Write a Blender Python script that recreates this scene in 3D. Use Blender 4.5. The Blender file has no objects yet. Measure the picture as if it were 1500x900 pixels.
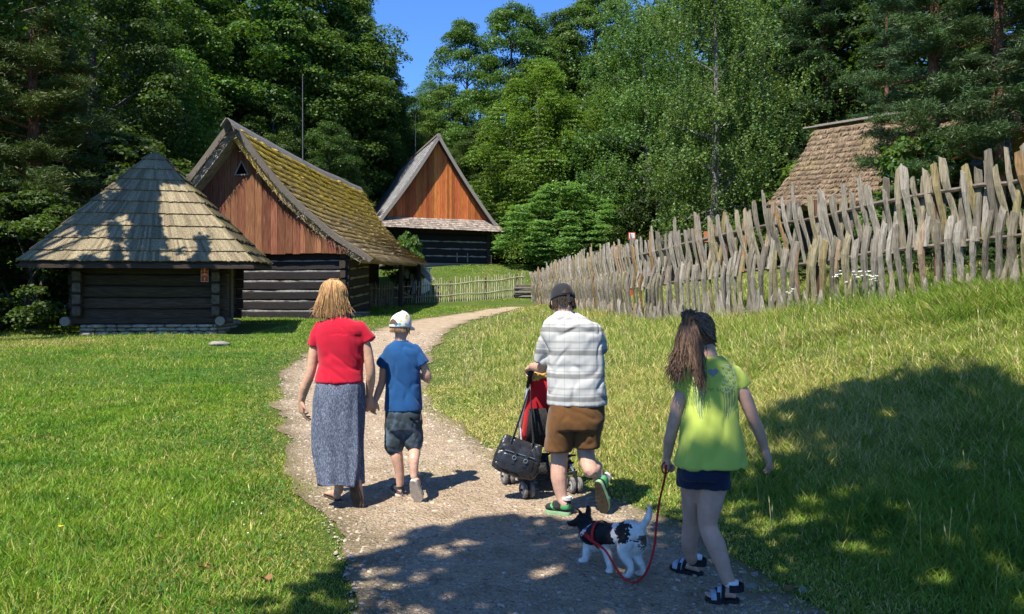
import bpy, math, random
import numpy as np
from mathutils import Vector, Matrix, noise as mnoise
from mathutils.bvhtree import BVHTree

scene = bpy.context.scene
COL = scene.collection
R = math.radians
F_PX, CX, CY, EYE = 1150.0, 750.0, 450.0, 1.6      # focal length in photo pixels, image centre, eye height


def P(px, py, d):
    """photo pixel at depth d (metres) -> point in the world"""
    return ((px - CX) / F_PX * d, d, EYE + (CY - py) / F_PX * d)


# ------------------------------------------------------------------ objects
def tag(o, label=None, cat=None, group=None, kind=None):
    if label: o['label'] = label
    if cat: o['category'] = cat
    if group: o['group'] = group
    if kind: o['kind'] = kind
    return o


def empty(name, loc=(0, 0, 0), rz=0.0, label=None, cat=None, group=None):
    o = bpy.data.objects.new(name, None)
    o.location = loc
    o.rotation_euler = (0, 0, rz)
    o.empty_display_size = 0.2
    COL.objects.link(o)
    return tag(o, label, cat, group)


def link(name, me, parent=None):
    o = bpy.data.objects.new(name, me)
    COL.objects.link(o)
    if parent is not None:
        o.parent = parent
    return o


def mesh_np(name, V, faces, mats, parent=None, smooth=False, midx=None, attrs=None, link_it=True):
    """faces: list of int arrays (n,k), joined in order"""
    V = np.ascontiguousarray(V, dtype=np.float32)
    if isinstance(faces, np.ndarray):
        faces = [faces]
    faces = [np.asarray(f, dtype=np.int32) for f in faces if len(f)]
    me = bpy.data.meshes.new(name)
    nl = sum(f.size for f in faces)
    nf = sum(len(f) for f in faces)
    me.vertices.add(len(V)); me.vertices.foreach_set('co', V.ravel())
    me.loops.add(nl); me.polygons.add(nf)
    me.loops.foreach_set('vertex_index', np.concatenate([f.ravel() for f in faces]))
    tot = np.concatenate([np.full(len(f), f.shape[1], np.int32) for f in faces])
    st = np.concatenate(([0], np.cumsum(tot)[:-1])).astype(np.int32)
    me.polygons.foreach_set('loop_start', st)
    me.polygons.foreach_set('loop_total', tot)
    if smooth:
        me.polygons.foreach_set('use_smooth', np.ones(nf, bool))
    if midx is not None:
        me.polygons.foreach_set('material_index', np.asarray(midx, np.int32))
    for k, a in (attrs or {}).items():
        at = me.attributes.new(k, 'FLOAT', 'POINT')
        at.data.foreach_set('value', np.asarray(a, np.float32))
    me.update(calc_edges=True)
    for m in (mats if isinstance(mats, (list, tuple)) else [mats]):
        me.materials.append(m)
    if not link_it:
        return me
    return link(name, me, parent)


class MB:
    """collects simple solids, builds them as ONE mesh object"""
    def __init__(self):
        self.v = []; self.f = []; self.m = []

    def add(self, vs, fs, m=0):
        b = len(self.v)
        self.v += [tuple(p) for p in vs]
        self.f += [tuple(i + b for i in f) for f in fs]
        self.m += [m] * len(fs)

    def box(self, c, s, rot=None, m=0):
        x, y, z = s[0] / 2, s[1] / 2, s[2] / 2
        M = rot.to_3x3() if rot is not None else Matrix.Identity(3)
        vs = [M @ Vector((a * x, b * y, d * z)) + Vector(c) for d in (-1, 1) for b in (-1, 1) for a in (-1, 1)]
        self.add(vs, [(0, 2, 3, 1), (4, 5, 7, 6), (0, 1, 5, 4), (2, 6, 7, 3), (0, 4, 6, 2), (1, 3, 7, 5)], m)

    def bar(self, p0, p1, w, h=None, m=0, up=(0, 0, 1), cut=0.0):
        """rectangular bar, chamfered section when cut>0"""
        h = h or w
        p0, p1 = Vector(p0), Vector(p1)
        d = (p1 - p0).normalized()
        s = d.cross(Vector(up))
        if s.length < 1e-4: s = d.cross(Vector((0, 1, 0)))
        s.normalize(); u = s.cross(d)
        if cut > 0:
            c = cut
            sec = [(-w/2 + c, -h/2), (w/2 - c, -h/2), (w/2, -h/2 + c), (w/2, h/2 - c), (w/2 - c, h/2), (-w/2 + c, h/2), (-w/2, h/2 - c), (-w/2, -h/2 + c)]
        else:
            sec = [(-w/2, -h/2), (w/2, -h/2), (w/2, h/2), (-w/2, h/2)]
        n = len(sec)
        vs = [p + s * a + u * b for p in (p0, p1) for a, b in sec]
        fs = [(i, (i + 1) % n, n + (i + 1) % n, n + i) for i in range(n)] + [tuple(range(n))[::-1], tuple(range(n, 2 * n))]
        self.add(vs, fs, m)

    def tube(self, pts, rad, n=8, m=0, cap=True, flat=1.0, up=(0.013, 0.02, 1)):
        pts = [Vector(p) for p in pts]
        k = len(pts)
        if not hasattr(rad, '__len__'): rad = [rad] * k
        vs = []; prev = None
        for i, p in enumerate(pts):
            d = (pts[min(i + 1, k - 1)] - pts[max(i - 1, 0)])
            d = d.normalized() if d.length > 1e-9 else Vector((0, 0, 1))
            if prev is None:
                s = d.cross(Vector(up))
                if s.length < .2: s = d.cross(Vector((0, 1, 0)))
            else:
                s = prev - d * prev.dot(d)
            s.normalize(); prev = s; u = s.cross(d)
            for j in range(n):
                a = 2 * math.pi * j / n
                vs.append(p + s * math.cos(a) * rad[i] + u * math.sin(a) * rad[i] * flat)
        fs = [(i * n + j, i * n + (j + 1) % n, (i + 1) * n + (j + 1) % n, (i + 1) * n + j) for i in range(k - 1) for j in range(n)]
        if cap:
            fs += [tuple(range(n))[::-1], tuple(range((k - 1) * n, k * n))]
        self.add(vs, fs, m)

    def rings(self, rings, m=0, cap=True):
        n = len(rings[0]); k = len(rings)
        vs = [p for r in rings for p in r]
        fs = [(i * n + j, i * n + (j + 1) % n, (i + 1) * n + (j + 1) % n, (i + 1) * n + j) for i in range(k - 1) for j in range(n)]
        if cap: fs += [tuple(range(n))[::-1], tuple(range((k - 1) * n, k * n))]
        self.add(vs, fs, m)

    def ball(self, c, r, nu=12, nv=8, rot=None, m=0):
        if not hasattr(r, '__len__'): r = (r, r, r)
        M = rot.to_3x3() if rot is not None else Matrix.Identity(3)
        rs = []
        for i in range(nv + 1):
            t = math.pi * (i / nv * 0.96 + 0.02)
            rs.append([M @ Vector((r[0] * math.sin(t) * math.cos(2 * math.pi * j / nu), r[1] * math.sin(t) * math.sin(2 * math.pi * j / nu), -r[2] * math.cos(t))) + Vector(c) for j in range(nu)])
        self.rings(rs, m)

    def disc_ring(self, c, axis, r_out, r_in, w, n=24, m=0):
        """a tyre-like ring around axis"""
        a = Vector(axis).normalized()
        s = a.cross(Vector((0, 0, 1)))
        if s.length < 1e-3: s = Vector((1, 0, 0))
        s.normalize(); u = a.cross(s); c = Vector(c)
        prof = [(r_in, -w/2), (r_out - w*.2, -w/2), (r_out, -w*.25), (r_out, w*.25), (r_out - w*.2, w/2), (r_in, w/2)]
        k = len(prof); vs = []
        for j in range(n):
            t = 2 * math.pi * j / n
            e = s * math.cos(t) + u * math.sin(t)
            vs += [c + e * r + a * z for r, z in prof]
        fs = [(j*k + i, j*k + (i+1) % k, ((j+1) % n)*k + (i+1) % k, ((j+1) % n)*k + i) for j in range(n) for i in range(k)]
        self.add(vs, fs, m)

    def build(self, name, mats, parent=None, smooth=False, bevel=0.0, local=False):
        """local: coordinates already in the parent's frame; otherwise world, parent unrotated"""
        me = bpy.data.meshes.new(name)
        v = self.v
        if parent is not None and not local:
            inv = Matrix.LocRotScale(parent.location, parent.rotation_euler, None).inverted()
            v = [inv @ Vector(p) for p in v]
        me.from_pydata([tuple(p) for p in v], [], self.f)
        for m in (mats if isinstance(mats, (list, tuple)) else [mats]):
            me.materials.append(m)
        me.polygons.foreach_set('material_index', self.m)
        if smooth:
            me.polygons.foreach_set('use_smooth', [True] * len(me.polygons))
        me.update()
        o = link(name, me, parent)
        if bevel:
            b = o.modifiers.new('bevel', 'BEVEL'); b.width = bevel; b.segments = 2; b.limit_method = 'ANGLE'
        return o


# ------------------------------------------------------------------ materials
class NT:
    def __init__(self, name):
        self.mat = bpy.data.materials.new(name)
        self.mat.use_nodes = True
        self.t = self.mat.node_tree
        self.b = self.t.nodes['Principled BSDF']
        self.out = self.t.nodes['Material Output']

    def n(self, typ, **kw):
        nd = self.t.nodes.new('ShaderNode' + typ)
        for k, v in kw.items():
            if k.startswith('i_'):
                key = k[2:].replace('_', ' ')
                self.put(nd, key, v)
            elif k.startswith('x'):
                self.put(nd, int(k[1:]), v)
            else:
                setattr(nd, k, v)
        return nd

    def put(self, nd, key, v):
        s = nd.inputs[key]
        if isinstance(v, bpy.types.NodeSocket): self.t.links.new(v, s)
        elif isinstance(v, bpy.types.Node): self.t.links.new(v.outputs[0], s)
        else: s.default_value = v

    def ramp(self, fac, stops, interp='LINEAR'):
        r = self.n('ValToRGB'); self.put(r, 0, fac)
        cr = r.color_ramp; cr.interpolation = interp
        while len(cr.elements) < len(stops): cr.elements.new(0.5)
        for e, (p, c) in zip(cr.elements, stops):
            e.position = p
            e.color = tuple(c) + (1,) if hasattr(c, '__len__') and len(c) == 3 else ((c, c, c, 1) if not hasattr(c, '__len__') else c)
        return r.outputs[0]

    def coord(self, scale=(1, 1, 1), kind='Object', rot=(0, 0, 0)):
        tc = self.n('TexCoord')
        mp = self.n('Mapping'); self.put(mp, 0, tc.outputs[kind]); mp.inputs['Scale'].default_value = scale
        mp.inputs['Rotation'].default_value = rot
        return mp.outputs[0]

    def noise(self, vec, scale=5, detail=5, rough=.6, dist=0.0):
        nd = self.n('TexNoise'); self.put(nd, 'Vector', vec)
        nd.inputs['Scale'].default_value = scale; nd.inputs['Detail'].default_value = detail
        nd.inputs['Roughness'].default_value = rough; nd.inputs['Distortion'].default_value = dist
        return nd.outputs[0]

    def mix(self, fac, a, b, mode='MIX'):
        nd = self.n('Mix', data_type='RGBA', blend_type=mode)
        self.put(nd, 0, fac); 
        for k, v in ((6, a), (7, b)):
            if hasattr(v, '__len__') and len(v) == 3: v = tuple(v) + (1,)
            self.put(nd, k, v)
        return nd.outputs[2]

    def math(self, op, a, b=0.0, clamp=False):
        nd = self.n('Math', operation=op, use_clamp=clamp); self.put(nd, 0, a); self.put(nd, 1, b)
        return nd.outputs[0]

    def vary(self, col, src, amount, hue=0.0):
        """value (and a little hue) variation from a 0..1 random socket"""
        nd = self.n('HueSaturation')
        mr = self.n('MapRange'); self.put(mr, 0, src)
        mr.inputs['To Min'].default_value = 1 - amount; mr.inputs['To Max'].default_value = 1 + amount
        self.put(nd, 'Value', mr.outputs[0])
        if hue:
            m2 = self.n('MapRange'); w = self.math('FRACT', self.math('MULTIPLY', src, 7.31)); self.put(m2, 0, w)
            m2.inputs['To Min'].default_value = .5 - hue; m2.inputs['To Max'].default_value = .5 + hue
            self.put(nd, 'Hue', m2.outputs[0])
        self.put(nd, 'Color', col)
        return nd.outputs[0]

    def island(self):
        return self.n('NewGeometry').outputs['Random Per Island']

    def objrand(self):
        return self.n('ObjectInfo').outputs['Random']

    def bump(self, h, strength=.3, dist=.01):
        nd = self.n('Bump'); self.put(nd, 'Height', h)
        nd.inputs['Strength'].default_value = strength; nd.inputs['Distance'].default_value = dist
        self.t.links.new(nd.outputs[0], self.b.inputs['Normal'])

    def done(self, col=None, rough=.8, spec=.25, **kw):
        if col is not None:
            if hasattr(col, '__len__') and len(col) == 3: col = tuple(col) + (1,)
            self.put(self.b, 'Base Color', col)
        self.put(self.b, 'Roughness', rough)
        self.put(self.b, 'Specular IOR Level', spec)
        for k, v in kw.items():
            self.put(self.b, k.replace('_', ' '), v)
        return self.mat


def nmat(name, stops, scale=(1, 1, 1), ns=5, det=6, rough=.8, spec=.25, bump=.3, bs=40, bscale=None, bdist=.01, isl=0.0, obj=0.0, hue=0.0, dist=0.0, **kw):
    t = NT(name)
    v = t.coord(scale)
    c = t.ramp(t.noise(v, ns, det, .62, dist), stops)
    if isl: c = t.vary(c, t.island(), isl, hue)
    if obj: c = t.vary(c, t.objrand(), obj, hue)
    if bump:
        vb = t.coord(bscale or scale)
        t.bump(t.noise(vb, bs, 4, .6), bump, bdist)
    return t.done(c, rough, spec, **kw)


# ------------------------------------------------------------------ noise on arrays
_rs = np.random.RandomState(7)
_T = _rs.rand(64, 64)


def vnoise(x, y, seed=0):
    x = np.asarray(x, float) + seed * 17.13; y = np.asarray(y, float) + seed * 5.71
    xi = np.floor(x).astype(int); yi = np.floor(y).astype(int)
    fx = x - xi; fy = y - yi
    fx = fx * fx * (3 - 2 * fx); fy = fy * fy * (3 - 2 * fy)
    g = lambda a, b: _T[a % 64, b % 64]
    return (g(xi, yi) * (1 - fx) + g(xi + 1, yi) * fx) * (1 - fy) + (g(xi, yi + 1) * (1 - fx) + g(xi + 1, yi + 1) * fx) * fy


def fbm(x, y, seed=0, o=3):
    r = 0; a = .5; f = 1.0
    for i in range(o):
        r = r + a * vnoise(np.asarray(x) * f, np.asarray(y) * f, seed + i * 3); a *= .5; f *= 2.1
    return r / (1 - .5 ** o)


def sstep(a, b, x):
    t = np.clip((np.asarray(x, float) - a) / (b - a), 0, 1)
    return t * t * (3 - 2 * t)


# ------------------------------------------------------------------ terrain
PATH_Y = np.array([-12, -4, 0.0, 3.2, 4.1, 5.2, 6.3, 7.0, 8.5, 10.8, 13.2, 16.7, 21, 24.9, 28.4, 33, 38, 42, 47, 56])
PATH_L = np.array([-1.8, -1.0, -.7, -.72, -.85, -1.2, -1.65, -1.95, -2.45, -3.2, -3.9, -4.4, -4.45, -4.2, -3.5, -2.2, -.75, .9, 3.8, 10])
PATH_R = np.array([2.8, 2.4, 2.2, 1.9, 1.6, 1.25, .72, .1, -.5, -1.15, -1.5, -1.75, -1.95, -1.85, -1.4, -.55, .55, 2.3, 5.2, 11.4])


def path_l(y): return np.interp(y, PATH_Y, PATH_L)
def path_r(y): return np.interp(y, PATH_Y, PATH_R)


def H(x, y):
    x = np.asarray(x, float); y = np.asarray(y, float)
    z = .045 * np.clip(y - 3.8, 0, None)
    far = np.where(x < 6, 1.0, np.clip(1 - (x - 6) / 10, 0.25, 1))
    z = z + .235 * np.clip(np.minimum(y, 50.5) - 41.3, 0, None) * far
    z = z + .33 * np.clip(y - 57, 0, 75)
    d = np.clip(x - path_r(y), 0, None)
    q = np.minimum(d, 8.6)
    bank = .0205 * q * q + .10 * np.clip(d - 8.6, 0, 40)
    z = z + bank * (1 - sstep(34, 46, y) * .75)
    l = np.clip(path_l(y) - x, 0, None)
    z = z + .006 * np.minimum(l, 12) + .16 * np.clip(l - 17, 0, 60)
    z = z + (fbm(x / 3.1, y / 3.1, 2) - .5) * .10 * sstep(.1, 2.0, np.maximum(d, l))
    z = z + (fbm(x / 2.6, y / 2.6, 5, 2) - .5) * .02
    return z


def Hs(x, y): return float(H(x, y))


def at(px, py, d0=2.0, d1=120.0):
    """where the ray through a photo pixel meets the ground"""
    d = np.linspace(d0, d1, 6000)
    x = (px - CX) / F_PX * d; z = EYE + (CY - py) / F_PX * d
    i = np.argmax(z < H(x, d))
    return float(x[i]), float(d[i]), float(H(x[i], d[i]))
# ------------------------------------------------------------------ ground and path
def make_ground():
    def axis(lo, hi, fine_lo, fine_hi, step):
        a = list(np.arange(fine_lo, fine_hi, step))
        s = step; v = fine_hi
        while v < hi: a.append(v); s *= 1.12; v += s
        a.append(hi)
        s = step; v = fine_lo - step
        while v > lo: a.insert(0, v); s *= 1.12; v -= s
        a.insert(0, lo)
        return np.array(a)
    xs = axis(-260, 260, -9, 9, .25); ys = axis(-60, 420, 2, 30, .25)
    X, Y = np.meshgrid(xs, ys)
    Z = H(X, Y)
    V = np.stack([X.ravel(), Y.ravel(), Z.ravel()], 1)
    nx, ny = len(xs), len(ys)
    i = (np.arange(ny - 1)[:, None] * nx + np.arange(nx - 1)[None, :]).ravel()
    Fq = np.stack([i, i + 1, i + nx + 1, i + nx], 1)
    t = NT('meadow_soil')
    v = t.coord()
    c = t.ramp(t.noise(v, .7, 6, .65), [(.3, (.035, .075, .012)), (.5, (.06, .10, .018)), (.62, (.10, .115, .03)), (.75, (.14, .12, .05))])
    c2 = t.ramp(t.noise(v, 14, 6, .7), [(.3, (.02, .035, .008)), (.55, (.07, .10, .02)), (.75, (.16, .14, .06))])
    t.bump(t.noise(v, 30, 6, .7), .8, .03)
    m = t.done(t.mix(.5, c, c2), .95, .1)
    o = mesh_np('ground', V, Fq, m, smooth=True)
    tag(o, kind='structure')


def make_path():
    ys = np.concatenate([np.arange(-6, 14, .1), np.arange(14, 39.5, .25)])
    nx = 28
    V = []
    for y in ys:
        a = float(path_l(y)) + (float(fbm(y * 1.7, 3.1, 1)) - .5) * .5 * min(1.6, .5 + y / 20) + (float(fbm(y * 5, 1.1, 4)) - .5) * .07
        b = float(path_r(y)) + (float(fbm(y * 1.5, 9.1, 6)) - .5) * .5 * min(1.6, .5 + y / 20) + (float(fbm(y * 5, 5.1, 8)) - .5) * .07
        for k in range(nx):
            s = k / (nx - 1)
            x = a + (b - a) * s
            V.append((x, y, 0))
    V = np.array(V)
    V[:, 2] = H(V[:, 0], V[:, 1]) + .014
    n = len(ys)
    i = (np.arange(n - 1)[:, None] * nx + np.arange(nx - 1)[None, :]).ravel()
    Fq = np.stack([i, i + 1, i + nx + 1, i + nx], 1)
    t = NT('gravel_path')
    v = t.coord()
    big = t.noise(v, .9, 5, .6)
    col = t.ramp(big, [(.3, (.37, .285, .195)), (.5, (.48, .38, .275)), (.7, (.56, .465, .35))])
    spk = t.ramp(t.noise(v, 75, 3, .7), [(.33, (.14, .105, .07)), (.47, (.40, .315, .225)), (.66, (.52, .425, .32)), (.8, (.68, .60, .49))])
    c = t.mix(.6, col, spk)
    vo = t.n('TexVoronoi'); t.put(vo, 'Vector', v); vo.inputs['Scale'].default_value = 36
    peb = t.ramp(vo.outputs['Distance'], [(.0, 1), (.35, .55), (.6, 0)])
    c = t.mix(t.math('MULTIPLY', t.ramp(t.noise(v, 2.6, 4), [(.48, 0), (.66, 1)]), .35), c, t.vary((.5, .43, .35, 1), vo.outputs['Color'], .5))
    # worn earth: darker, with scraps of moss
    c = t.mix(t.math('MULTIPLY', t.ramp(t.noise(v, 1.9, 8, .75), [(.57, 0), (.72, 1)]), .45), c, (.15, .13, .055))
    h = t.math('ADD', t.math('MULTIPLY', peb, .6), t.noise(v, 60, 5, .7))
    t.bump(t.math('ADD', h, t.math('MULTIPLY', t.noise(v, 9, 6, .7), 1.2)), 1.0, .024)
    ed = t.n('Attribute'); ed.attribute_name = 'edge'
    # scuffed darker earth and pale dust in irregular patches
    c = t.mix(1.0, c, t.ramp(t.noise(v, 4.5, 9, .78, .4), [(.30, (.62, .58, .52)), (.45, (.88, .84, .80)), (.58, (1.04, 1.03, 1.0)), (.72, (1.28, 1.26, 1.22))]), 'MULTIPLY')
    c = t.mix(1.0, c, t.ramp(t.noise(v, 24, 8, .8), [(.32, (.45, .42, .38)), (.46, (.95, .94, .92)), (.6, (1.08, 1.08, 1.06)), (.75, (1.3, 1.28, 1.25))]), 'MULTIPLY')
    # towards its margins the path is bare brown soil with little gravel
    k = t.math('MULTIPLY', t.math('ADD', ed.outputs['Fac'], t.math('MULTIPLY', t.math('SUBTRACT', t.noise(v, 3.2, 6, .7), .5), 1.3)), .85, True)
    c = t.mix(k, c, t.ramp(t.noise(v, 11, 7, .7), [(.3, (.085, .075, .035)), (.6, (.19, .155, .085)), (.8, (.30, .25, .16))]))
    m = t.done(c, .95, .12)
    w_ = np.tile(np.abs(np.linspace(-1, 1, nx)), n)
    o = mesh_np('path', V, Fq, m, smooth=True, attrs={'edge': np.clip((w_ - .66) / .34, 0, 1)})
    tag(o, kind='structure')


def make_gravel():
    """loose stones lying on the path, nobody could count them"""
    rng = np.random.RandomState(11)
    n = 22000
    y = 3.2 + 20 * rng.rand(n) ** 2.2
    s = rng.rand(n)
    # tyre tracks and edges gather the gravel
    s = np.where(rng.rand(n) < .2, rng.choice([.12, .88], n) + rng.normal(0, .05, n), s)
    x = path_l(y) + (path_r(y) - path_l(y)) * s
    r = (.0022 + .010 * rng.rand(n) ** 6 + .004 * rng.rand(n)) * (1 + y / 20)
    base = np.array([(1, 0, 0), (0, 1, 0), (-1, 0, 0), (0, -1, 0), (.55, .55, .6), (-.55, .55, .6), (-.55, -.55, .55), (.55, -.55, .6)], float)
    fb = np.array([(0, 1, 5, 4), (1, 2, 6, 5), (2, 3, 7, 6), (3, 0, 4, 7), (4, 5, 6, 7)])
    a = rng.rand(n) * 6.28
    sc = np.stack([r * (1 + rng.rand(n)), r * (.8 + .5 * rng.rand(n)), r * (.7 + .5 * rng.rand(n))], 1)
    B = base[None] * sc[:, None, :] * (1 + .35 * (rng.rand(n, 8, 1) - .5))
    ca, sa = np.cos(a)[:, None], np.sin(a)[:, None]
    X = B[..., 0] * ca - B[..., 1] * sa + x[:, None]
    Y = B[..., 0] * sa + B[..., 1] * ca + y[:, None]
    Z = B[..., 2] + (H(x, y) + .012)[:, None]
    V = np.stack([X, Y, Z], 2).reshape(-1, 3)
    Fq = (np.arange(n)[:, None, None] * 8 + fb[None]).reshape(-1, 4)
    m = nmat('pebble', [(.3, (.20, .16, .12)), (.7, (.38, .32, .25))], ns=30, isl=.45, hue=.02, bump=.2, bs=90)
    tag(mesh_np('gravel', V, Fq, m), kind='stuff')


def lumpy_stone(name, c, s, seed, m, parent=None, flat=.5):
    rng = random.Random(seed)
    b = MB(); nu, nv = 14, 9
    off = Vector((rng.random() * 50, rng.random() * 50, rng.random() * 50))
    rs = []
    for i in range(nv + 1):
        t = math.pi * (i / nv * .98 + .01)
        ring = []
        for j in range(nu):
            d = Vector((math.sin(t) * math.cos(2*math.pi*j/nu), math.sin(t) * math.sin(2*math.pi*j/nu), -math.cos(t)))
            k = 1 + .45 * mnoise.noise(d * 1.5 + off) + .15 * mnoise.noise(d * 4 + off)
            ring.append((c[0] + d.x * k * s[0], c[1] + d.y * k * s[1], c[2] + d.z * k * s[2]))
        rs.append(ring)
    b.rings(rs)
    return b.build(name, m, parent, smooth=True)


make_ground(); make_path(); make_gravel()
M_stone = nmat('field_stone', [(.25, (.14, .12, .095)), (.5, (.30, .265, .215)), (.75, (.44, .395, .33))], ns=9, det=8, bump=.6, bs=22, bdist=.02, isl=.25)
M_stone_dull = nmat('grey_field_stone', [(.25, (.10, .09, .075)), (.5, (.22, .20, .17)), (.75, (.34, .31, .265))], ns=9, det=8, bump=.6, bs=22, bdist=.02)
for (px, py, s, lab) in [(322, 507, .24, 'flat pale stone lying in the grass before the hut with the pyramid roof'),
                         (1100, 862, .05, 'small grey stone at the path edge just right of the girl'),
                         (1172, 868, .045, 'small stone in the grass edge at the lower right end of the path'),
                         (966, 845, .035, 'fist-sized stone on the path between the dog and the girl'),
                         (765, 826, .028, 'little stone on the shaded path left of the dog'),
                         (640, 800, .025, 'little stone on the path in front of the boy, near the shade line')]:
    x, y, z = at(px, py)
    tag(lumpy_stone('stone', (x, y, z + s * .12), (s, s * .7, s * .38), int(px), M_stone_dull), lab, 'stone')

# ------------------------------------------------------------------ camera, sky, sun
SUN = Vector((-.36, -.50, .98)).normalized()       # from the scene towards the sun
SUN_EL = math.asin(SUN.z)


def make_light():
    cam = bpy.data.cameras.new('camera'); co = bpy.data.objects.new('camera', cam); COL.objects.link(co)
    co.location = (0, 0, EYE); co.rotation_euler = (R(90), 0, 0)
    cam.sensor_width = 36; cam.lens = 36 * F_PX / 1500; cam.clip_end = 2000; cam.clip_start = .05
    scene.camera = co
    w = bpy.data.worlds.new('World'); scene.world = w; w.use_nodes = True
    nt = w.node_tree
    sky = nt.nodes.new('ShaderNodeTexSky'); sky.sky_type = 'NISHITA'; sky.sun_disc = False
    sky.sun_elevation = SUN_EL
    sky.sun_rotation = math.atan2(SUN.x, SUN.y)
    sky.air_density = 1.0; sky.dust_density = .2; sky.ozone_density = 3.0; sky.altitude = 400
    bg = nt.nodes['Background']; bg.inputs['Strength'].default_value = SKY_STRENGTH
    tint = nt.nodes.new('ShaderNodeMix'); tint.data_type = 'RGBA'; tint.blend_type = 'MULTIPLY'; tint.inputs[0].default_value = 1
    tint.inputs[7].default_value = (.52, .83, 1.26, 1)
    nt.links.new(sky.outputs[0], tint.inputs[6]); nt.links.new(tint.outputs[2], bg.inputs[0])
    l = bpy.data.lights.new('sun', 'SUN'); l.energy = SUN_STRENGTH; l.angle = R(.53); l.color = (1, .93, .81)
    lo = bpy.data.objects.new('sun', l); COL.objects.link(lo)
    lo.rotation_euler = SUN.to_track_quat('Z', 'Y').to_euler()
    lo.location = (-10, -14, 30)
    v = scene.view_settings
    v.view_transform = 'Standard'; v.look = 'None'; v.gamma = 1; v.exposure = EXPOSURE; v.use_curve_mapping = False
    c = scene.cycles
    c.max_bounces = 5; c.diffuse_bounces = 3; c.glossy_bounces = 2; c.transmission_bounces = 3; c.transparent_max_bounces = 4
    c.use_denoising = True
    c.sample_clamp_indirect = 4
    c.use_adaptive_sampling = True; c.adaptive_threshold = .015


SUN_STRENGTH, SKY_STRENGTH, EXPOSURE = 5.0, .105, 0.98
make_light()
# ------------------------------------------------------------------ wood, thatch and stone
def wood(name, stops, axis='z', isl=.25, rough=.85, ns=6, bump=.5, hue=.012):
    s = {'z': (9, 9, .5), 'x': (.5, 9, 9), 'y': (9, .5, 9)}[axis]
    s2 = {'z': (5, 5, .16), 'x': (.16, 5, 5), 'y': (5, .16, 5)}[axis]
    return nmat(name, stops, scale=s, ns=ns, det=8, rough=rough, isl=isl, hue=hue, bump=bump, bs=9, bscale=s2, bdist=.012, spec=.15)


M_log_old = wood('old_dark_logs', [(.3, (.022, .016, .012)), (.55, (.055, .042, .032)), (.75, (.11, .09, .07))], 'x')
M_log_old_y = wood('old_dark_logs_side', [(.3, (.022, .016, .012)), (.55, (.055, .042, .032)), (.75, (.11, .09, .07))], 'y')
M_log_end = nmat('log_end_grain', [(.3, (.045, .036, .027)), (.7, (.13, .105, .08))], ns=12, isl=.3, bump=.3)
M_log_tar = wood('tarred_logs', [(.3, (.012, .010, .012)), (.6, (.030, .026, .028)), (.8, (.065, .058, .055))], 'x')
M_log_tar_y = wood('tarred_logs_side', [(.3, (.016, .013, .012)), (.6, (.045, .038, .032)), (.8, (.09, .078, .06))], 'y')
M_chink = nmat('clay_chinking', [(.35, (.17, .17, .165)), (.7, (.36, .35, .33))], ns=8, bump=.4, bs=20)
M_shingle = wood('weathered_shingles', [(.2, (.055, .044, .027)), (.45, (.175, .142, .086)), (.7, (.31, .255, .16)), (.85, (.41, .345, .23))], 'z', isl=.34, ns=4)
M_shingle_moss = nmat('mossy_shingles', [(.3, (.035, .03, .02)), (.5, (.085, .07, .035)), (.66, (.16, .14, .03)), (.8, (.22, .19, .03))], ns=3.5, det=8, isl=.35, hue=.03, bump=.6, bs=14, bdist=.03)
M_board_red = wood('red_brown_boards', [(.22, (.06, .024, .014)), (.5, (.19, .075, .040)), (.72, (.29, .145, .085)), (.88, (.36, .24, .165))], 'z', isl=.38, ns=4)
M_board_orange = wood('orange_boards', [(.2, (.11, .030, .014)), (.5, (.42, .115, .035)), (.75, (.56, .19, .06)), (.9, (.62, .31, .14))], 'z', isl=.36, ns=4)
M_grey_wood = wood('grey_weathered_wood', [(.25, (.10, .09, .078)), (.55, (.24, .22, .19)), (.8, (.40, .37, .32))], 'y', isl=.2)
M_verge = wood('brown_grey_verge', [(.25, (.05, .043, .036)), (.55, (.15, .13, .105)), (.8, (.30, .27, .22))], 'y', isl=.2)
M_slate = nmat('grey_slate_shingles', [(.3, (.16, .16, .16)), (.6, (.30, .30, .295)), (.8, (.42, .42, .41))], ns=6, det=8, isl=.25, bump=.4, bs=20)
M_black = NT('opening_shade').done((.006, .005, .005), .95, .05)  # flat black stands in for the shade inside vent and shed opening
M_iron = nmat('dull_iron', [(.4, (.10, .10, .10)), (.7, (.18, .17, .16))], ns=20, bump=.1, rough=.5, Metallic=.7)


def lerp(a, b, t): return Vector(a) * (1 - t) + Vector(b) * t


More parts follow.
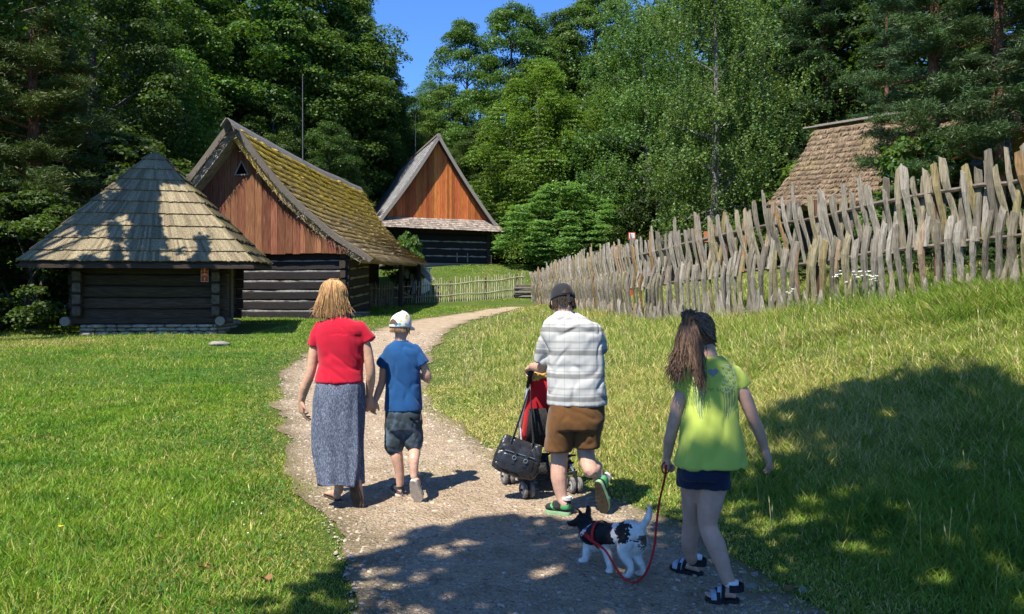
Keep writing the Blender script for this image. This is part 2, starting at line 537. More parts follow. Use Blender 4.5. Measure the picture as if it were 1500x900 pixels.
def log_wall(b, p0, p1, z0, z1, n, depth, seed=0, ext=(0, 0), gap=.0, rise=0.0):
    """stack of squared logs from p0 to p1 (2-D), heights z0..z1; ext = how far alternate logs run past the corners"""
    rng = random.Random(seed)
    a, c = Vector((p0[0], p0[1], 0)), Vector((p1[0], p1[1], 0))
    d = (c - a).normalized(); h = (z1 - z0) / n
    for i in range(n):
        e0 = ext[0] * (.85 + .3 * rng.random()); e1 = ext[1] * (.85 + .3 * rng.random())
        q0 = a - d * e0; q1 = c + d * e1
        zc = z0 + h * (i + .5)
        hh = h * (1 - gap) * (.96 + .05 * rng.random())
        # a log is drawn in short lengths so that it sags and wanders a little
        L = (q1 - q0).length; k = max(2, int(L / .7)); rr = []
        for j in range(k + 1):
            p = q0 + d * L * j / k
            w = depth / 2 * (1 + .10 * rng.uniform(-1, 1)); hz = hh / 2 * (1 + .035 * rng.uniform(-1, 1))
            zz = zc + rng.uniform(-.008, .008) + rise * j / k
            s = Vector((d.y, -d.x, 0)); cch = min(w, hz) * .35
            rr.append([p + s * x + Vector((0, 0, zz + y)) for x, y in
                       [(-w + cch, -hz), (w - cch, -hz), (w, -hz + cch), (w, hz - cch), (w - cch, hz), (-w + cch, hz), (-w, hz - cch), (-w, -hz + cch)]])
        b.rings(rr)


def chink_line(b, p0, p1, depth, h, seed):
    """a hand-smeared line of clay between two logs"""
    rng = random.Random(seed); p0, p1 = Vector(p0), Vector(p1); L = (p1 - p0).length; d = (p1 - p0) / L
    n = max(6, int(L / .22)); s = Vector((d.y, -d.x, 0)).normalized() * depth / 2; rr = []
    for i in range(n + 1):
        p = p0 + d * L * i / n + Vector((0, 0, rng.uniform(-.012, .012)))
        k = h / 2 * (rng.uniform(.55, 1.25) if rng.random() > .10 else .12); q = s * rng.uniform(.86, 1.0)
        rr.append([p - q - Vector((0, 0, k)), p + q - Vector((0, 0, k)), p + q + Vector((0, 0, k)), p - q + Vector((0, 0, k))])
    b.rings(rr)


def face_param(E0, E1, A0, A1, sag=0.0, prof=None):
    """s along the eave, t from eave to ridge"""
    E0, E1, A0, A1 = map(Vector, (E0, E1, A0, A1))
    nrm = (E1 - E0).cross(A0 - E0).normalized()
    if nrm.z < 0: nrm = -nrm
    def f(s, t, lift=0.0):
        p = lerp(lerp(E0, E1, s), lerp(A0, A1, s), t)
        return p + nrm * (lift - sag * math.sin(math.pi * t)) 
    return f, nrm


def shingles(b, f, nrm, rows, width, thick, seed, over=.22, rag=.03, tvals=None, gaps=.12):
    rng = random.Random(seed)
    ts = tvals or [i / rows for i in range(rows + 1)]
    for i in range(len(ts) - 1):
        t0, t1 = ts[i], min(1.0, ts[i + 1] + over / rows)
        L = (f(1, (t0 + t1) / 2) - f(0, (t0 + t1) / 2)).length
        n = max(3, int(L / width)); cuts = [0.0]
        for k in range(n): cuts.append(cuts[-1] + rng.uniform(.55, 1.45))
        cuts = [c / cuts[-1] for c in cuts]
        for k in range(n):
            s0, s1 = cuts[k], cuts[k + 1]
            s1 -= (s1 - s0) * gaps * rng.random()
            ta = t0 - rag * rng.random() ** 2
            lo = thick * (1.0 + .3 * rng.random()); hi = thick * .12
            vs = [f(s0, ta, lo), f(s1, ta, lo * (.85 + .3 * rng.random())), f(s1, t1, hi), f(s0, t1, hi)]
            vs += [v - nrm * thick * .8 for v in vs]
            b.add(vs, [(0, 1, 2, 3), (7, 6, 5, 4), (0, 4, 5, 1), (1, 5, 6, 2), (2, 6, 7, 3), (3, 7, 4, 0)])


def stone_course(b, f, length, z0, z1, depth, seed):
    """dry-stone footing along f(u) -> (x, y), outward depth"""
    rng = random.Random(seed)
    z = z0
    while z < z1 - .03:
        h = min(rng.uniform(.09, .17), z1 - z)
        u = 0
        while u < length:
            w = min(rng.uniform(.16, .5), length - u)
            if w < .05: break
            x, y, nx, ny = f(u + w / 2)
            ang = math.atan2(ny, nx) + math.pi / 2
            c = Vector((x + nx * rng.uniform(-.03, .05), y + ny * rng.uniform(-.03, .05), z + h / 2))
            off = Vector((rng.random() * 40, rng.random() * 40, 3)); ca, sa = math.cos(ang), math.sin(ang)
            rs = []
            for i in range(6):
                t = math.pi * (i / 5 * .9 + .05); ring = []
                for j in range(10):
                    e = Vector((math.cos(t), math.sin(t) * math.cos(2*math.pi*j/10), math.sin(t) * math.sin(2*math.pi*j/10)))
                    m = max(abs(e.x), abs(e.y), abs(e.z)); e = e / (m ** .7)
                    k = 1 + .22 * mnoise.noise(e * 1.7 + off)
                    l = Vector((e.x * w * .52 * k, e.y * depth * .5 * k, e.z * h * .54 * k))
                    ring.append(c + Vector((l.x * ca - l.y * sa, l.x * sa + l.y * ca, l.z)))
                rs.append(ring)
            b.rings(rs)
            u += w
        z += h


def thatch(name, f, nrm, parent, mat, rows, n_straw, seed, thick=.28, length=.42, step=.10, mat_base=None, ragged=.05, lift=(.05, .2)):
    """a slab with stepped rows plus loose straw lying down the slope; one mesh"""
    rng = np.random.RandomState(seed); rr = random.Random(seed)
    b = MB()
    per = 8; NS = 70; T = []
    for r in range(rows):
        for k in range(per): T.append(((r + k / per) / rows, k / per))
    T.append((1.0, 1.0))
    grid = []
    for (t, ph) in T:
        row = []
        for i in range(NS + 1):
            s = i / NS
            w = mnoise.noise(Vector((s * 23, t * 11, seed))) * .5 + mnoise.noise(Vector((s * 60, t * 30, seed + 5))) * .3
            row.append(f(s, t + w * ragged / rows, step * (1 - ph) * (1 + .5 * w) + .05 * w))
        grid.append(row)
    v = [p for row in grid for p in row]; n = NS + 1; k = len(grid)
    low = [f(i / NS, t, -thick) for (t, ph) in T for i in range(n)]
    nv = len(v)
    fs = [(a * n + i, a * n + i + 1, (a + 1) * n + i + 1, (a + 1) * n + i) for a in range(k - 1) for i in range(NS)]
    fl = [tuple(nv + q for q in reversed(q4)) for q4 in fs]
    rim = [(i + 1, i, nv + i, nv + i + 1) for i in range(NS)]
    rim += [((k-1)*n + i, (k-1)*n + i + 1, nv + (k-1)*n + i + 1, nv + (k-1)*n + i) for i in range(NS)]
    rim += [(a * n, (a+1) * n, nv + (a+1) * n, nv + a * n) for a in range(k - 1)]
    rim += [((a+1) * n + NS, a * n + NS, nv + a * n + NS, nv + (a+1) * n + NS) for a in range(k - 1)]
    b.add(v + low, fs + fl + rim, 0)
    # straw
    for _ in range(n_straw):
        s = rr.random(); 
        r = rr.randrange(rows); ph = rr.random() ** 1.8
        t = (r + ph) / rows
        if rr.random() < .10: t = rr.uniform(-.012, .02); ph = 0     # the shaggy eave
        p = f(s, t, step * (1 - ph) + .012)
        down = (f(s, t - .02) - f(s, t)).normalized()
        side = down.cross(nrm).normalized()
        l = length * rr.uniform(.35, 1.0); wdt = rr.uniform(.012, .03)
        d = (down + side * rr.gauss(0, .22) + nrm * rr.uniform(*lift)).normalized()
        q = p + d * l - nrm * rr.uniform(0, .05)
        b.add([p - side * wdt, p + side * wdt, q + side * wdt * .4, q - side * wdt * .4], [(0, 1, 2, 3)], 1)
    return b.build(name, [mat_base or mat, mat], parent)


# ------------------------------------------------------------------ the hut with the pyramid roof
def hut():
    ang = R(12)
    L0 = Vector((-12.78, 20.29, 0)); zg = Hs(-10.0, 22)
    e = empty('log_granary', (L0.x, L0.y, zg), ang, 'small square log hut with a low-eaved pyramid roof of grey shingles', 'hut')
    def W(u, v, z): return (u, v, z - zg)                # local frame of the hut, z absolute
    Wd, D = 5.84, 5.4
    zl, zr, zb = 2.80, 2.83, 3.05
    EL, ER, BR, BL = W(0, 0, zl), W(Wd, 0, zr), W(Wd, D, zb), W(0, D, zb)
    AL, AR = W(2.55, 2.65, 6.22), W(2.9, 2.65, 6.22)
    ap = Vector(W(2.6, 2.75, 6.22)); ar = Vector(W(2.85, 2.75, 6.2))
    tv = [0, .085, .19, .30, .41, .52, .625, .73, .835, .93, 1.0]
    b = MB(); 
    f, n = face_param(EL, ER, ap, ar); shingles(b, f, n, 10, .062, .045, 3, tvals=tv, rag=.006, gaps=.08)
    f, n = face_param(BL, EL, ap, ap); shingles(b, f, n, 10, .09, .045, 5, tvals=tv, rag=.006)
    b.build('shingle_roof', M_shingle, e, local=True)
    b = MB()
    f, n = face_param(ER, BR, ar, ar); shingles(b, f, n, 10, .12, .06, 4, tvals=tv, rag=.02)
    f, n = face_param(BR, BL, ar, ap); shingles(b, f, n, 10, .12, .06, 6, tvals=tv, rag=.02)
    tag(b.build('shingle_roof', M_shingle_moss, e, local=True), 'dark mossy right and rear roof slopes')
    # underside boards, a slab just below the shingles
    b = MB()
    dn = Vector((0, 0, -.09))
    q = [Vector(p) + dn for p in (EL, ER, BR, BL)]; t = [ap + dn, ar + dn]
    q2 = [p + dn for p in q]; t2 = [p + dn for p in t]
    b.add(q + t + q2 + t2, [(0, 1, 5, 4), (1, 2, 5), (2, 3, 4, 5), (3, 0, 4), (6, 10, 11, 7), (7, 11, 8), (8, 11, 10, 9), (9, 10, 6), (0, 6, 7, 1), (1, 7, 8, 2), (2, 8, 9, 3), (3, 9, 6, 0)])
    b.build('roof_boarding', M_log_old, e, local=True)
    u0, u1, v0, v1 = 1.2, 4.72, 1.0, 4.4
    zf = zg + .36; zt = 3.15
    b = MB(); log_wall(b, (u0, v0), (u1, v0), zf - zg, zt - zg, 6, .2, 1, (.28, .30), gap=.06)
    b.build('log_wall', M_log_old, e, local=True)
    b = MB(); log_wall(b, (u1, v0), (u1, v1), zf + .12 - zg, zt - zg, 6, .2, 2, (.30, .3), gap=.06)
    b.build('log_wall', M_log_old_y, e, local=True); b = MB()
    log_wall(b, (u0, v0), (u0, v1), zf + .12 - zg, zt - zg, 6, .2, 3, (.28, .3), gap=.06)
    b.build('log_wall', M_log_old_y, e, local=True)
    b = MB(); log_wall(b, (u0, v1), (u1, v1), zf - zg, zt - zg, 6, .2, 4, (.28, .28), gap=.06)
    b.box(((u0+u1)/2, (v0+v1)/2, (zt-zg)/2 + .3), (u1-u0-.12, v1-v0-.12, zt-zg-.5))
    b.build('log_wall', M_log_old, e, local=True)
    # sawn ends of the corner logs
    rng = random.Random(4)
    for side in (-1, 1):
     b = MB()
     for i in range(6):
        h = (zt - zf) / 6; z = zf - zg + h * (i + .5)
        for u in ((u0 - .02) if side < 0 else (u1 + .02),):
            b.box((u, v0 - .33, z + .10), (.22, .05, h * .80), Matrix.Rotation(rng.uniform(-.06, .06), 3, 'Y'))
     b.build('log_ends', M_log_end, e, local=True, bevel=.03)
    # sill beam ends, round
    for u in (u0 - .33, u1 + .12):
        b = MB(); b.tube([(u, v0 - .26, zf - zg - .02), (u + .02, v0 + .3, zf - zg - .02)], .13, 12)
        b.build('sill_end', M_grey_wood, e, local=True)
    b = MB(); log_wall(b, (u0 - .4, v0 - .06), (u1 + .45, v0 - .06), zf - zg - .10, zf - zg + .08, 1, .16, 9)
    b.build('sill_beam', M_log_old, e, local=True)
    def ff(u): return (u0 + .02 + u, v0 - .03, 0, -1)
    b = MB(); stone_course(b, ff, u1 - u0, -.2, .25, .42, 7)
    def fr(u): return (u1 + .02, v0 + u, 1, 0)
    stone_course(b, fr, v1 - v0, -.2, .34, .4, 8)
    b.build('stone_footing', M_stone, e, local=True, smooth=True)
    # door in the right-hand side wall
    dn_ = MB()
    for k in range(5):
        dn_.box((u1 + .135, v0 + .75 + .19 * k, 1.13), (.05, .185, 1.62))
    dn_.build('plank_door', M_log_old_y, e, local=True)
    b = MB()
    b.bar((u1 + .16, v0 + .58, .22), (u1 + .16, v0 + .58, 2.1), .12, .14); b.bar((u1 + .16, v0 + 1.68, .22), (u1 + .16, v0 + 1.68, 2.1), .12, .14)
    b.build('door_post', M_grey_wood, e, local=True)
    # fire notice hanging on the wall under the eave
    sx, sd = 4.42, .86
    M = Matrix.LocRotScale(e.location, e.rotation_euler, None)
    s = empty('fire_notice', M @ Vector((sx, sd + .02, 1.67)), ang, 'small red fire notice with white symbols on the dark log wall of the hut', 'sign')
    red = NT('sign_red').done((.55, .045, .02), .5, .3); cream = NT('sign_cream').done((.75, .58, .42), .5, .3)
    b = MB(); b.box((0, .0, 0), (.20, .012, .46)); b.build('board', red, s, local=True)
    b = MB()
    for x in (-.094, .094): b.box((x, -.008, -.06), (.010, .006, .34))
    for z in (-.225, -.062, .07): b.box((0, -.0085, z), (.198, .006, .010))
    b.build('border', cream, s, local=True)
    b = MB()      # extinguisher on top, flame pictogram below
    b.box((.0, -.008, .135), (.032, .006, .12)); b.box((.0, -.008, .205), (.014, .006, .03)); b.box((.018, -.009, .212), (.03, .006, .010))
    b.build('extinguisher_symbol', cream, s, local=True); b = MB()
    b.add([(-.07, -.0095, -.035), (.07, -.0095, -.035), (.045, -.0095, .0), (.02, -.0095, -.01), (0, -.0095, .035), (-.02, -.0095, -.01), (-.045, -.0095, .0)], [(0, 1, 2, 3, 4, 5, 6)])
    b.build('flame_symbol', cream, s, local=True); b = MB(); b.box((0, -.0092, -.128), (.05, .006, .022)); b.build('hand_symbol', cream, s, local=True); b = MB()
    b.box((0, -.009, -.172), (.018, .006, .05)); b.build('arrow_symbol', cream, s, local=True)


# ------------------------------------------------------------------ the long mossy thatched house
def long_house():
    N, Fa = Vector(P(340, 184, 29)), Vector(P(528, 279, 45))
    E0, E1 = Vector(P(537, 377, 29.3)), Vector(P(619, 385, 43))
    v = Vector((Fa.x - N.x, Fa.y - N.y, 0)).normalized(); u = Vector((v.y, -v.x, 0))
    zg = 1.24
    e = empty('thatched_house', (N.x, N.y, zg), 0, 'long log house with a steep mossy yellow thatched roof and reddish boarded gable', 'house')
    # right slope: steep above, kicked out at the eave
    def mk(Ea, Eb, Aa, Ab, sag):
        Ea, Eb, Aa, Ab = map(Vector, (Ea, Eb, Aa, Ab))
        nrm = (Eb - Ea).cross(Aa - Ea).normalized()
        if nrm.z < 0: nrm = -nrm
        def f(s, t, lift=0.0):
            p = lerp(lerp(Ea, Eb, s), lerp(Aa, Ab, s), t)
            k = sag * (math.sin(math.pi * min(1, max(0, t))) ** 1.0) * (1.25 - .5 * t)
            z = -.12 * math.sin(math.pi * s) * t + .06 * mnoise.noise(Vector((s * 6, t * 4, 2)))
            return p + nrm * (lift - k) + Vector((0, 0, z))
        return f, nrm
    t = NT('mossy_thatch'); vv = t.coord()
    a = t.noise(vv, .9, 6, .65)
    c = t.ramp(t.noise(vv, 2.2, 8, .7), [(.25, (.16, .125, .022)), (.45, (.43, .315, .036)), (.6, (.58, .425, .06)), (.75, (.66, .50, .11))])
    straw = t.ramp(t.noise(vv, 5, 6, .7), [(.3, (.12, .09, .05)), (.55, (.32, .25, .14)), (.75, (.48, .39, .24))])
    # moss thins out towards the eave, where bare straw shows
    sep = t.n('SeparateXYZ'); t.put(sep, 0, vv)
    hgt = t.n('MapRange'); t.put(hgt, 0, sep.outputs[2]); hgt.inputs['From Min'].default_value = 2.5; hgt.inputs['From Max'].default_value = 6.2
    fac = t.math('ADD', hgt.outputs[0], t.math('MULTIPLY', t.math('SUBTRACT', a, .55), 2.2), True)
    cc = t.vary(t.mix(fac, straw, c), t.island(), .38, .02)
    t.bump(t.noise(vv, 18, 6, .7), .9, .05)
    M_moss = t.done(cc, .95, .1)
    f, nrm = mk(E0, E1, N, Fa, .42)
    thatch('thatch_roof', f, nrm, e, M_moss, 17, 30000, 3, thick=.3, length=.42, step=.14, ragged=.16, lift=(.05, .34))
    # left slope
    G0 = N - u * 4.75 + Vector((0, 0, -4.75)); G1 = Fa - u * 4.6 + Vector((0, 0, -4.3))
    f2, n2 = mk(G0, G1, N, Fa, .30)
    M_th_grey = nmat('grey_thatch', [(.3, (.12, .10, .075)), (.55, (.25, .22, .17)), (.75, (.38, .34, .27))], ns=5, det=8, isl=.3, bump=.8, bs=18, bdist=.04)
    thatch('thatch_roof', f2, n2, e, M_th_grey, 17, 5000, 4, thick=.3, length=.4, step=.08)
    # hipped far end
    f3, n3 = mk(E1 + Vector((-.1, 0, 0)), G1, Fa - v * .02, Fa - v * .02 - u * .3, .1)
    # weathered verge boards on both edges of the near gable
    for (f_, n_, s_) in ((f, nrm, 1), (f2, n2, -1)):
        b = MB(); k = 14; rr = []
        for i in range(k + 1):
            t_ = -0.035 + 1.045 * i / k
            p = f_(0, t_, .10) - v * .12
            jit = mnoise.noise(Vector((i * .9, s_ * 3, 1))) * .05
            wd = .17 + jit
            rr.append([p + n_ * .03, p - n_ * wd, p - n_ * wd + v * .13, p + n_ * .05 + v * .13])
        b.rings(rr); b.build('verge_board', M_verge, e)
        b = MB()      # shaggy reed ends showing under the board
        rg = random.Random(8)
        for _ in range(420):
            t_ = rg.random(); p = f_(0, t_, rg.uniform(-.26, .02)) - v * rg.uniform(.0, .1)
            q = p - v * rg.uniform(.05, .22) + Vector((rg.gauss(0, .05), 0, rg.uniform(-.12, .02)))
            w = rg.uniform(.008, .02)
            b.add([p + Vector((w, 0, 0)), p - Vector((w, 0, 0)), q], [(0, 1, 2)])
        tag(b.build('reed_fringe', M_th_grey, e), kind='stuff')
    # ridge cap of long grey boards
    b = MB()
    for (side, dz) in ((1, .11), (-1, .13)):
        nn = nrm if side > 0 else n2
        fr = f if side > 0 else f2
        for j in range(3):
            k = 16; rr = []
            for i in range(k + 1):
                s = i / k
                t_ = 1.0 - (.06 if side > 0 else .04) * (j / 3) + .015
                t1_ = t_ - .03
                s_ = s * 1.0 - .025 * (1 - s)
                a_, c_ = fr(s_, t_, dz + .04 - .012 * j), fr(s_, t1_, dz + .025 - .012 * j)
                rr.append([a_, c_, c_ - nn * .03, a_ - nn * .03])
            b.rings(rr)
    b.build('ridge_cap', M_grey_wood, e)
    # boarded gable
    g0 = Vector((N.x, N.y, 0)) + v * .62
    zb = 3.62
    b = MB(); rng = random.Random(12); x = -4.7
    apex = 8.02
    def roof_z(xx): 
        # height of the roof underside at distance xx from the ridge
        hw = (E0 - N).dot(u)
        if xx >= 0:
            t_ = 1 - xx / hw
            return f(0, max(0, t_), -.33).z
        t_ = 1 - (-xx) / 4.75
        return f2(0, max(0, t_), -.33).z
    while x < 5.1:
        w = rng.uniform(.2, .40)
        xa, xb = x, x + w - .012
        za, zc = roof_z(xa), roof_z(xb)
        if min(za, zc) > zb + .02:
            o = rng.uniform(0, .02); z_ = zb - rng.uniform(0, .05)
            q = [g0 + u * xa + Vector((0, 0, z_)), g0 + u * xb + Vector((0, 0, z_)), g0 + u * xb + Vector((0, 0, zc)), g0 + u * xa + Vector((0, 0, za))]
            if xa < 0 < xb: q.insert(3, g0 + Vector((0, 0, apex)))
            q = [p - v * o for p in q]; r = [p + v * .05 for p in q]; n_ = len(q)
            b.add(q + r, [tuple(range(n_)), tuple(range(n_, 2*n_))[::-1]] + [(i, i + n_, (i + 1) % n_ + n_, (i + 1) % n_) for i in range(n_)])
        x += w
    b.build('gable_boards', M_board_red, e)
    # three-cornered vent hole with a pale frame
    c = g0 - v * .05 + u * .10 + Vector((0, 0, 6.78))
    tri = [(-.26, -.2), (.26, -.2), (0, .32)]
    b = MB(); b.add([c + u * a + Vector((0, 0, z)) for a, z in tri] + [c + v * .04 + u * a + Vector((0, 0, z)) for a, z in tri], [(0, 1, 2), (0, 3, 4, 1), (1, 4, 5, 2), (2, 5, 3, 0)])
    b.build('vent_hole', M_black, e)
    b = MB()
    for i in range(3):
        a, d = tri[i], tri[(i + 1) % 3]
        b.bar(c - v * .01 + u * a[0] + Vector((0, 0, a[1])), c - v * .01 + u * d[0] + Vector((0, 0, d[1])), .045, .03, up=(0, 1, 0))
    b.build('vent_frame', M_grey_wood, e)
    # log walls with pale chinking
    hw = 3.95; g1 = g0 + v * .35
    A, B = g1 - u * hw, g1 + u * hw
    b = MB(); log_wall(b, A, B, zg - .15, 3.72, 7, .22, 21, (.25, .22), gap=.13)
    b.build('log_wall', M_log_tar, e)
    b = MB(); n = 7; h = (3.72 - zg + .15) / n
    for i in range(1, n + 1):
        z = zg - .15 + h * i
        chink_line(b, A + Vector((0, 0, z)) + v * .012, B + Vector((0, 0, z - .015)) + v * .012, .20, h * .20, i)
    b.build('chinking', M_chink, e)
    Cw = B + v * 2.9
    b = MB(); log_wall(b, B, Cw, zg - .05, 3.75, 7, .22, 22, (.22, .0), gap=.20, rise=.25); b.build('log_wall', M_log_tar_y, e); b = MB()
    log_wall(b, A, A + v * 13, zg, 3.9, 7, .22, 23, (.22, .2), gap=.1)
    b.build('log_wall', M_log_tar_y, e)
    M_chink_dull = nmat('mossy_chinking', [(.35, (.12, .13, .06)), (.7, (.24, .24, .14))], ns=8, bump=.4, bs=20)
    b = MB(); h = (3.75 - zg + .05) / n
    for i in range(1, n):
        z = zg - .05 + h * i
        chink_line(b, B + Vector((0, 0, z)), Cw + Vector((0, 0, z + .25)), .20, h * .24, i + 20)
    b.build('chinking', M_chink_dull, e)
    # open bay behind: back wall, posts, rail
    b = MB(); D0 = Cw - u * 2.3
    b.bar(Cw + Vector((0, 0, 2.8)), D0 + Vector((0, 0, 2.8)), .2, 2.7)
    b.bar(D0 + Vector((0, 0, 2.9)), D0 + v * 9.8 + Vector((0, 0, 2.9)), .2, 2.9)
    b.build('bay_wall', M_log_tar_y, e)
    for k in (5.6, 9.6):
        b = MB(); p = Cw + v * k + u * .05
        zz = Hs(p.x, p.y)
        b.bar(p + Vector((0, 0, zz - .1)), p + Vector((0, 0, 4.1)), .2, .2, cut=.03); b.build('porch_post', M_log_old, e)
    b = MB(); b.bar(Cw + Vector((0, 0, 3.95)), Cw + v * 9.9 + Vector((0, 0, 4.05)), .2, .2, cut=.03); b.build('eave_beam', M_log_old, e)
    def fs_(d): p = B + v * d; return (p.x + .04, p.y, u.x, u.y)
    b = MB(); stone_course(b, fs_, 2.8, zg - .15, zg + .18, .35, 31); 
    b.build('stone_footing', M_stone, e, smooth=True)
    # tall thin rod rising from the ridge
    p = f(.43, 1.0, .1); top = p + Vector((-.02, .03, 4.0))
    b = MB(); b.tube([p + Vector((0, 0, -.2)), lerp(p, top, .5), top], [.032, .026, .014], 6)
    tag(b.build('lightning_rod', M_iron), 'tall thin rod standing on the ridge of the mossy thatched house', 'lightning rod')


# ------------------------------------------------------------------ the far house with the orange gable
def far_house():
    a = R(19); u = Vector((math.cos(a), math.sin(a), 0)); v = Vector((-math.sin(a), math.cos(a), 0))
    A = Vector(P(641, 200, 50)); zg = 4.25
    e = empty('gabled_house', (A.x, A.y, zg), 0, 'far steep-roofed log house with a bright orange boarded gable above a shingled pent roof', 'house')
    hw, zb = 3.55, 7.1
    Lr = 12.5
    gl = A + u * -3.95 + Vector((0, 0, -5.75)); gr = A + u * 3.95 + Vector((0, 0, -5.75))
    f, n = face_param(gl - v * .35, gl + v * Lr, A - v * .35, A + v * Lr, sag=.12)
    b = MB(); shingles(b, f, n, 22, .22, .035, 40, rag=.012); b.build('shingle_roof', M_slate, e)
    f2, n2 = face_param(gr - v * .35, gr + v * Lr, A - v * .35, A + v * Lr, sag=.12)
    b = MB(); shingles(b, f2, n2, 22, .22, .035, 41, rag=.012); b.build('shingle_roof', M_slate, e)
    for (ff, nn) in ((f, n), (f2, n2)):
        b = MB(); k = 12; rr = []
        for i in range(k + 1):
            p = ff(0, -.02 + 1.03 * i / k, .05) - v * .06
            rr.append([p, p - nn * .2, p - nn * .2 + v * .06, p + v * .06])
        b.rings(rr); b.build('verge_board', M_grey_wood, e)
        b = MB(); rr = []
        for i in range(9):
            t_ = i / 8; rr.append([ff(0, t_, -.05), ff(1, t_, -.05), ff(1, t_, -.16), ff(0, t_, -.16)])
        b.rings(rr); b.build('roof_boarding', M_log_old, e)
    b = MB(); b.bar(A + v * -.4 + Vector((0, 0, .06)), A + v * (Lr + .1) + Vector((0, 0, .02)), .16, .10); b.build('ridge_cap', M_grey_wood, e)
    b = MB(); rng = random.Random(5); x = -hw
    g = Vector((A.x, A.y, 0)) + v * .1
    while x < hw:
        w = rng.uniform(.13, .22); xa, xb = x, min(hw, x + w - .01); 
        def rz(xx): return A.z - .22 - abs(xx) * (5.6 / 3.95) - .12 * math.sin(math.pi * min(1, abs(xx) / 3.95))
        za, zc = rz(xa), rz(xb)
        if min(za, zc) > zb:
            o = rng.uniform(0, .02)
            q = [g + u * xa + Vector((0, 0, zb)), g + u * xb + Vector((0, 0, zb)), g + u * xb + Vector((0, 0, zc)), g + u * xa + Vector((0, 0, za))]
            q = [p - v * o for p in q]; r = [p + v * .04 for p in q]
            b.add(q + r, [(0, 1, 2, 3), (7, 6, 5, 4), (0, 4, 5, 1), (1, 5, 6, 2), (2, 6, 7, 3), (3, 7, 4, 0)])
        x += w
    b.build('gable_boards', M_board_orange, e)
    # pent roof across the foot of the gable
    M_pent = nmat('brown_shingles', [(.3, (.13, .105, .085)), (.55, (.26, .215, .18)), (.8, (.40, .35, .31))], scale=(2, 9, 2), ns=5, isl=.4, bump=.4)
    p0 = g - u * 4.15 - v * .95 + Vector((0, 0, 6.52)); p1 = g + u * 4.35 - v * .95 + Vector((0, 0, 6.42))
    q0 = g - u * 3.75 + Vector((0, 0, 7.25)); q1 = g + u * 3.75 + Vector((0, 0, 7.25))
    f3, n3 = face_param(p0, p1, q0, q1)
    b = MB(); shingles(b, f3, n3, 6, .16, .03, 44, rag=.03); b.build('pent_roof', M_pent, e)
    # log walls
    W0 = g - u * 3.45 + v * .3; W1 = g + u * 3.45 + v * .3
    b = MB(); log_wall(b, W0, W1, zg - .3, 6.75, 6, .24, 51, (.25, .25), gap=.14); b.build('log_wall', M_log_tar, e)
    b = MB(); h = (6.75 - zg + .3) / 6
    for i in (2, 3, 4):
        z = zg - .3 + h * i; chink_line(b, W0 + Vector((0, 0, z)), W1 + Vector((0, 0, z)), .22, h * .18, i + 40)
    b.build('chinking', M_chink, e)
    b = MB(); zc = (zg + 6.5) / 2; b.bar(W0 + v * .06 + Vector((0, 0, zc)), W1 + v * .06 + Vector((0, 0, zc)), .1, 6.4 - zg)
    b.build('inner_wall', M_log_tar, e)
    b = MB(); log_wall(b, W1, W1 + v * 11, zg - .2, 6.75, 6, .24, 52, (.25, .25), gap=.05)
    log_wall(b, W0, W0 + v * 11, zg - .2, 6.75, 6, .24, 53, (.25, .25), gap=.05); b.build('log_wall', M_log_tar_y, e)
    b = MB(); b.bar(W0 - v * .12 - u * .2 + Vector((0, 0, zg + .02)), W1 - v * .12 + u * .2 + Vector((0, 0, zg + .02)), .3, .3, cut=.03)
    b.build('sill_beam', M_grey_wood, e)
    for x in (-1.0, 1.35, 2.05):
        b = MB(); b.bar(W0 + u * (3.45 + x) - v * .16 + Vector((0, 0, zg + .25)), W0 + u * (3.45 + x) - v * .16 + Vector((0, 0, zg + .85)), .07, .05)
        b.build('peg_board', M_grey_wood, e)
    b = MB(); b.bar(W1 + u * .12 - v * .2 + Vector((0, 0, zg + .1)), W1 + u * .12 - v * .2 + Vector((0, 0, zg + .75)), .22, .02)
    tag(b.build('notice_board', NT('notice_pink').done((.55, .25, .22), .6, .2)), 'tiny pinkish notice on the right corner of the far orange-gabled house', 'sign')
    p = f(.55, 1.0); b = MB(); b.tube([p, p + Vector((0, 0, 3.0))], [.03, .012], 5)
    tag(b.build('lightning_rod', M_iron), 'short thin rod on the ridge of the far orange-gabled house', 'lightning rod')


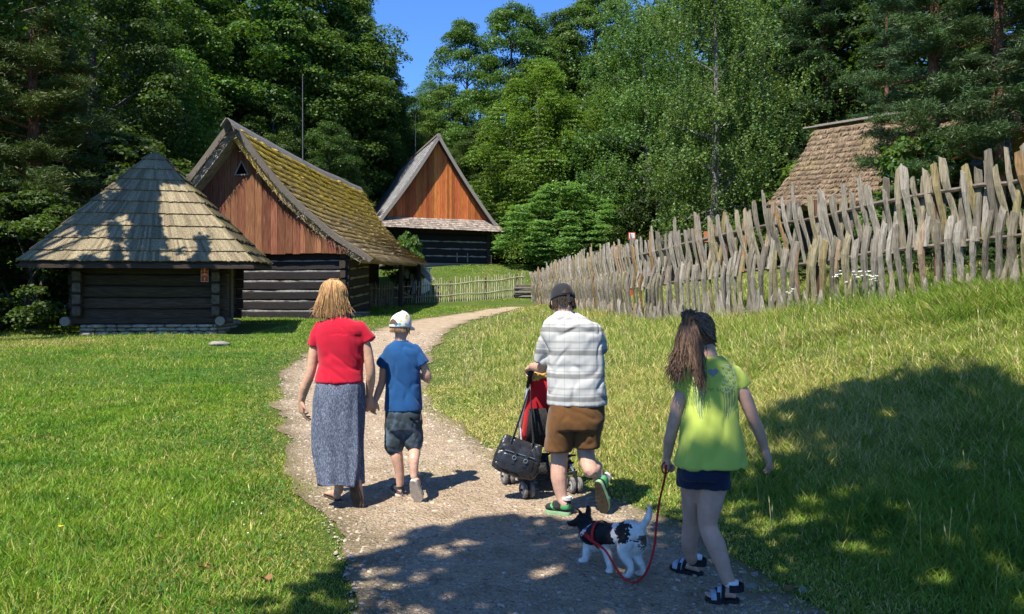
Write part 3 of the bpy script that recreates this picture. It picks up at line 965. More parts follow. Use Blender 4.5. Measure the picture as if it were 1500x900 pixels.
# ------------------------------------------------------------------ thatched roof behind the picket fence on the right
def right_house():
    r0, r1 = Vector(P(1197, 189, 29)), Vector(P(1470, 146, 24.3))
    e0, e1 = Vector(P(1127, 299, 26.2)), Vector(P(1490, 290, 20.2))
    zg = Hs(14, 24)
    e = empty('thatched_cottage', ((e0.x + e1.x) / 2, (e0.y + e1.y) / 2, zg), 0, 'cottage with a plain brown thatched roof behind the split-paling fence on the right', 'house')
    t = NT('brown_thatch'); vv = t.coord()
    c = t.ramp(t.noise(vv, 3.2, 8, .7), [(.25, (.07, .050, .032)), (.5, (.18, .132, .086)), (.75, (.31, .235, .155))])
    c = t.mix(t.math('MULTIPLY', t.ramp(t.noise(vv, .8, 4), [(.5, 0), (.7, 1)]), .4), c, (.20, .17, .06))
    t.bump(t.noise(vv, 18, 6, .7), .9, .05)
    M_th = t.done(t.vary(c, t.island(), .35, .01), .95, .1)
    f, n = face_param(e0, e1, r0, r1, sag=.15)
    thatch('thatch_roof', f, n, e, M_th, 15, 16000, 13, thick=.3, length=.35, step=.085)
    back = Vector((5.2, 3.0, 0))
    f2, n2 = face_param(r0 + back - Vector((0, 0, 2.6)), r1 + back - Vector((0, 0, 2.6)), r0, r1, sag=.1)
    thatch('thatch_roof', f2, n2, e, M_th, 12, 1500, 14, thick=.3, length=.3, step=.06)
    b = MB(); d = (r1 - r0).normalized()
    for s, dz in ((-.16, .10), (.16, .12)):
        b.bar(r0 - d * .2 + n * dz + Vector((s, -s, -.02)), r1 + n * dz + Vector((s, -s, -.02)), .34, .05)
    b.build('ridge_cap', M_grey_wood, e)
    du = (e1 - e0).normalized(); inn = Vector((-du.y, du.x, 0)).normalized() * 1.0
    A = e0 + inn + du * .9; B = e1 + inn
    zz = lambda p: Hs(p.x, p.y) - .3
    b = MB(); log_wall(b, A, B, min(zz(A), zz(B)), e0.z - .05, 5, .24, 61, (.2, .2), gap=.06)
    A2 = A + Vector((4.6, 4.6, 0)) 
    log_wall(b, A, A2, min(zz(A), zz(A2)), e0.z - .05, 5, .24, 62, (.2, .2), gap=.06)
    for q0, q1 in ((A, B), (A, A2)):
        zm = min(zz(q0), zz(q1)) + .1; b.bar(Vector((q0.x, q0.y, (zm + e0.z) / 2)), Vector((q1.x, q1.y, (zm + e0.z) / 2)), .12, e0.z - zm - .1)
    b.build('log_wall', M_log_old, e)
    # near-side gable closed with boards
    b = MB(); m0 = f(.03, .03, -.2); m1 = f(.03, .97, -.2); m2 = r0 + back - Vector((0, 0, 2.7)) + du * .3
    off = du * .08
    b.add([m0, m1, m2, m0 + off, m1 + off, m2 + off], [(0, 1, 2), (5, 4, 3), (0, 3, 4, 1), (1, 4, 5, 2), (2, 5, 3, 0)])
    b.build('gable_boards', M_log_old, e)


hut(); long_house(); far_house(); right_house()
# ------------------------------------------------------------------ foliage
def leaf_mat(name, stops, trans=.35, obj=.19, isl=.35, hue=.02, rough=.5, spec=.3):
    t = NT(name)
    v = t.coord()
    c = t.ramp(t.noise(v, .35, 3, .5), stops)
    c = t.vary(c, t.island(), isl, hue)
    c = t.vary(c, t.objrand(), obj, .012)
    t.put(t.b, 'Base Color', c); t.put(t.b, 'Roughness', rough); t.put(t.b, 'Specular IOR Level', spec)
    tr = t.n('BsdfTranslucent'); t.put(tr, 'Color', t.mix(1.0, c, (1.5, 1.5, .6), 'MULTIPLY'))
    mx = t.n('MixShader'); t.put(mx, 0, trans); t.t.links.new(t.b.outputs[0], mx.inputs[1]); t.t.links.new(tr.outputs[0], mx.inputs[2])
    t.t.links.new(mx.outputs[0], t.out.inputs[0])
    return t.mat


M_leaf_mid = leaf_mat('leaves_mid_green', [(.3, (0.053, 0.099, 0.018)), (.7, (0.089, 0.165, 0.030))])
M_leaf_dark = leaf_mat('leaves_deep_green', [(.3, (0.033, 0.060, 0.014)), (.7, (0.055, 0.102, 0.018))])
M_leaf_bright = leaf_mat('leaves_bright_green', [(.3, (0.077, 0.144, 0.026)), (.7, (0.108, 0.201, 0.037))])
M_leaf_birch = leaf_mat('leaves_birch', [(.3, (0.085, 0.163, 0.042)), (.7, (0.143, 0.234, 0.058))], isl=.4)
M_leaf_hazel = leaf_mat('leaves_hazel', [(.3, (.12, .225, .07)), (.7, (.18, .30, .10))], isl=.4)
M_needle = leaf_mat('needles', [(.3, (.025, .060, .020)), (.7, (.055, .105, .026))], trans=.15)
M_needle_olive = leaf_mat('needles_olive', [(.3, (.032, .060, .014)), (.7, (.075, .105, .022))], trans=.15)
M_bark = nmat('grey_bark', [(.3, (.035, .03, .025)), (.7, (.13, .115, .095))], scale=(6, 6, 1.2), ns=3, bump=.8, bs=6, bdist=.04)
M_bark_birch = nmat('birch_bark', [(.3, (.05, .045, .04)), (.45, (.12, .11, .10)), (.75, (.27, .25, .225))], scale=(1, 1, 3), ns=3.5, bump=.3)
M_bark_pine = nmat('pine_bark', [(.3, (.06, .035, .025)), (.6, (.22, .10, .055)), (.8, (.34, .17, .09))], scale=(6, 6, 1.4), ns=3, bump=.8, bs=6, bdist=.04)


def leaves_mesh(C, N, size, rng, asp=.62, up=None):
    """diamond leaves, slightly folded: returns verts, faces"""
    n = len(C)
    N = N / (np.linalg.norm(N, axis=1, keepdims=True) + 1e-9)
    T = rng.normal(size=(n, 3)) if up is None else up + rng.normal(size=(n, 3)) * .5
    T -= N * (T * N).sum(1, keepdims=True); T /= np.linalg.norm(T, axis=1, keepdims=True) + 1e-9
    B = np.cross(N, T)
    s = (size * (.6 + .8 * rng.rand(n)))[:, None]
    V = np.stack([C + T * s * .5, C + B * s * asp * .5 + N * s * .10, C - T * s * .5, C - B * s * asp * .5 + N * s * .10], 1).reshape(-1, 3)
    F = np.arange(n * 4).reshape(n, 4)
    return V, F


def limbs(b, trunk_top, r0, H_, tips, rng, n_main, start=.2):
    """tapered trunk with a slight wander and limbs towards the clumps"""
    k = 9; pts = []
    for i in range(k + 1):
        t = i / k
        pts.append(Vector((math.sin(t * 3 + H_) * .02 * H_ * t, math.cos(t * 2.3 + H_) * .015 * H_ * t, trunk_top * t)))
    b.tube(pts, [r0 * (1.25 if i == 0 else 1) * (1 - .88 * i / k) for i in range(k + 1)], 9)
    for q in range(min(n_main, len(tips))):
        tip = Vector(tips[q])
        hs = max(start * H_, min(trunk_top * .93, tip.z - .55 * math.hypot(tip.x, tip.y)))
        i = min(k - 1, int(hs / trunk_top * k)); f_ = hs / trunk_top * k - i
        s = pts[i].lerp(pts[i + 1], f_)
        rr = r0 * (1 - .85 * hs / trunk_top) * .45
        m = s.lerp(tip, .5) + Vector((rng.normal() * .15, rng.normal() * .15, .06 * (tip - s).length))
        b.tube([s, s.lerp(m, .5) + Vector((0, 0, .03)), m, tip], [rr, rr * .75, rr * .55, rr * .15], 5)


def make_broad(name, H_, Rc, base, n_cl, n_leaf, leaf, lmat, seed, flat=.6, layered=False, bark=None, top_pow=.75, cl=(.9, 1.8), stems=1):
    """returns (trunk mesh, crown mesh)"""
    rng = np.random.RandomState(seed)
    C = []; Rr = []
    for i in range(n_cl):
        t = rng.rand() ** .85
        ang = rng.rand() * 2 * math.pi
        env = Rc * (math.sin(math.pi * min(.999, max(.03, t ** top_pow * .93 + .06))) ** .62)
        env *= .74 + .5 * float(vnoise(math.cos(ang) * 1.6 + 3, math.sin(ang) * 1.6 + t * 3, seed))
        rad = env * (.35 + .65 * rng.rand() ** .45)
        C.append((math.cos(ang) * rad, math.sin(ang) * rad, base * H_ + t * H_ * (1 - base) * .97)); Rr.append(rng.uniform(*cl) * (1.1 - .45 * t))
    C = np.array(C); Rr = np.array(Rr)
    w = Rr ** 2; cnt = np.maximum(20, (n_leaf * w / w.sum())).astype(int)
    ci = np.repeat(np.arange(n_cl), cnt); n = len(ci)
    D = rng.normal(size=(n, 3)); D /= np.linalg.norm(D, axis=1, keepdims=True)
    D[:, 2] = np.where(rng.rand(n) < .7, np.abs(D[:, 2]), D[:, 2])
    r = Rr[ci] * (.35 + .65 * rng.rand(n) ** .5) * (.8 + .4 * vnoise(D[:, 0] * 3 + ci, D[:, 1] * 3 + D[:, 2] * 2, seed))
    off = D * r[:, None]
    if layered:
        # horizontal sprays that droop outwards
        lev = np.round(off[:, 2] / .38) * .38
        off[:, 2] = lev * .85 + rng.normal(0, .05, n) - .16 * (off[:, 0] ** 2 + off[:, 1] ** 2) / Rr[ci]
        N = np.stack([off[:, 0] * .35, off[:, 1] * .35, np.ones(n)], 1) + rng.normal(size=(n, 3)) * .33
    else:
        off[:, 2] *= flat
        N = D * .6 + np.array([0, 0, .65]) + rng.normal(size=(n, 3)) * .55
    Pp = C[ci] + off
    V, F = leaves_mesh(Pp, N, np.full(n, leaf), rng)
    crown = mesh_np(name + '_crown', V, F, lmat, link_it=False)
    b = MB()
    order = rng.permutation(n_cl)
    tips = [C[i] for i in order]
    if stems == 1:
        limbs(b, H_ * .88, .022 * H_, H_, tips, rng, 26)
    else:
        for s in range(stems):
            a = 2 * math.pi * s / stems
            tip = Vector(tips[s]); p0 = Vector((math.cos(a) * .25, math.sin(a) * .25, 0)); 
            m = p0.lerp(tip, .5) + Vector((math.cos(a) * .2, math.sin(a) * .2, .3))
            b.tube([p0, p0.lerp(m, .6), m, tip], [.07, .055, .04, .012], 6)
    tr = b.build('x', bark or M_bark)
    me = tr.data; bpy.data.objects.remove(tr)
    return me, crown


def make_birch(H_, Rc, seed):
    rng = np.random.RandomState(seed)
    P_ = []; Nn = []; tips = []
    for i in range(165):
        t = rng.rand() ** .95; ang = rng.rand() * 6.283
        env = Rc * (math.sin(math.pi * (.08 + .86 * t ** .8)) ** .6) * (.7 + .5 * rng.rand())
        rad = env * (.12 + .88 * rng.rand() ** .55)
        c = np.array([math.cos(ang) * rad, math.sin(ang) * rad, H_ * (.13 + .85 * t)])
        tips.append(c)
        for s in range(20):
            p0 = c + rng.normal(0, .45, 3) * np.array([1, 1, .45])
            L = rng.uniform(.3, 1.25); k = int(L * 24)
            z = np.linspace(0, -L, k)
            dx = rng.normal(0, .28, 2)
            q = np.stack([p0[0] + dx[0] * (-z) + rng.normal(0, .05, k), p0[1] + dx[1] * (-z) + rng.normal(0, .05, k), p0[2] + z + rng.normal(0, .03, k)], 1)
            P_.append(q)
    Pp = np.concatenate(P_); n = len(Pp)
    N = rng.normal(size=(n, 3)) + np.array([0, -.15, .25])
    V, F = leaves_mesh(Pp, N, np.full(n, .105), rng, .75)
    crown = mesh_np('birch_crown', V, F, M_leaf_birch, link_it=False)
    b = MB(); limbs(b, H_ * .95, .0135 * H_, H_, tips, rng, 34, .22)
    tr = b.build('x', M_bark_birch); me = tr.data; bpy.data.objects.remove(tr)
    return me, crown


def make_pine(H_, Rc, base, seed, n_br=75, mat=None, tuft=.17):
    rng = np.random.RandomState(seed)
    Pt = []; tips = []
    b = MB(); k = 10
    tp = [Vector((math.sin(i * .7 + seed) * .10 * i / k, math.cos(i * .5 + seed) * .10 * i / k, H_ * .98 * i / k)) for i in range(k + 1)]
    b.tube(tp, [.018 * H_ * (1 - .85 * i / k) for i in range(k + 1)], 9)
    for i in range(n_br):
        t = base + (1 - base) * (i + rng.rand()) / n_br
        ang = i * 2.4 + rng.normal(0, .4)
        L = Rc * (1.08 - t) / (1.08 - base) ** .6 * rng.uniform(.55, 1.1) + .35
        j = min(k - 1, int(t * k)); s = tp[j].lerp(tp[j + 1], t * k - j)
        up = rng.uniform(-.25, .25) + .25 * t
        tip = s + Vector((math.cos(ang) * L, math.sin(ang) * L, up * L))
        m = s.lerp(tip, .55) + Vector((0, 0, -.10 * L))
        b.tube([s, m, tip], [.022 * L + .012, .012 * L + .006, .006], 5)
        for q in range(int(5 + 9 * L)):
            f_ = .3 + .7 * rng.rand() ** .7
            c = (s.lerp(m, f_ * 2) if f_ < .5 else m.lerp(tip, f_ * 2 - 1)) + Vector((rng.normal() * .20 * L * .6, rng.normal() * .20 * L * .6, abs(rng.normal()) * .10 + .05))
            Pt.append((c.x, c.y, c.z))
    Pt = np.array(Pt); nt_ = len(Pt); per = 64
    C = np.repeat(Pt, per, 0); n = len(C)
    D = rng.normal(size=(n, 3)); D[:, 2] = np.abs(D[:, 2]) * .9 - .1; D /= np.linalg.norm(D, axis=1, keepdims=True)
    C = C + rng.normal(0, 1, (n, 3)) * np.array([.17, .17, .07])
    L = tuft * (.6 + .7 * rng.rand(n))[:, None]
    S = np.cross(D, rng.normal(size=(n, 3))); S /= np.linalg.norm(S, axis=1, keepdims=True)
    w = .014
    V = np.stack([C - S * w, C + S * w, C + D * L + S * w * .4, C + D * L - S * w * .4], 1).reshape(-1, 3)
    F = np.arange(n * 4).reshape(n, 4)
    crown = mesh_np('pine_crown', V, F, mat or M_needle, link_it=False)
    tr = b.build('x', M_bark_pine); me = tr.data; bpy.data.objects.remove(tr)
    return me, crown


KINDS = {
    'oak': (make_broad('oak', 20, 5.6, .10, 190, 84000, .185, M_leaf_mid, 3), 20),
    'maple': (make_broad('maple', 20, 4.8, .08, 180, 80000, .18, M_leaf_dark, 5, flat=.7), 20),
    'beech': (make_broad('beech', 16, 5.2, .04, 150, 80000, .17, M_leaf_bright, 8, layered=True, top_pow=.62), 16),
    'ash': (make_broad('ash', 20, 4.2, .16, 160, 74000, .175, M_leaf_mid, 12, flat=.55, top_pow=.9), 20),
    'hazel': (make_broad('hazel', 5, 2.9, .02, 100, 42000, .12, M_leaf_hazel, 15, layered=True, cl=(.45, .85), stems=7), 5),
    'shade_bush': (make_broad('shade_bush', 5, 2.9, .02, 100, 40000, .13, M_leaf_dark, 16, cl=(.45, .85), stems=7), 5),  # shade put into the colour: deep green copy for bushes under the trees
    'shrub': (make_broad('shrub', 3, 1.7, .02, 46, 9000, .15, M_leaf_mid, 17, cl=(.35, .7), stems=5), 3),
    'birch': (make_birch(17, 3.4, 21), 17),
    'pine': (make_pine(18, 3.4, .20, 31), 18),
    'olive_pine': (make_pine(17, 3.2, .24, 33, 95, M_needle_olive), 17),
}
NAMES = {'oak': ('oak_tree', 'tree'), 'maple': ('maple_tree', 'tree'), 'beech': ('beech_tree', 'tree'), 'ash': ('ash_tree', 'tree'),
         'hazel': ('hazel_bush', 'bush'), 'shade_bush': ('shade_toned_bush', 'bush'), 'shrub': ('shrub', 'bush'), 'birch': ('birch_tree', 'tree'), 'pine': ('pine_tree', 'tree'), 'olive_pine': ('pine_tree', 'tree')}


def tree(kind, x, y, height, wide=1.0, rot=0.0, label=None, group=None, sink=.15):
    (tm, cm), h0 = KINDS[kind]
    nm, cat = NAMES[kind]
    z = Hs(x, y) - sink
    e = empty(nm, (x, y, z), rot, label, cat, group)
    s = height / h0
    for n_, me in (('stems' if kind in ('hazel', 'shrub', 'shade_bush') else 'trunk', tm), ('crown', cm)):
        o = link(n_, me, e); o.scale = (s * wide, s * wide, s)
    return e


def tree_px(kind, px, d, top, wide=1.0, rot=0.0, label=None, group='trees of the wooded hillside'):
    x = (px - CX) / F_PX * d
    ztop = EYE + (CY - top) / F_PX * d
    return tree(kind, x, d, ztop - Hs(x, d) + .15, wide, rot, label, group)


def plant_wood():
    # (kind, photo x, distance, photo y of the top, width factor, turn, label)
    L = [
        # left of the gap
        ('olive_pine', 48, 25.5, -130, 1.2, 1.9, 'olive-green pine at the left edge, beside the pyramid-roofed hut'),
        ('maple', -60, 30, -160, 1.1, .4, 'dark tree cut off by the left edge behind the olive-green pine'),
        ('maple', 130, 38, -90, 1.0, 2.2, 'dark leafy tree straight above the left eave of the hut'),
        ('ash', 180, 46, -100, 1.2, 1.2, 'tall tree whose crown leaves the frame behind the hut roof tip'),
        ('beech', 268, 42, 66, .60, .9, 'sunlit lighter green young tree above the gap between hut and mossy house'),
        ('maple', 250, 54, -120, 1.2, 3.3, 'deep green tree far behind the sunlit young tree on the left'),
        ('oak', 335, 53, -110, 1.15, 2.6, 'tall grey-green tree directly behind the gable tip of the mossy house'),
        ('oak', 415, 56, -130, 1.0, 4.0, 'tall leafy tree behind the tall thin rod on the ridge'),
        ('ash', 478, 58, -40, 1.25, 5.1, 'leafy tree right of the tall thin rod, reaching above the frame'),
        ('oak', 512, 63, -10, .80, 1.1, 'tree that forms the left edge of the blue sky gap'),
        ('ash', 566, 62, 78, .72, .2, 'tree below the sky gap with a thin twig reaching out against the blue'),
        ('maple', 480, 50, 175, 1.1, .7, 'low dark tree behind the ridge of the mossy house'),
        ('maple', 395, 49, 140, 1.1, 2.7, 'low dark tree behind the front of the mossy ridge'),
        ('oak', 575, 72, 135, .9, 2.0, 'tree seen straight above the ridge of the orange-gabled house'),
        # the gap
        ('beech', 628, 86, 116, .95, .5, 'pale distant tree at the bottom of the sky gap'),
        ('ash', 655, 66, 120, .9, 3.0, 'mid green tree right behind the tip of the orange gable'),
        # right of the gap
        ('oak', 682, 68, 28, .85, 2.9, 'tree that forms the right edge of the blue sky gap'),
        ('oak', 752, 64, 6, .95, 4.4, 'tall tree with a rounded top just touching the upper edge right of the sky gap'),
        ('ash', 815, 70, 18, 1.0, 1.4, 'tree whose top is the lower dip in the treeline right of the sky gap'),
        ('maple', 700, 60, 185, 1.1, 5.6, 'dark tree low behind the right roof edge of the orange-gabled house'),
        ('oak', 872, 70, -25, 1.0, .6, 'tall tree left of the birches, leaving the frame at the top'),
        ('beech', 790, 56, 85, .92, 1.7, 'bright layered tree in the middle, above the pale hazel bush'),
        ('beech', 890, 57, 125, .75, 4.9, 'layered tree low in front of the wood, right of the hazel bush'),
        ('birch', 950, 52, -20, 1.25, 2.1, 'pale weeping birch left of the one with the visible trunk'),
        ('birch', 1045, 37, -70, 1.15, 3.9, 'birch with a visible pale trunk rising behind the split-paling fence'),
        ('birch', 1120, 42, -60, 1.1, .8, 'birch whose hanging twigs reach down to the brown thatched roof'),
        ('maple', 1000, 60, -60, 1.3, 1.3, 'dark tree filling the wood behind the birch trunks'),
        ('maple', 1090, 50, 90, 1.15, 4.1, 'dark low tree in the shade behind the birch with the visible trunk'),
        ('maple', 1180, 47, -100, 1.2, 2.4, 'dark tree above the left end of the brown thatched ridge'),
        ('pine', 1210, 40, -110, 1.2, 5.0, 'pine above the brown thatched roof, left of the reddish trunk'),
        ('maple', 1290, 45, -120, 1.3, .1, 'dark tree deep behind the pine with the reddish trunk'),
        ('pine', 1367, 20.5, -260, .95, 1.0, 'pine with a visible reddish trunk behind the thatched roof'),
        ('pine', 1462, 19.5, -260, 1.05, 2.8, 'dark pine at the right edge behind the tallest palings'),
        ('maple', 1400, 38, -140, 1.2, 3.2, 'dark tree between the two right-hand pines'),
        ('maple', 1560, 34, -160, 1.2, 1.6, 'dark tree cut off by the right edge of the photo'),
        ('pine', 1300, 31, -40, .8, 4.2, 'smaller pine leaning over the ridge of the brown thatched roof'),
    ]
    for (k, px, d, top, w, r, lab) in L:
        tree_px(k, px, d, top, w, r, lab)
    # bushes
    B = [
        ('hazel', 828, 50, 272, 1.22, .4, 'large pale green hazel bush between the orange-gabled house and the fence'),
        ('hazel', 905, 53, 268, .95, 2.4, 'second hazel bush, partly behind the large pale one'),
        ('hazel', 740, 58, 268, .9, 4.4, 'bush behind the right corner of the orange-gabled house'),
        ('shrub', 640, 60, 300, 1.4, 1.0, 'shrub hidden behind the orange-gabled house'),
        ('shade_bush', 975, 47, 255, .8, 1.4, 'dark green bush over the low shed behind the fence'),
        ('shrub', 1352, 20.5, 185, .72, .7, 'bright leafy bush in front of the brown thatched roof'),
        ('shrub', 1195, 35, 235, 1.1, 3.4, 'leafy bush left of the brown thatched roof'),
        ('shrub', 596, 43.5, 340, .55, 2.2, 'small shrub growing between mossy eave and orange-gabled house'),
        ('shade_bush', 1185, 17.6, 372, .8, 1.1, 'low shaded shrub just behind the palings, below the left end of the brown roof'),
        ('shade_bush', 1240, 16.8, 366, .8, 2.1, 'low shaded shrub just behind the palings, below the middle of the brown roof'),
        ('shade_bush', 1300, 15.8, 352, .8, 3.1, 'low shaded shrub just behind the palings, below the bright leafy bush'),
        ('shade_bush', 1365, 15.0, 340, .8, 4.1, 'low shaded shrub just behind the palings, below the reddish pine trunk'),
        ('shade_bush', 1430, 14.2, 322, .8, 5.1, 'low shaded shrub just behind the palings, second from the right edge'),
        ('shade_bush', 1500, 13.6, 310, .8, .1, 'low shaded shrub just behind the palings at the right edge'),
        ('shade_bush', 44, 23.2, 285, 1.15, 2.0, 'shaded bush at the far left, before the pine trunk beside the hut'),
        ('shade_bush', 160, 34, 200, 1.2, 3.0, 'shaded bush behind the left slope of the hut roof'),
        ('shade_bush', 290, 47, 200, 1.0, 5.0, 'shaded bush between the hut and the mossy house'),
        ('shade_bush', 1440, 20.5, 255, .8, 3.7, 'shaded bush close behind the tallest palings'),
        ('shade_bush', 1110, 45, 265, 1.0, 5.5, 'shaded bush under the birches'),
        ('shade_bush', 1040, 52, 250, 1.1, 5.5, 'shaded bush behind the birch trunk'),
    ]
    for (k, px, d, top, w, r, lab) in B:
        tree_px(k, px, d, top, w, r, lab, 'bushes at the edge of the wood')
    # trees that stand left of the view and shade the hut side of the clearing
    for (x, y, h, k, lab) in [(-25.5, 7.5, 20, 'maple', 'tree outside the left edge that throws shade beside the hut'), (-25, 16, 22, 'oak', 'farther tree outside the left edge, shading the dark corner'),
                              (-22.5, 12.5, 18, 'maple', 'tree just outside the left edge, nearest the hut'), (-31, 26, 22, 'maple', 'tree well outside the left edge, deep in the wood'), (17.5, 13, 17, 'maple', 'tree outside the right edge behind the tall palings')]:
        tree(k, x, y, h, 1.0, x, lab, 'trees of the wooded hillside')
    # far wood that reads as one mass, on the hillside behind
    rng = np.random.RandomState(77)
    Cs = []; Ns = []; Sz = []
    n_t = 0
    for i in range(900):
        y = rng.uniform(72, 120); x = rng.uniform(-.9 * y, .9 * y)
        ang = x / y
        if -.20 < ang < .06: continue                       # the sky gap
        z = Hs(x, y); hh = rng.uniform(11, 16)
        k = 330
        D = rng.normal(size=(k, 3)); D /= np.linalg.norm(D, axis=1, keepdims=True); D[:, 2] = np.abs(D[:, 2])
        p = np.array([x, y, z + hh * .35]) + D * np.array([3.6, 3.6, hh * .65]) * (.7 + .3 * rng.rand(k, 1))
        Cs.append(p); Ns.append(D + np.array([0, 0, .4]) + rng.normal(size=(k, 3)) * .4)
        n_t += 1
    Cc = np.concatenate(Cs); V, F = leaves_mesh(Cc, np.concatenate(Ns), np.full(len(Cc), .62), rng)
    tag(mesh_np('distant_wood', V, F, M_leaf_dark), kind='stuff')


def inside(poly, x, y):
    n = len(poly); r = np.zeros(len(x), bool); j = n - 1
    for i in range(n):
        xi, yi = poly[i]; xj, yj = poly[j]
        c = ((yi > y) != (yj > y)) & (x < (xj - xi) * (y - yi) / (yj - yi + 1e-12) + xi)
        r ^= c; j = i
    return r


def shade_tree():
    """the tree above and behind the viewer whose crown shades the near path and the right bank"""
    pix = [(360, 905), (395, 872), (455, 846), (500, 812), (566, 812), (610, 790), (668, 772), (738, 757), (800, 768), (862, 764), (900, 752),
           (955, 742), (1010, 735), (1060, 690), (1093, 655), (1122, 626), (1160, 602), (1232, 572), (1296, 560), (1340, 534), (1380, 519), (1420, 529), (1455, 560), (1500, 585)]
    poly = [at(*p)[:2] for p in pix]
    poly += [(8.5, 6.5), (9.5, 2.0), (5, -2.5), (-1.5, -1.0), (-1.8, 3.0)]
    poly = [(a, b) for a, b in poly]
    rng = np.random.RandomState(5)
    base = (3.2, -3.4); zb = Hs(*base)
    e = empty('shade_tree', (base[0], base[1], zb), 0, 'large tree over the viewpoint whose crown shades the near path and the right bank', 'tree')
    cl = []
    while len(cl) < 150:
        x, y = rng.uniform(-2.2, 9.5), rng.uniform(-2.6, 11)
        if inside(poly, np.array([x]), np.array([y]))[0]:
            cl.append((x, y, 5.2 + 5.5 * rng.rand() + .25 * max(0, y - 4)))
    P_ = []
    for (x, y, h) in cl:
        k = 340; r = rng.uniform(.7, 1.25)
        g = rng.normal(size=(k, 3)) * np.array([.5, .5, .35]) * r
        P_.append(np.stack([x + g[:, 0], y + g[:, 1], h + g[:, 2]], 1))
    Q = np.concatenate(P_)
    gz = H(Q[:, 0], Q[:, 1])
    jit = rng.normal(0, .07, (len(Q), 2))
    ok = inside(poly, Q[:, 0] + jit[:, 0], Q[:, 1] + jit[:, 1])
    # gaps in the crown: light reaches the girl's shirt, her knee and a few spots on the ground
    for (x, y, r) in SUN_GAPS:
        ok &= ((Q[:, 0] - x) ** 2 + (Q[:, 1] - y) ** 2) > (r * (1 + .3 * jit[:, 0] / .07)) ** 2
    Q = Q[ok]; gz = gz[ok]
    t = (Q[:, 2]) / SUN.z
    C = np.stack([Q[:, 0] + SUN.x * t, Q[:, 1] + SUN.y * t, gz + Q[:, 2]], 1)
    N = rng.normal(size=C.shape) * .45 + np.array(SUN)
    V, F = leaves_mesh(C - np.array([base[0], base[1], zb]), N, np.full(len(C), .20), rng)
    mesh_np('crown', V, F, M_leaf_mid, e)
    b = MB()
    tips = [np.array([cl[i][0] + SUN.x * cl[i][2] / SUN.z - base[0], cl[i][1] + SUN.y * cl[i][2] / SUN.z - base[1], cl[i][2]]) for i in range(24)]
    limbs(b, 8.5, .3, 10, tips, rng, 24, .35)
    b.build('trunk', M_bark, e, local=True)


def gap(x, y, z, r):
    """ground point reached by the ray through (x, y, z above the ground)"""
    return (x - SUN.x / SUN.z * z, y - SUN.y / SUN.z * z, r)


def dapple_tree():
    """unseen tree added left of the view, its crown shaped to dapple the hut roof"""
    rng = np.random.RandomState(12)
    M = Matrix.LocRotScale(Vector((-12.78, 20.29, 0)), Matrix.Rotation(R(12), 3, 'Z').to_euler(), None)
    E0, E1, A_ = [M @ Vector(q) for q in ((-.3, -.1, 2.8), (6.0, -.1, 2.83), (2.7, 2.75, 6.3))]
    base = (-15.4, 16.8); zb = Hs(*base)
    e = empty('oak_tree', (base[0], base[1], zb), 0, 'added tree outside the left edge, crown shaped to dapple the hut roof with shade', 'tree', 'trees of the wooded hillside')  # added out of view; leaves stand only where they shade the roof
    out = []
    n = 52000
    s, t = rng.rand(n), rng.rand(n) ** 1.4
    q = np.array([tuple(E0)]) * ((1 - s) * (1 - t))[:, None] + np.array([tuple(E1)]) * (s * (1 - t))[:, None] + np.array([tuple(A_)]) * t[:, None]
    px = CX + q[:, 0] / q[:, 1] * F_PX; py = CY - (q[:, 2] - EYE) / q[:, 1] * F_PX
    w1 = fbm(px / 16, py / 16, 3, 3); w2 = fbm(px / 38, py / 30, 9, 2)
    k = (py < 262 + 26 * (w2 - .5)) & (w1 > .25)
    k |= (np.abs(px - 212 - .10 * (py - 330)) < 22 + 16 * (w2 - .5)) & (w1 > .34) & (py > 262)
    k |= (px > 112) & (px < 196) & (py > 282) & (w1 > .55 + .10 * (py > 350))
    k |= (px > 262) & (px < 300) & (py > 345) & (w1 > .60)
    q = q[k]; n = len(q)
    tt = rng.uniform(6.0, 9.5, n) + 1.2 * (fbm(px[k] / 30, py[k] / 30, 21) - .5)
    C = q + np.array(SUN) * tt[:, None] + rng.normal(0, .05, (n, 3))
    N = rng.normal(size=(n, 3)) * .5 + np.array(SUN)
    V, F = leaves_mesh(C - np.array([base[0], base[1], zb]), N, np.full(n, .15), rng)
    mesh_np('crown', V, F, M_leaf_mid, e)
    b = MB(); idx = rng.choice(n, 22)
    limbs(b, 13, .26, 13, [C[i] - np.array([base[0], base[1], zb]) for i in idx], rng, 22, .4)
    b.build('trunk', M_bark, e, local=True)


SUN_GAPS = [gap(1.0, 4.25, .78, .17), gap(1.25, 4.25, .80, .15), gap(.95, 4.25, 1.02, .10), gap(1.25, 4.2, 1.17, .09), gap(1.05, 4.2, 1.25, .05), gap(1.05, 4.2, .50, .06), (2.5, 7.0, .12), (3.6, 7.6, .1), (1.9, 5.4, .09), (.2, 4.6, .12), (-.4, 4.9, .10), (.8, 5.3, .08)]
_r = np.random.RandomState(19)
SUN_GAPS += [(_r.uniform(-1.2, 5.5), _r.uniform(4.2, 9), _r.uniform(.04, .12)) for _ in range(60)]
SUN_GAPS += [gap(*a) for a in [(.98, 4.22, 1.08, .11), (1.22, 4.22, 1.02, .12), (1.08, 4.25, .92, .13), (1.08, 4.22, .62, .08), (1.02, 4.22, .46, .07), (1.12, 4.2, .30, .06), (1.30, 4.2, 1.05, .05), (.95, 4.3, 1.38, .06),
                                      (.62, 4.55, .20, .09), (.74, 4.5, .28, .08), (.50, 4.7, .28, .06)]]
plant_wood(); shade_tree(); dapple_tree()
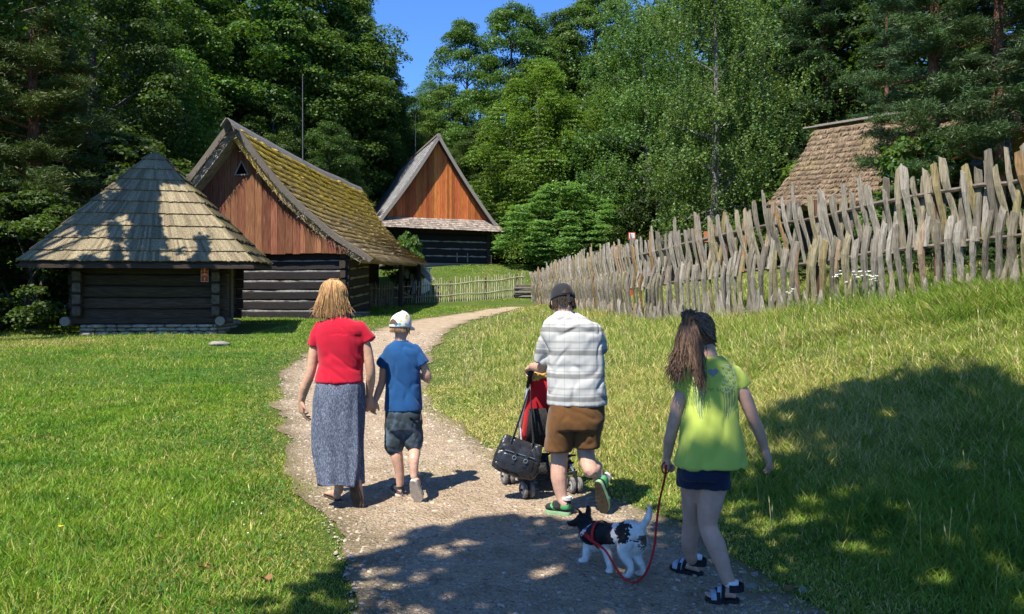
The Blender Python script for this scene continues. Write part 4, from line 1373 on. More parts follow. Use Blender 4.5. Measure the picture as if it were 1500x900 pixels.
# ------------------------------------------------------------------ fences
def pale_mat(name, src):
    t = NT(name); v = t.coord((9, 9, .7))
    r = t.island() if src == 'island' else t.objrand()
    tone = t.ramp(t.math('FRACT', t.math('MULTIPLY', r, 3.7)), [(0, (.24, .21, .17)), (.25, (.34, .31, .265)), (.5, (.17, .15, .12)), (.68, (.31, .27, .20)), (.82, (.27, .235, .12)), (.93, (.30, .175, .085)), (1, (.38, .35, .30))])
    g = t.ramp(t.noise(v, 5, 8, .65), [(.25, .22), (.5, .82), (.75, 1.4)])
    c = t.mix(1.0, tone, g, 'MULTIPLY')
    # lichen
    v2 = t.coord()
    c = t.mix(t.math('MULTIPLY', t.ramp(t.noise(v2, 3, 6, .7), [(.55, 0), (.7, 1)]), .35), c, (.22, .22, .10))
    t.bump(t.noise(t.coord((6, 6, .2)), 10, 5, .65), .7, .012)
    return t.done(c, .9, .12)


M_pale = pale_mat('split_palings', 'obj'); M_pale_far = pale_mat('split_palings_far', 'island')
M_rail = nmat('grey_brown_rail', [(.3, (.06, .048, .04)), (.6, (.15, .12, .10)), (.8, (.24, .20, .17))], ns=9, det=8, isl=.2, bump=.6, bs=14, bdist=.015)
M_post = nmat('red_brown_post', [(.3, (.06, .028, .018)), (.6, (.15, .07, .042)), (.8, (.22, .11, .07))], scale=(5, 5, .6), ns=5, det=8, bump=.6, bs=8, bdist=.015)

FENCE = [((780, 442), 396), ((812, 450), 386), ((850, 457), 376), ((890, 463), 364), ((930, 467), 352), ((1010, 463), 328), ((1100, 455), 304), ((1200, 447), 284), ((1300, 440), 258), ((1400, 432), 238), ((1500, 425), 222), ((1600, 418), 204), ((1700, 411), 186)]


def resample(pts, step):
    out = [pts[0]]; acc = 0
    for a, b in zip(pts, pts[1:]):
        L = math.hypot(b[0] - a[0], b[1] - a[1]); s = step - acc
        while s <= L:
            f = s / L; out.append(tuple(a[i] + (b[i] - a[i]) * f for i in range(len(a)))); s += step
        acc = L - (s - step)
    return out


def paling(b, base, tan, nrm, Hh, t0, t1, offs, w, lean, rng, pointed=False):
    """one split pale: t = share of the fence height, offs = [(t, offset towards the viewer)]"""
    k = 7; rr = []
    ph = rng.uniform(0, 6.28); amp = rng.uniform(.001, .013); tw = rng.gauss(0, .3)
    sh_ = rng.uniform(-.05, .05); am = rng.uniform(.4, .95)
    ot, ov = [o[0] + sh_ for o in offs], [o[1] * (am if o[1] < 0 else 1) for o in offs]; lean += rng.gauss(0, .05)
    for i in range(k + 1):
        f = i / k; t = t0 + (t1 - t0) * f
        o = float(np.interp(t, ot, ov))
        c = Vector(base) + Vector((0, 0, t * Hh)) + nrm * o + tan * (lean * (t - t0) * Hh + amp * math.sin(ph + f * 5))
        ww = w * (1 + .12 * math.sin(ph * 2 + f * 7)) * (.88 + .2 * f if not pointed else max(.06, 1.15 - 1.1 * f ** 1.5))
        if f > .99 and not pointed: ww *= .8
        a = tw * (f - .5)
        s = tan * math.cos(a) + nrm * math.sin(a); n_ = nrm * math.cos(a) - tan * math.sin(a)
        th = .020 * (1 + .3 * math.sin(ph + f * 9))
        cut = (rng.uniform(-.05, .05) if i == k and not pointed else 0)
        up = Vector((0, 0, cut))
        rr.append([c - s * ww/2 - n_ * th - up, c - s * ww * .1 - n_ * th * .6, c + s * ww/2 - n_ * th + up, c + s * ww * .42 + n_ * th + up, c - s * ww * .42 + n_ * th - up])
    b.rings(rr)


def smooth_curve(pts, n=160):
    """Catmull-Rom through the points"""
    P_ = [np.array(p, float) for p in pts]
    P_ = [2 * P_[0] - P_[1]] + P_ + [2 * P_[-1] - P_[-2]]
    out = []
    for i in range(1, len(P_) - 2):
        for k in range(12):
            t = k / 12
            a, b, c, d = P_[i-1], P_[i], P_[i+1], P_[i+2]
            out.append(tuple(.5 * (2*b + (c-a)*t + (2*a - 5*b + 4*c - d)*t*t + (3*b - a - 3*c + d)*t**3)))
    out.append(tuple(P_[-2]))
    return out


def paling_fence():
    pts = []
    for (px, by), ty in FENCE:
        x, y, z = at(px, by + 9 * min(1, max(0, (px - 800) / 250)))
        pts.append((x, y, (by + 9 * min(1, max(0, (px - 800) / 250)) - ty) * y / F_PX))
    cur = resample(smooth_curve(pts), .19)
    rng = random.Random(9)
    bx, by = cur[len(cur)//2][:2]
    e = empty('paling_fence', (bx, by, Hs(bx, by)), 0, 'long wavy fence of grey split palings woven in two rows, climbing to the right', 'fence')
    n = len(cur); units = []
    for i, (x, y, h) in enumerate(cur):
        a, c = cur[max(0, i - 1)], cur[min(n - 1, i + 1)]
        tan = Vector((c[0] - a[0], c[1] - a[1], 0)).normalized()
        nrm = Vector((-tan.y, tan.x, 0))
        if nrm.dot(Vector((-x, -y, 0))) < 0: nrm = -nrm
        units.append((x, y, h, tan, nrm))
    far = MB(); near = []
    lean_f = lambda i, s: .18 * (float(vnoise(i * .13, s, 3)) - .5) * 2
    for i, (x, y, h, tan, nrm) in enumerate(units):
        zb = Hs(x, y)
        rightward = tan.x > 0
        tt = tan if rightward else -tan
        def mk(kind):
            b = MB()
            hh = h * rng.uniform(.95, 1.05)
            q = (x + tt.x * rng.uniform(-.04, .04), y + tt.y * rng.uniform(-.04, .04), zb)
            sc = 1.0 if y < 22 else 1.1
            if kind == 'low': paling(b, q, tt, nrm, hh, .03, rng.uniform(.54, .66), [(0, -.07), (.2, -.02), (.42, .075), (.55, .055), (.68, .0)], rng.uniform(.07, .135) * sc, lean_f(i, 1.5) * .7 + (.17 if y > 13 else .02), rng)
            if kind == 'high': paling(b, q, tt, nrm, hh, .40, rng.uniform(.90, 1.07), [(.36, -.06), (.6, .0), (.80, .075), (1.05, .06)], rng.uniform(.06, .125) * sc, lean_f(i, 7.5) * .7 - (.20 if y > 13 else .13), rng)
            if kind == 'back':
                q = (q[0] + tt.x * .09, q[1] + tt.y * .09, zb)
                paling(b, q, tt, nrm, hh, .40, rng.uniform(.90, .99), [(.36, .06), (.6, -.02), (.80, -.085), (1.05, -.06)], rng.uniform(.08, .13), lean_f(i, 4.5) + .10, rng)
            if kind == 'foot':
                q = (q[0] + tt.x * .09, q[1] + tt.y * .09, zb)
                paling(b, q, tt, nrm, hh, -.04, rng.uniform(.18, .27), [(0, .05), (.15, .085), (.3, .05)], rng.uniform(.12, .19), rng.gauss(0, .1), rng, True)
            return b
        kinds = ['low', 'high']
        if rng.random() < .7: kinds.append('back')
        if rng.random() < .7: kinds.append('foot')
        for k in kinds:
            b = mk(k)
            near.append((k in ('back', 'foot'), y, b))
    # the hundred that show largest are parts of their own, the rest one piece
    near.sort(key=lambda r: (r[1] + (4 if r[0] else 0)))
    off_right = lambda b: all(v[0] > .70 * v[1] for v in b.v)
    cnt = 0
    for (_, y, b) in near:
        if cnt < 100 and not off_right(b):
            b.build('paling', M_pale, e); cnt += 1
        else:
            far.add(b.v, b.f)
    tag(far.build('palings', M_pale_far, e), kind='stuff')
    # rails: wandering poles
    for (t, r, seed) in ((.42, .036, 1), (.80, .040, 2), (.04, .028, 3)):
        b = MB(); k = 0; step = 22
        while k < n - 2:
            seg = units[max(0, k - 2):min(n, k + step + 3)]
            q = []
            for j, (x, y, h, tan, nrm) in enumerate(seg):
                w = mnoise.noise(Vector((k + j * .35, seed * 9, 1))) * .04
                q.append(Vector((x, y, Hs(x, y) + t * h + w)) + nrm * (.012 * ((k // step) % 2) * 2))
            b.tube(q, [r * (1.1 - .35 * j / len(q)) for j in range(len(q))], 7)
            k += step
        b.build('rail', M_rail, e)
    b2 = []
    for k in range(6, n - 2, 13):
        x, y, h, tan, nrm = units[k]
        b = MB(); p = Vector((x, y, Hs(x, y) - .2)) - nrm * .09
        b.tube([p, p + Vector((.01, 0, h * .5)), p + Vector((0, 0, .2 + h * rng.uniform(.86, .97)))], [.075, .07, .065], 8)
        b.build('post', M_post, e, smooth=False)
    return units


def wattle_fence():
    top = [(540, 416), (576, 416), (600, 413), (650, 410), (700, 406), (740, 402), (770, 398)]
    bot = [(540, 452), (576, 450), (612, 448), (650, 445), (690, 443), (735, 439), (770, 434)]
    pts = []
    for (a, b) in zip(bot, top):
        x, y, z = at(a[0], a[1] - 2); pts.append((x, y, (a[1] - b[1]) * y / F_PX * .95))
    cur = resample(smooth_curve(pts), .125)
    x0, y0 = cur[len(cur)//2][:2]
    e = empty('wattle_fence', (x0, y0, Hs(x0, y0)), 0, 'low pale fence of thin upright sticks on the grass before the orange-gabled house', 'fence')
    gx = [p for p in cur if 575 < CX + p[0] / p[1] * F_PX < 609]
    g0, g1 = gx[0], gx[-1]
    eg = empty('wattle_gate', (g0[0], g0[1], Hs(g0[0], g0[1])), 0, 'stick gate with a diagonal brace in the low pale fence', 'gate')
    M_st = nmat('peeled_sticks', [(.3, (.25, .21, .14)), (.7, (.48, .42, .31))], ns=4, obj=.3, isl=.25, bump=.3)
    rng = random.Random(3)
    rest = MB(); cnt = 0; gate = MB()
    for i, (x, y, h) in enumerate(cur):
        z = Hs(x, y); b = MB()
        hh = h * rng.uniform(.9, 1.1); l = rng.gauss(0, .025)
        o = .03 if i % 2 else -.03
        b.tube([(x, y + o, z - .03), (x + l * .5, y - o, z + hh * .5), (x + l, y + o, z + hh)], [.024, .022, .016], 5)
        if (x, y, h) in gx: gate.add(b.v, b.f)
        elif cnt < 95: b.build('stick', M_st, e); cnt += 1
        else: rest.add(b.v, b.f)
    if rest.v: tag(rest.build('sticks', M_st, e), kind='stuff')
    gate.build('slats', M_st, eg)
    for t in (.3, .78):
        b = MB()
        q = [Vector((x, y - .02, Hs(x, y) + h * t + .03 * math.sin(i * .35 + t * 9))) for i, (x, y, h) in enumerate(cur) if (x, y, h) not in gx]
        A = [p for p in q if p.x < g0[0]]; B = [p for p in q if p.x >= g0[0]]
        for s in (A, B):
            if len(s) > 2: b.tube(s[::3] + [s[-1]], .024, 5)
        b.build('rail', M_st, e)
        b = MB(); b.tube([Vector((x, y - .05, Hs(x, y) + h * (t + .05))) for (x, y, h) in gx[::3]], .024, 5); b.build('rail', M_st, eg)
    b = MB(); b.tube([(g0[0] + .1, g0[1] - .06, Hs(*g0[:2]) + g0[2] * .8), (g1[0] - .05, g1[1] - .06, Hs(*g1[:2]) + g1[2] * .3)], .03, 5); b.build('brace', M_st, eg)
    for i in range(len(gx) // 1 and 0, len(cur), 15):
        x, y, h = cur[i]; b = MB(); z = Hs(x, y)
        b.tube([(x, y + .05, z - .1), (x, y + .05, z + h * .92)], [.055, .05], 7); b.build('post', M_post, e)


def small_structures():
    # pile of planks at the end of the stick fence
    x, y, z = at(766, 436)
    e = empty('plank_pile', (x, y, z), 0, 'small pile of grey planks where the stick fence meets the paling fence', 'plank pile')
    rng = random.Random(2)
    for i in range(6):
        b = MB(); b.box((rng.uniform(-.06, .06), rng.uniform(-.05, .05), .06 + i * .115), (.95, .5, .09), Matrix.Rotation(rng.uniform(-.12, .12), 3, 'Z'))
        b.build('plank', M_rail if i % 2 else M_grey_wood, e, local=True, bevel=.01)
    # small whitewashed block behind the stick fence
    white = nmat('whitewash', [(.3, (.62, .64, .66)), (.7, (.80, .80, .79))], ns=6, bump=.2)
    x, y = P(607, 430, 44.0)[:2]; z = Hs(x, y)
    e = empty('whitewashed_shed', (x, y, z), R(-18), 'little whitewashed shed with a dark opening, half hidden behind the stick gate', 'shed')
    b = MB(); b.box((0, 0, .55), (1.45, 1.2, 1.4)); b.build('wall', white, e, local=True, bevel=.06)
    b = MB(); b.box((-.25, -.605, .38), (.6, .03, .62)); b.build('opening', M_black, e, local=True)
    b = MB(); b.box((0, 0, 1.29), (1.6, 1.36, .08)); b.build('roof', NT('pale_blue_roof').done((.42, .50, .54), .7, .2), e, local=True, bevel=.02)
    # leaning plank under the eave of the mossy house
    b = MB(); b.bar(P(606, 384, 42.6), P(634, 412, 42.2), .32, .07, up=(.3, -1, .3))
    tag(b.build('leaning_plank', M_grey_wood), 'thick grey plank leaning down from the eave of the mossy house towards the stick fence', 'plank')
    # red-framed notice beyond the palings
    x, y, z = P(925.7, 360, 33); zg = Hs(x, y)
    e = empty('information_board', (x, y, zg), 0, 'white notice in a red frame on a red post beyond the paling fence', 'sign')
    red = NT('red_paint').done((.42, .05, .025), .5, .3); wh = NT('notice_white').done((.75, .74, .76), .5, .3); ink = NT('notice_print').done((.25, .25, .30), .6, .2)
    zz = EYE + (CY - 346) / F_PX * 33 - zg
    b = MB(); b.box((0, .03, zz), (.30, .03, .31)); b.build('frame', red, e, local=True)
    b = MB(); b.box((0, .008, zz + .01), (.22, .012, .22)); b.build('notice', wh, e, local=True)
    b = MB()
    for k in range(4): b.box((-.01 + .01 * (k % 2), .0, zz + .075 - .045 * k), (.17 - .02 * (k % 2), .004, .012))
    b.build('print', ink, e, local=True)
    b = MB(); b.box((0, .05, (zz - .15) / 2), (.11, .08, zz - .15 + .2)); b.build('post', red, e, local=True)
    x, y, z = P(1034, 347, 24); zg = Hs(x, y)
    e = empty('orange_board', (x, y, zg), 0, 'small plain orange-brown board standing between the birch trunk and the palings', 'sign')
    zz = z - zg
    b = MB(); b.box((0, 0, zz), (.13, .025, .32)); b.build('panel', NT('orange_panel').done((.40, .13, .06), .6, .2), e, local=True)
    b = MB(); b.bar((0, .03, -.1), (0, .03, zz), .05, .04); b.build('post', M_grey_wood, e, local=True)
    # dark lean-to with a pale eave board under the trees
    x, y, z = P(1003, 340, 42); zg = Hs(x, y)
    e = empty('lean_to', (x, y, zg), R(8), 'low dark lean-to with one pale eave board under the trees beyond the palings', 'shed')
    b = MB(); h = EYE + (CY - 320) / F_PX * 42 - zg
    b.box((0, .6, h / 2), (1.7, 1.2, h)); b.build('wall', M_log_tar, e, local=True)
    b = MB(); b.box((0, .5, h + .08), (2.0, 1.6, .08), Matrix.Rotation(.12, 3, 'X')); b.build('roof', M_log_old, e, local=True)
    b = MB(); b.bar((-.55, -.33, h - .02), (.75, -.33, h + .05), .05, .14); b.build('eave_board', wood('pale_board', [(.3, (.40, .24, .12)), (.7, (.62, .44, .26))], 'x'), e, local=True)


UNITS = paling_fence(); wattle_fence(); small_structures()
# ------------------------------------------------------------------ grass
def grass_mat(name, greens, dries):
    t = NT(name)
    v = t.coord()
    patch = t.noise(v, .8, 4, .6)
    c = t.ramp(t.noise(v, 2.3, 3, .5), greens)
    isl = t.island()
    dry = t.ramp(t.math('FRACT', t.math('MULTIPLY', isl, 13.7)), dries)
    at_ = t.n('Attribute'); at_.attribute_name = 'dry'
    # how dry a patch is decides how many of its blades are straw-coloured
    k = t.math('GREATER_THAN', t.math('ADD', at_.outputs['Fac'], t.math('MULTIPLY', t.math('SUBTRACT', patch, .5), 1.1)), t.math('FRACT', t.math('MULTIPLY', isl, 5.3)))
    c = t.mix(k, c, dry)
    c = t.vary(c, isl, .35, .018)
    t.put(t.b, 'Base Color', c); t.put(t.b, 'Roughness', .55); t.put(t.b, 'Specular IOR Level', .25)
    tr = t.n('BsdfTranslucent'); t.put(tr, 'Color', t.mix(1.0, c, (1.3, 1.35, .6), 'MULTIPLY'))
    mx = t.n('MixShader'); t.put(mx, 0, .35); t.t.links.new(t.b.outputs[0], mx.inputs[1]); t.t.links.new(tr.outputs[0], mx.inputs[2])
    t.t.links.new(mx.outputs[0], t.out.inputs[0])
    return t.mat


M_lawn = grass_mat('lawn_grass', [(.3, (0.088, 0.196, 0.019)), (.5, (0.149, 0.270, 0.024)), (.7, (0.230, 0.338, 0.038))], [(0, (0.297, 0.324, 0.068)), (.6, (0.405, 0.378, 0.108)), (1, (0.513, 0.432, 0.189))])
M_bank = grass_mat('meadow_grass', [(.3, (0.115, 0.203, 0.030)), (.5, (0.189, 0.284, 0.041)), (.7, (0.270, 0.351, 0.061))], [(0, (0.338, 0.338, 0.095)), (.6, (0.486, 0.432, 0.162)), (1, (0.621, 0.513, 0.243))])


def fence_dist(x, y):
    ux = np.array([u[0] for u in UNITS][::4]); uy = np.array([u[1] for u in UNITS][::4])
    d = np.full(len(x), 99.0)
    for a, b in zip(ux, uy): d = np.minimum(d, np.hypot(x - a, y - b))
    return d


def sow(n, rng, y0, y1, power):
    """points in the field of view, density falling with distance"""
    g = np.linspace(y0, y1, 800)
    pdf = (g + .8) * np.minimum(1, (5.0 / g)) ** power
    c = np.cumsum(pdf); c /= c[-1]
    y = np.interp(rng.rand(n), c, g)
    x = (rng.rand(n) * 2 - 1) * (.82 * y + 1.6)
    return x, y


def blades(name, x, y, h, w, lean, dry, rng, mat, near):
    n = len(x)
    a = rng.rand(n) * 6.283; b = rng.rand(n) * 6.283
    z = H(x, y) - .008
    sx, sy = np.cos(a) * w, np.sin(a) * w
    lx, ly = np.cos(b) * lean * h, np.sin(b) * lean * h
    hz = h * np.sqrt(np.clip(1 - .55 * lean ** 2, .15, 1))
    if near:
        V = np.stack([np.stack([x - sx, y - sy, z], 1), np.stack([x + sx, y + sy, z], 1),
                      np.stack([x + lx * .35 + sx * .8, y + ly * .35 + sy * .8, z + hz * .62], 1), np.stack([x + lx * .35 - sx * .8, y + ly * .35 - sy * .8, z + hz * .62], 1),
                      np.stack([x + lx, y + ly, z + hz], 1)], 1).reshape(-1, 3)
        i = np.arange(n)[:, None] * 5
        F = [np.concatenate([i, i + 1, i + 2, i + 3], 1), np.concatenate([i + 3, i + 2, i + 4], 1)]
        at_ = np.repeat(dry, 5)
    else:
        V = np.stack([np.stack([x - sx, y - sy, z], 1), np.stack([x + sx, y + sy, z], 1), np.stack([x + lx, y + ly, z + hz], 1)], 1).reshape(-1, 3)
        F = [np.arange(n * 3).reshape(n, 3)]
        at_ = np.repeat(dry, 3)
    tag(mesh_np(name, V, F, mat, attrs={'dry': at_}), kind='stuff')


def tufts(x, y, k, spread, rng):
    x = np.repeat(x, k) + rng.normal(0, 1, len(x) * k) * np.repeat(spread, k)
    y = np.repeat(y, k) + rng.normal(0, 1, len(y) * k) * np.repeat(spread, k)
    return x, y


def grow():
    rng = np.random.RandomState(42)
    for (n, y0, y1, pw, near) in ((400000, 3.0, 12, .8, True), (270000, 11, 52, 1.5, False)):
        x, y = sow(n, rng, y0, y1, pw)
        x, y = tufts(x, y, 3, .012 + .004 * y, rng)
        pl, pr = path_l(y), path_r(y)
        wob = (fbm(x * 1.3, y * 1.7, 3, 3) - .5) * .5 + (fbm(x * 5, y * 5, 9, 2) - .5) * .3
        dl, dr = pl - x + wob * .7, x - pr + wob * .7
        out = np.maximum(dl, dr)
        # scraps of grass on the trodden path
        scrap = (fbm(x * 1.5, y * 1.9, 13, 3) > .665) & (rng.rand(len(x)) < .28) & (out > -.9)
        scrap |= (fbm(x * .9, y * 1.4, 23, 3) > .70) & (rng.rand(len(x)) < .16)
        bare = (fbm(x * .45, y * .6, 31, 3) > .64) & (rng.rand(len(x)) < .45)
        keep = ((out > .42 * (rng.rand(len(x)) ** 1.3) - .20 - .10 * (fbm(x * 2.2, y * 2.2, 61, 2) > .55)) & ~bare) | scrap
        inh = (x > -12.6) & (x < -7.4) & (y > 21.6) & (y < 26)
        keep &= ~inh
        x, y, dl, dr, out = x[keep], y[keep], dl[keep], dr[keep], out[keep]
        left = dl > dr
        fd = fence_dist(x, y)
        for (nm, msk, mat) in (('lawn_grass', left | (y > 44), M_lawn), ('meadow_grass', ~left & (y <= 44), M_bank)):
            X, Y, O = x[msk], y[msk], out[msk]; m = len(X)
            if not m: continue
            clump = fbm(X * 1.1, Y * 1.1, 41, 3)
            edge = sstep(-.1, .9, O)
            if nm == 'lawn_grass':
                h = (.018 + .030 * edge) * (.5 + 1.1 * clump) * (.55 + .9 * rng.rand(m) + .9 * (rng.rand(m) < .05))
                lean = np.clip(.25 + .9 * rng.rand(m), 0, 1.1)
                dry = .13 + .45 * (1 - sstep(0, .9, O)) + .55 * sstep(.55, .72, fbm(X * .35, Y * .35, 51, 3)) + .7 * np.exp(-((X + 11.6) ** 2 + (Y - 19.2) ** 2 * .8) / 3.0)
            else:
                f_ = fd[msk]
                tall = np.exp(-(f_ / 1.6) ** 2)
                h = (.03 + .11 * sstep(.1, 1.8, O) + (.10 + .12 * sstep(5, 6.2, X)) * tall) * (.4 + 1.2 * clump) * (.45 + 1.0 * rng.rand(m))
                lean = np.clip(.3 + .8 * rng.rand(m), 0, 1.15)
                dry = .38 + .3 * (1 - sstep(0, 1.2, O)) - .38 * tall * sstep(4.5, 6, X) - .45 * sstep(3.2, 1.0, Y - 4 + 0 * X) + .25 * sstep(.5, .7, fbm(X * .3, Y * .3, 57, 3))
            w = (.0014 + .00046 * Y) * (.7 + .6 * rng.rand(m)) * (1.0 if nm == 'lawn_grass' else 1.1)
            blades(nm, X, Y, h, w, lean, dry, rng, mat, near)


grow()


def clover():
    """low broad leaves between the blades of the lawn, and its small white heads"""
    rng = np.random.RandomState(8)
    x, y = sow(150000, rng, 3.0, 17, .9)
    dl = path_l(y) - x; dr = x - path_r(y)
    pt = fbm(x * .9, y * .9, 71, 3)
    k = ((dl > .15) & (pt > .40 + .25 * rng.rand(len(x)))) | ((dr > .2) & (pt > .60 + .1 * rng.rand(len(x))))
    x, y = x[k], y[k]; n = len(x)
    z = H(x, y) + .012 + .03 * rng.rand(n)
    a = rng.rand(n) * 6.283; s = (.006 + .005 * rng.rand(n)) * (1 + y / 16)
    V = []; tl = rng.normal(0, .35, (n, 2))
    for q in range(3):                          # three leaflets
        b = a + q * 2.094
        for (r, o) in ((0, 0), (1.0, -.55), (1.35, 0), (1.0, .55)):
            dx, dy = np.cos(b + o) * r * s, np.sin(b + o) * r * s
            V.append(np.stack([x + dx, y + dy, z + dx * tl[:, 0] + dy * tl[:, 1]], 1))
    V = np.stack(V, 1).reshape(-1, 3); F = np.arange(n * 12).reshape(n * 3, 4)
    m = leaf_mat('clover_leaf', [(.3, (.055, .15, .022)), (.7, (.10, .22, .035))], trans=.3, isl=.3)
    tag(mesh_np('clover', V, F, m), kind='stuff')
    x, y = sow(2600, rng, 5, 24, .5); dl = path_l(y) - x
    k = (dl > .3) & (fbm(x * .8, y * .8, 81, 3) > .56); x, y = x[k], y[k]
    b = MB()
    for i in range(min(len(x), 260)):
        b.ball((x[i], y[i], Hs(x[i], y[i]) + rng.uniform(.02, .045)), (.0065, .0065, .006), 6, 4)
    tag(b.build('clover_heads', NT('clover_white').done((.70, .69, .62), .8, .2)), kind='stuff')


def stems():
    """thin dry flowering stems standing above the meadow grass"""
    rng = np.random.RandomState(18)
    x, y = sow(16000, rng, 3.4, 30, 1.0)
    k = (x - path_r(y) > .5) & ((y > 7) | (rng.rand(len(x)) < .3)) & (rng.rand(len(x)) < .2 + .8 * (fbm(x * .5, y * .5, 91, 3) > .52)); x, y = x[k], y[k]; n = len(x)
    h = rng.uniform(.14, .34, n); w = .0011 + .00022 * y; a = rng.rand(n) * 6.283; l = rng.uniform(.05, .45, n) * h
    z = H(x, y); P0 = np.stack([x, y, z], 1); P1 = P0 + np.stack([np.cos(a) * l * .4, np.sin(a) * l * .4, h * .6], 1); P2 = P0 + np.stack([np.cos(a) * l, np.sin(a) * l, h], 1)
    s = np.stack([np.cos(a + 1.3), np.sin(a + 1.3), np.zeros(n)], 1) * w[:, None]
    up = (P2 - P1); up /= np.linalg.norm(up, axis=1, keepdims=True)
    V = np.stack([P0 - s, P0 + s, P1 + s * .8, P1 - s * .8, P2 + s * .5, P2 - s * .5, P2 + s * 2.2 + up * .02, P2 - s * 2.2 + up * .02, P2 + up * .055], 1).reshape(-1, 3)
    i = np.arange(n)[:, None] * 9
    F = [np.concatenate([i, i+1, i+2, i+3], 1), np.concatenate([i+3, i+2, i+4, i+5], 1), np.concatenate([i+5, i+4, i+6, i+7], 1), np.concatenate([i+7, i+6, i+8], 1)]
    m = leaf_mat('dry_stem', [(.3, (.30, .26, .12)), (.7, (.44, .37, .20))], trans=.25, isl=.3)
    tag(mesh_np('seed_stems', V, F, m), kind='stuff')


clover(); stems()


# ------------------------------------------------------------------ flowers, fallen leaves
def wildflowers():
    M_stem = NT('flower_stem').done((.10, .17, .03), .7, .2); M_pet = NT('white_petals').done((.80, .80, .76), .7, .2)
    rng = random.Random(6)
    root = None
    spots = [(1232, 437, .62), (1243, 436, .50), (1252, 438, .60), (1271, 437, .58), (1281, 436, .5), (1160, 446, .45)]
    for i, (px, py, h) in enumerate(spots):
        x, y, z = at(px, py + 17)
        if root is None:
            root = empty('white_wildflower', (x, y, z), 0, 'tall white wildflower before the palings, left of the bare-based yellowish paling', 'flower', 'white wildflowers at the foot of the palings')
            root['label'] = 'white flat-headed wildflower among tall grass at the foot of the palings'
            b = MB()
            for k in range(5):
                a = k * 1.3; q = Vector((math.cos(a) * .05 * k, math.sin(a) * .03 * k, .62 + .06 * math.sin(k * 2)))
                b.tube([(0, 0, 0), (q.x * .4, q.y * .4, q.z * .55), q], [.005, .004, .003], 4)
            b.build('stem', M_stem, root, local=True)
            b = MB()
            for k in range(5):
                a = k * 1.3; q = Vector((math.cos(a) * .05 * k, math.sin(a) * .03 * k, .62 + .06 * math.sin(k * 2)))
                for j in range(9):
                    o = Vector((rng.gauss(0, .018), rng.gauss(0, .018), rng.uniform(0, .014)))
                    b.ball(q + o, (.014, .014, .008), 5, 3)
            b.build('flower_head', M_pet, root, local=True)
            o = root
        else:
            o = root.copy(); COL.objects.link(o)
            for ch in list(root.children):
                c = ch.copy(); COL.objects.link(c); c.parent = o
            o.location = (x, y, z)
        o.rotation_euler = (0, 0, i * 1.1); s = h / .62; o.scale = (s, s, s)
    # small yellow and white heads in the lawn
    M_y = NT('yellow_petals').done((.75, .50, .03), .6, .2)
    x, y, z = at(88, 789)
    e = empty('yellow_flower', (x, y, z), 0, 'single tiny yellow flower in the lawn at the lower left', 'flower')
    b = MB(); b.tube([(0, 0, 0), (.004, 0, .075)], .0015, 4); b.build('stem', M_stem, e, local=True)
    b = MB()
    for k in range(9):
        a = k * 6.283 / 9; b.add([(.004, 0, .075), (.004 + .016 * math.cos(a - .25), .016 * math.sin(a - .25), .082), (.004 + .02 * math.cos(a), .02 * math.sin(a), .083), (.004 + .016 * math.cos(a + .25), .016 * math.sin(a + .25), .082)], [(0, 1, 2, 3)])
    b.build('petals', M_y, e, local=True)
    M_fl = nmat('fallen_leaf_brown', [(.3, (.13, .06, .025)), (.7, (.24, .125, .055))], ns=20, bump=.3)
    for i, (px, py, s, lab) in enumerate([(389, 856, .042, 'brown fallen leaf in the lawn nearest the shaded corner by the path'), (300, 838, .045, 'reddish fallen leaf in the middle of the lower lawn'),
                                          (233, 796, .032, 'small brown leaf in the lawn right of the yellow flower'), (1160, 872, .05, 'brown fallen leaf by the path edge at the lower right'), (189, 812, .025, 'tiny dry leaf in the lawn below the yellow flower')]):
        x, y, z = at(px, py)
        b = MB(); rr = random.Random(i); pts = []
        for k in range(10):
            a = 2 * math.pi * k / 10; r = s * (.55 + .45 * abs(math.cos(a))) * rr.uniform(.8, 1.1)
            pts.append((x + r * math.cos(a + i), y + r * math.sin(a + i) * .7, z + .035 + .012 * math.sin(a * 2 + i)))
        lo = [(p[0], p[1], p[2] - .002) for p in pts]
        c = (x, y, z + .028); c2 = (x, y, z + .026)
        b.add(pts + lo + [c, c2], [(k, (k + 1) % 10, 20) for k in range(10)] + [(10 + (k + 1) % 10, 10 + k, 21) for k in range(10)] + [(k, 10 + k, 10 + (k + 1) % 10, (k + 1) % 10) for k in range(10)])
        tag(b.build('fallen_leaf', M_fl), lab, 'leaf')


wildflowers()
# ------------------------------------------------------------------ people: cloth, skin, hair
def skin_mat(name, base, mouth=(.35, .10, .08)):
    t = NT(name); v = t.coord()
    c = t.ramp(t.noise(v, 9, 4, .6), [(.3, tuple(k * .78 for k in base)), (.7, tuple(min(1, k * 1.1) for k in base))])
    c = t.mix(t.math('MULTIPLY', t.ramp(t.noise(v, 22, 3, .6), [(.5, 0), (.75, 1)]), .35), c, (base[0] * .95, base[1] * .72, base[2] * .62))
    t.bump(t.noise(v, 260, 3, .6), .12, .002)
    return t.done(c, .5, .35, Subsurface_Weight=.12, Subsurface_Radius=(.012, .005, .003), Subsurface_Scale=.6)


def cloth_mat(name, stops, ns=3, rough=.9, weave=900, wb=.15, fold=.0, **kw):
    t = NT(name); v = t.coord()
    c = t.ramp(t.noise(v, ns, 6, .6), stops)
    h = t.math('ADD', t.math('MULTIPLY', t.noise(v, weave, 2, .5), .25), t.noise(v, 16, 3, .5))
    t.bump(h, wb, .012)
    return t.done(c, rough, .15, Sheen_Weight=.15, **kw)


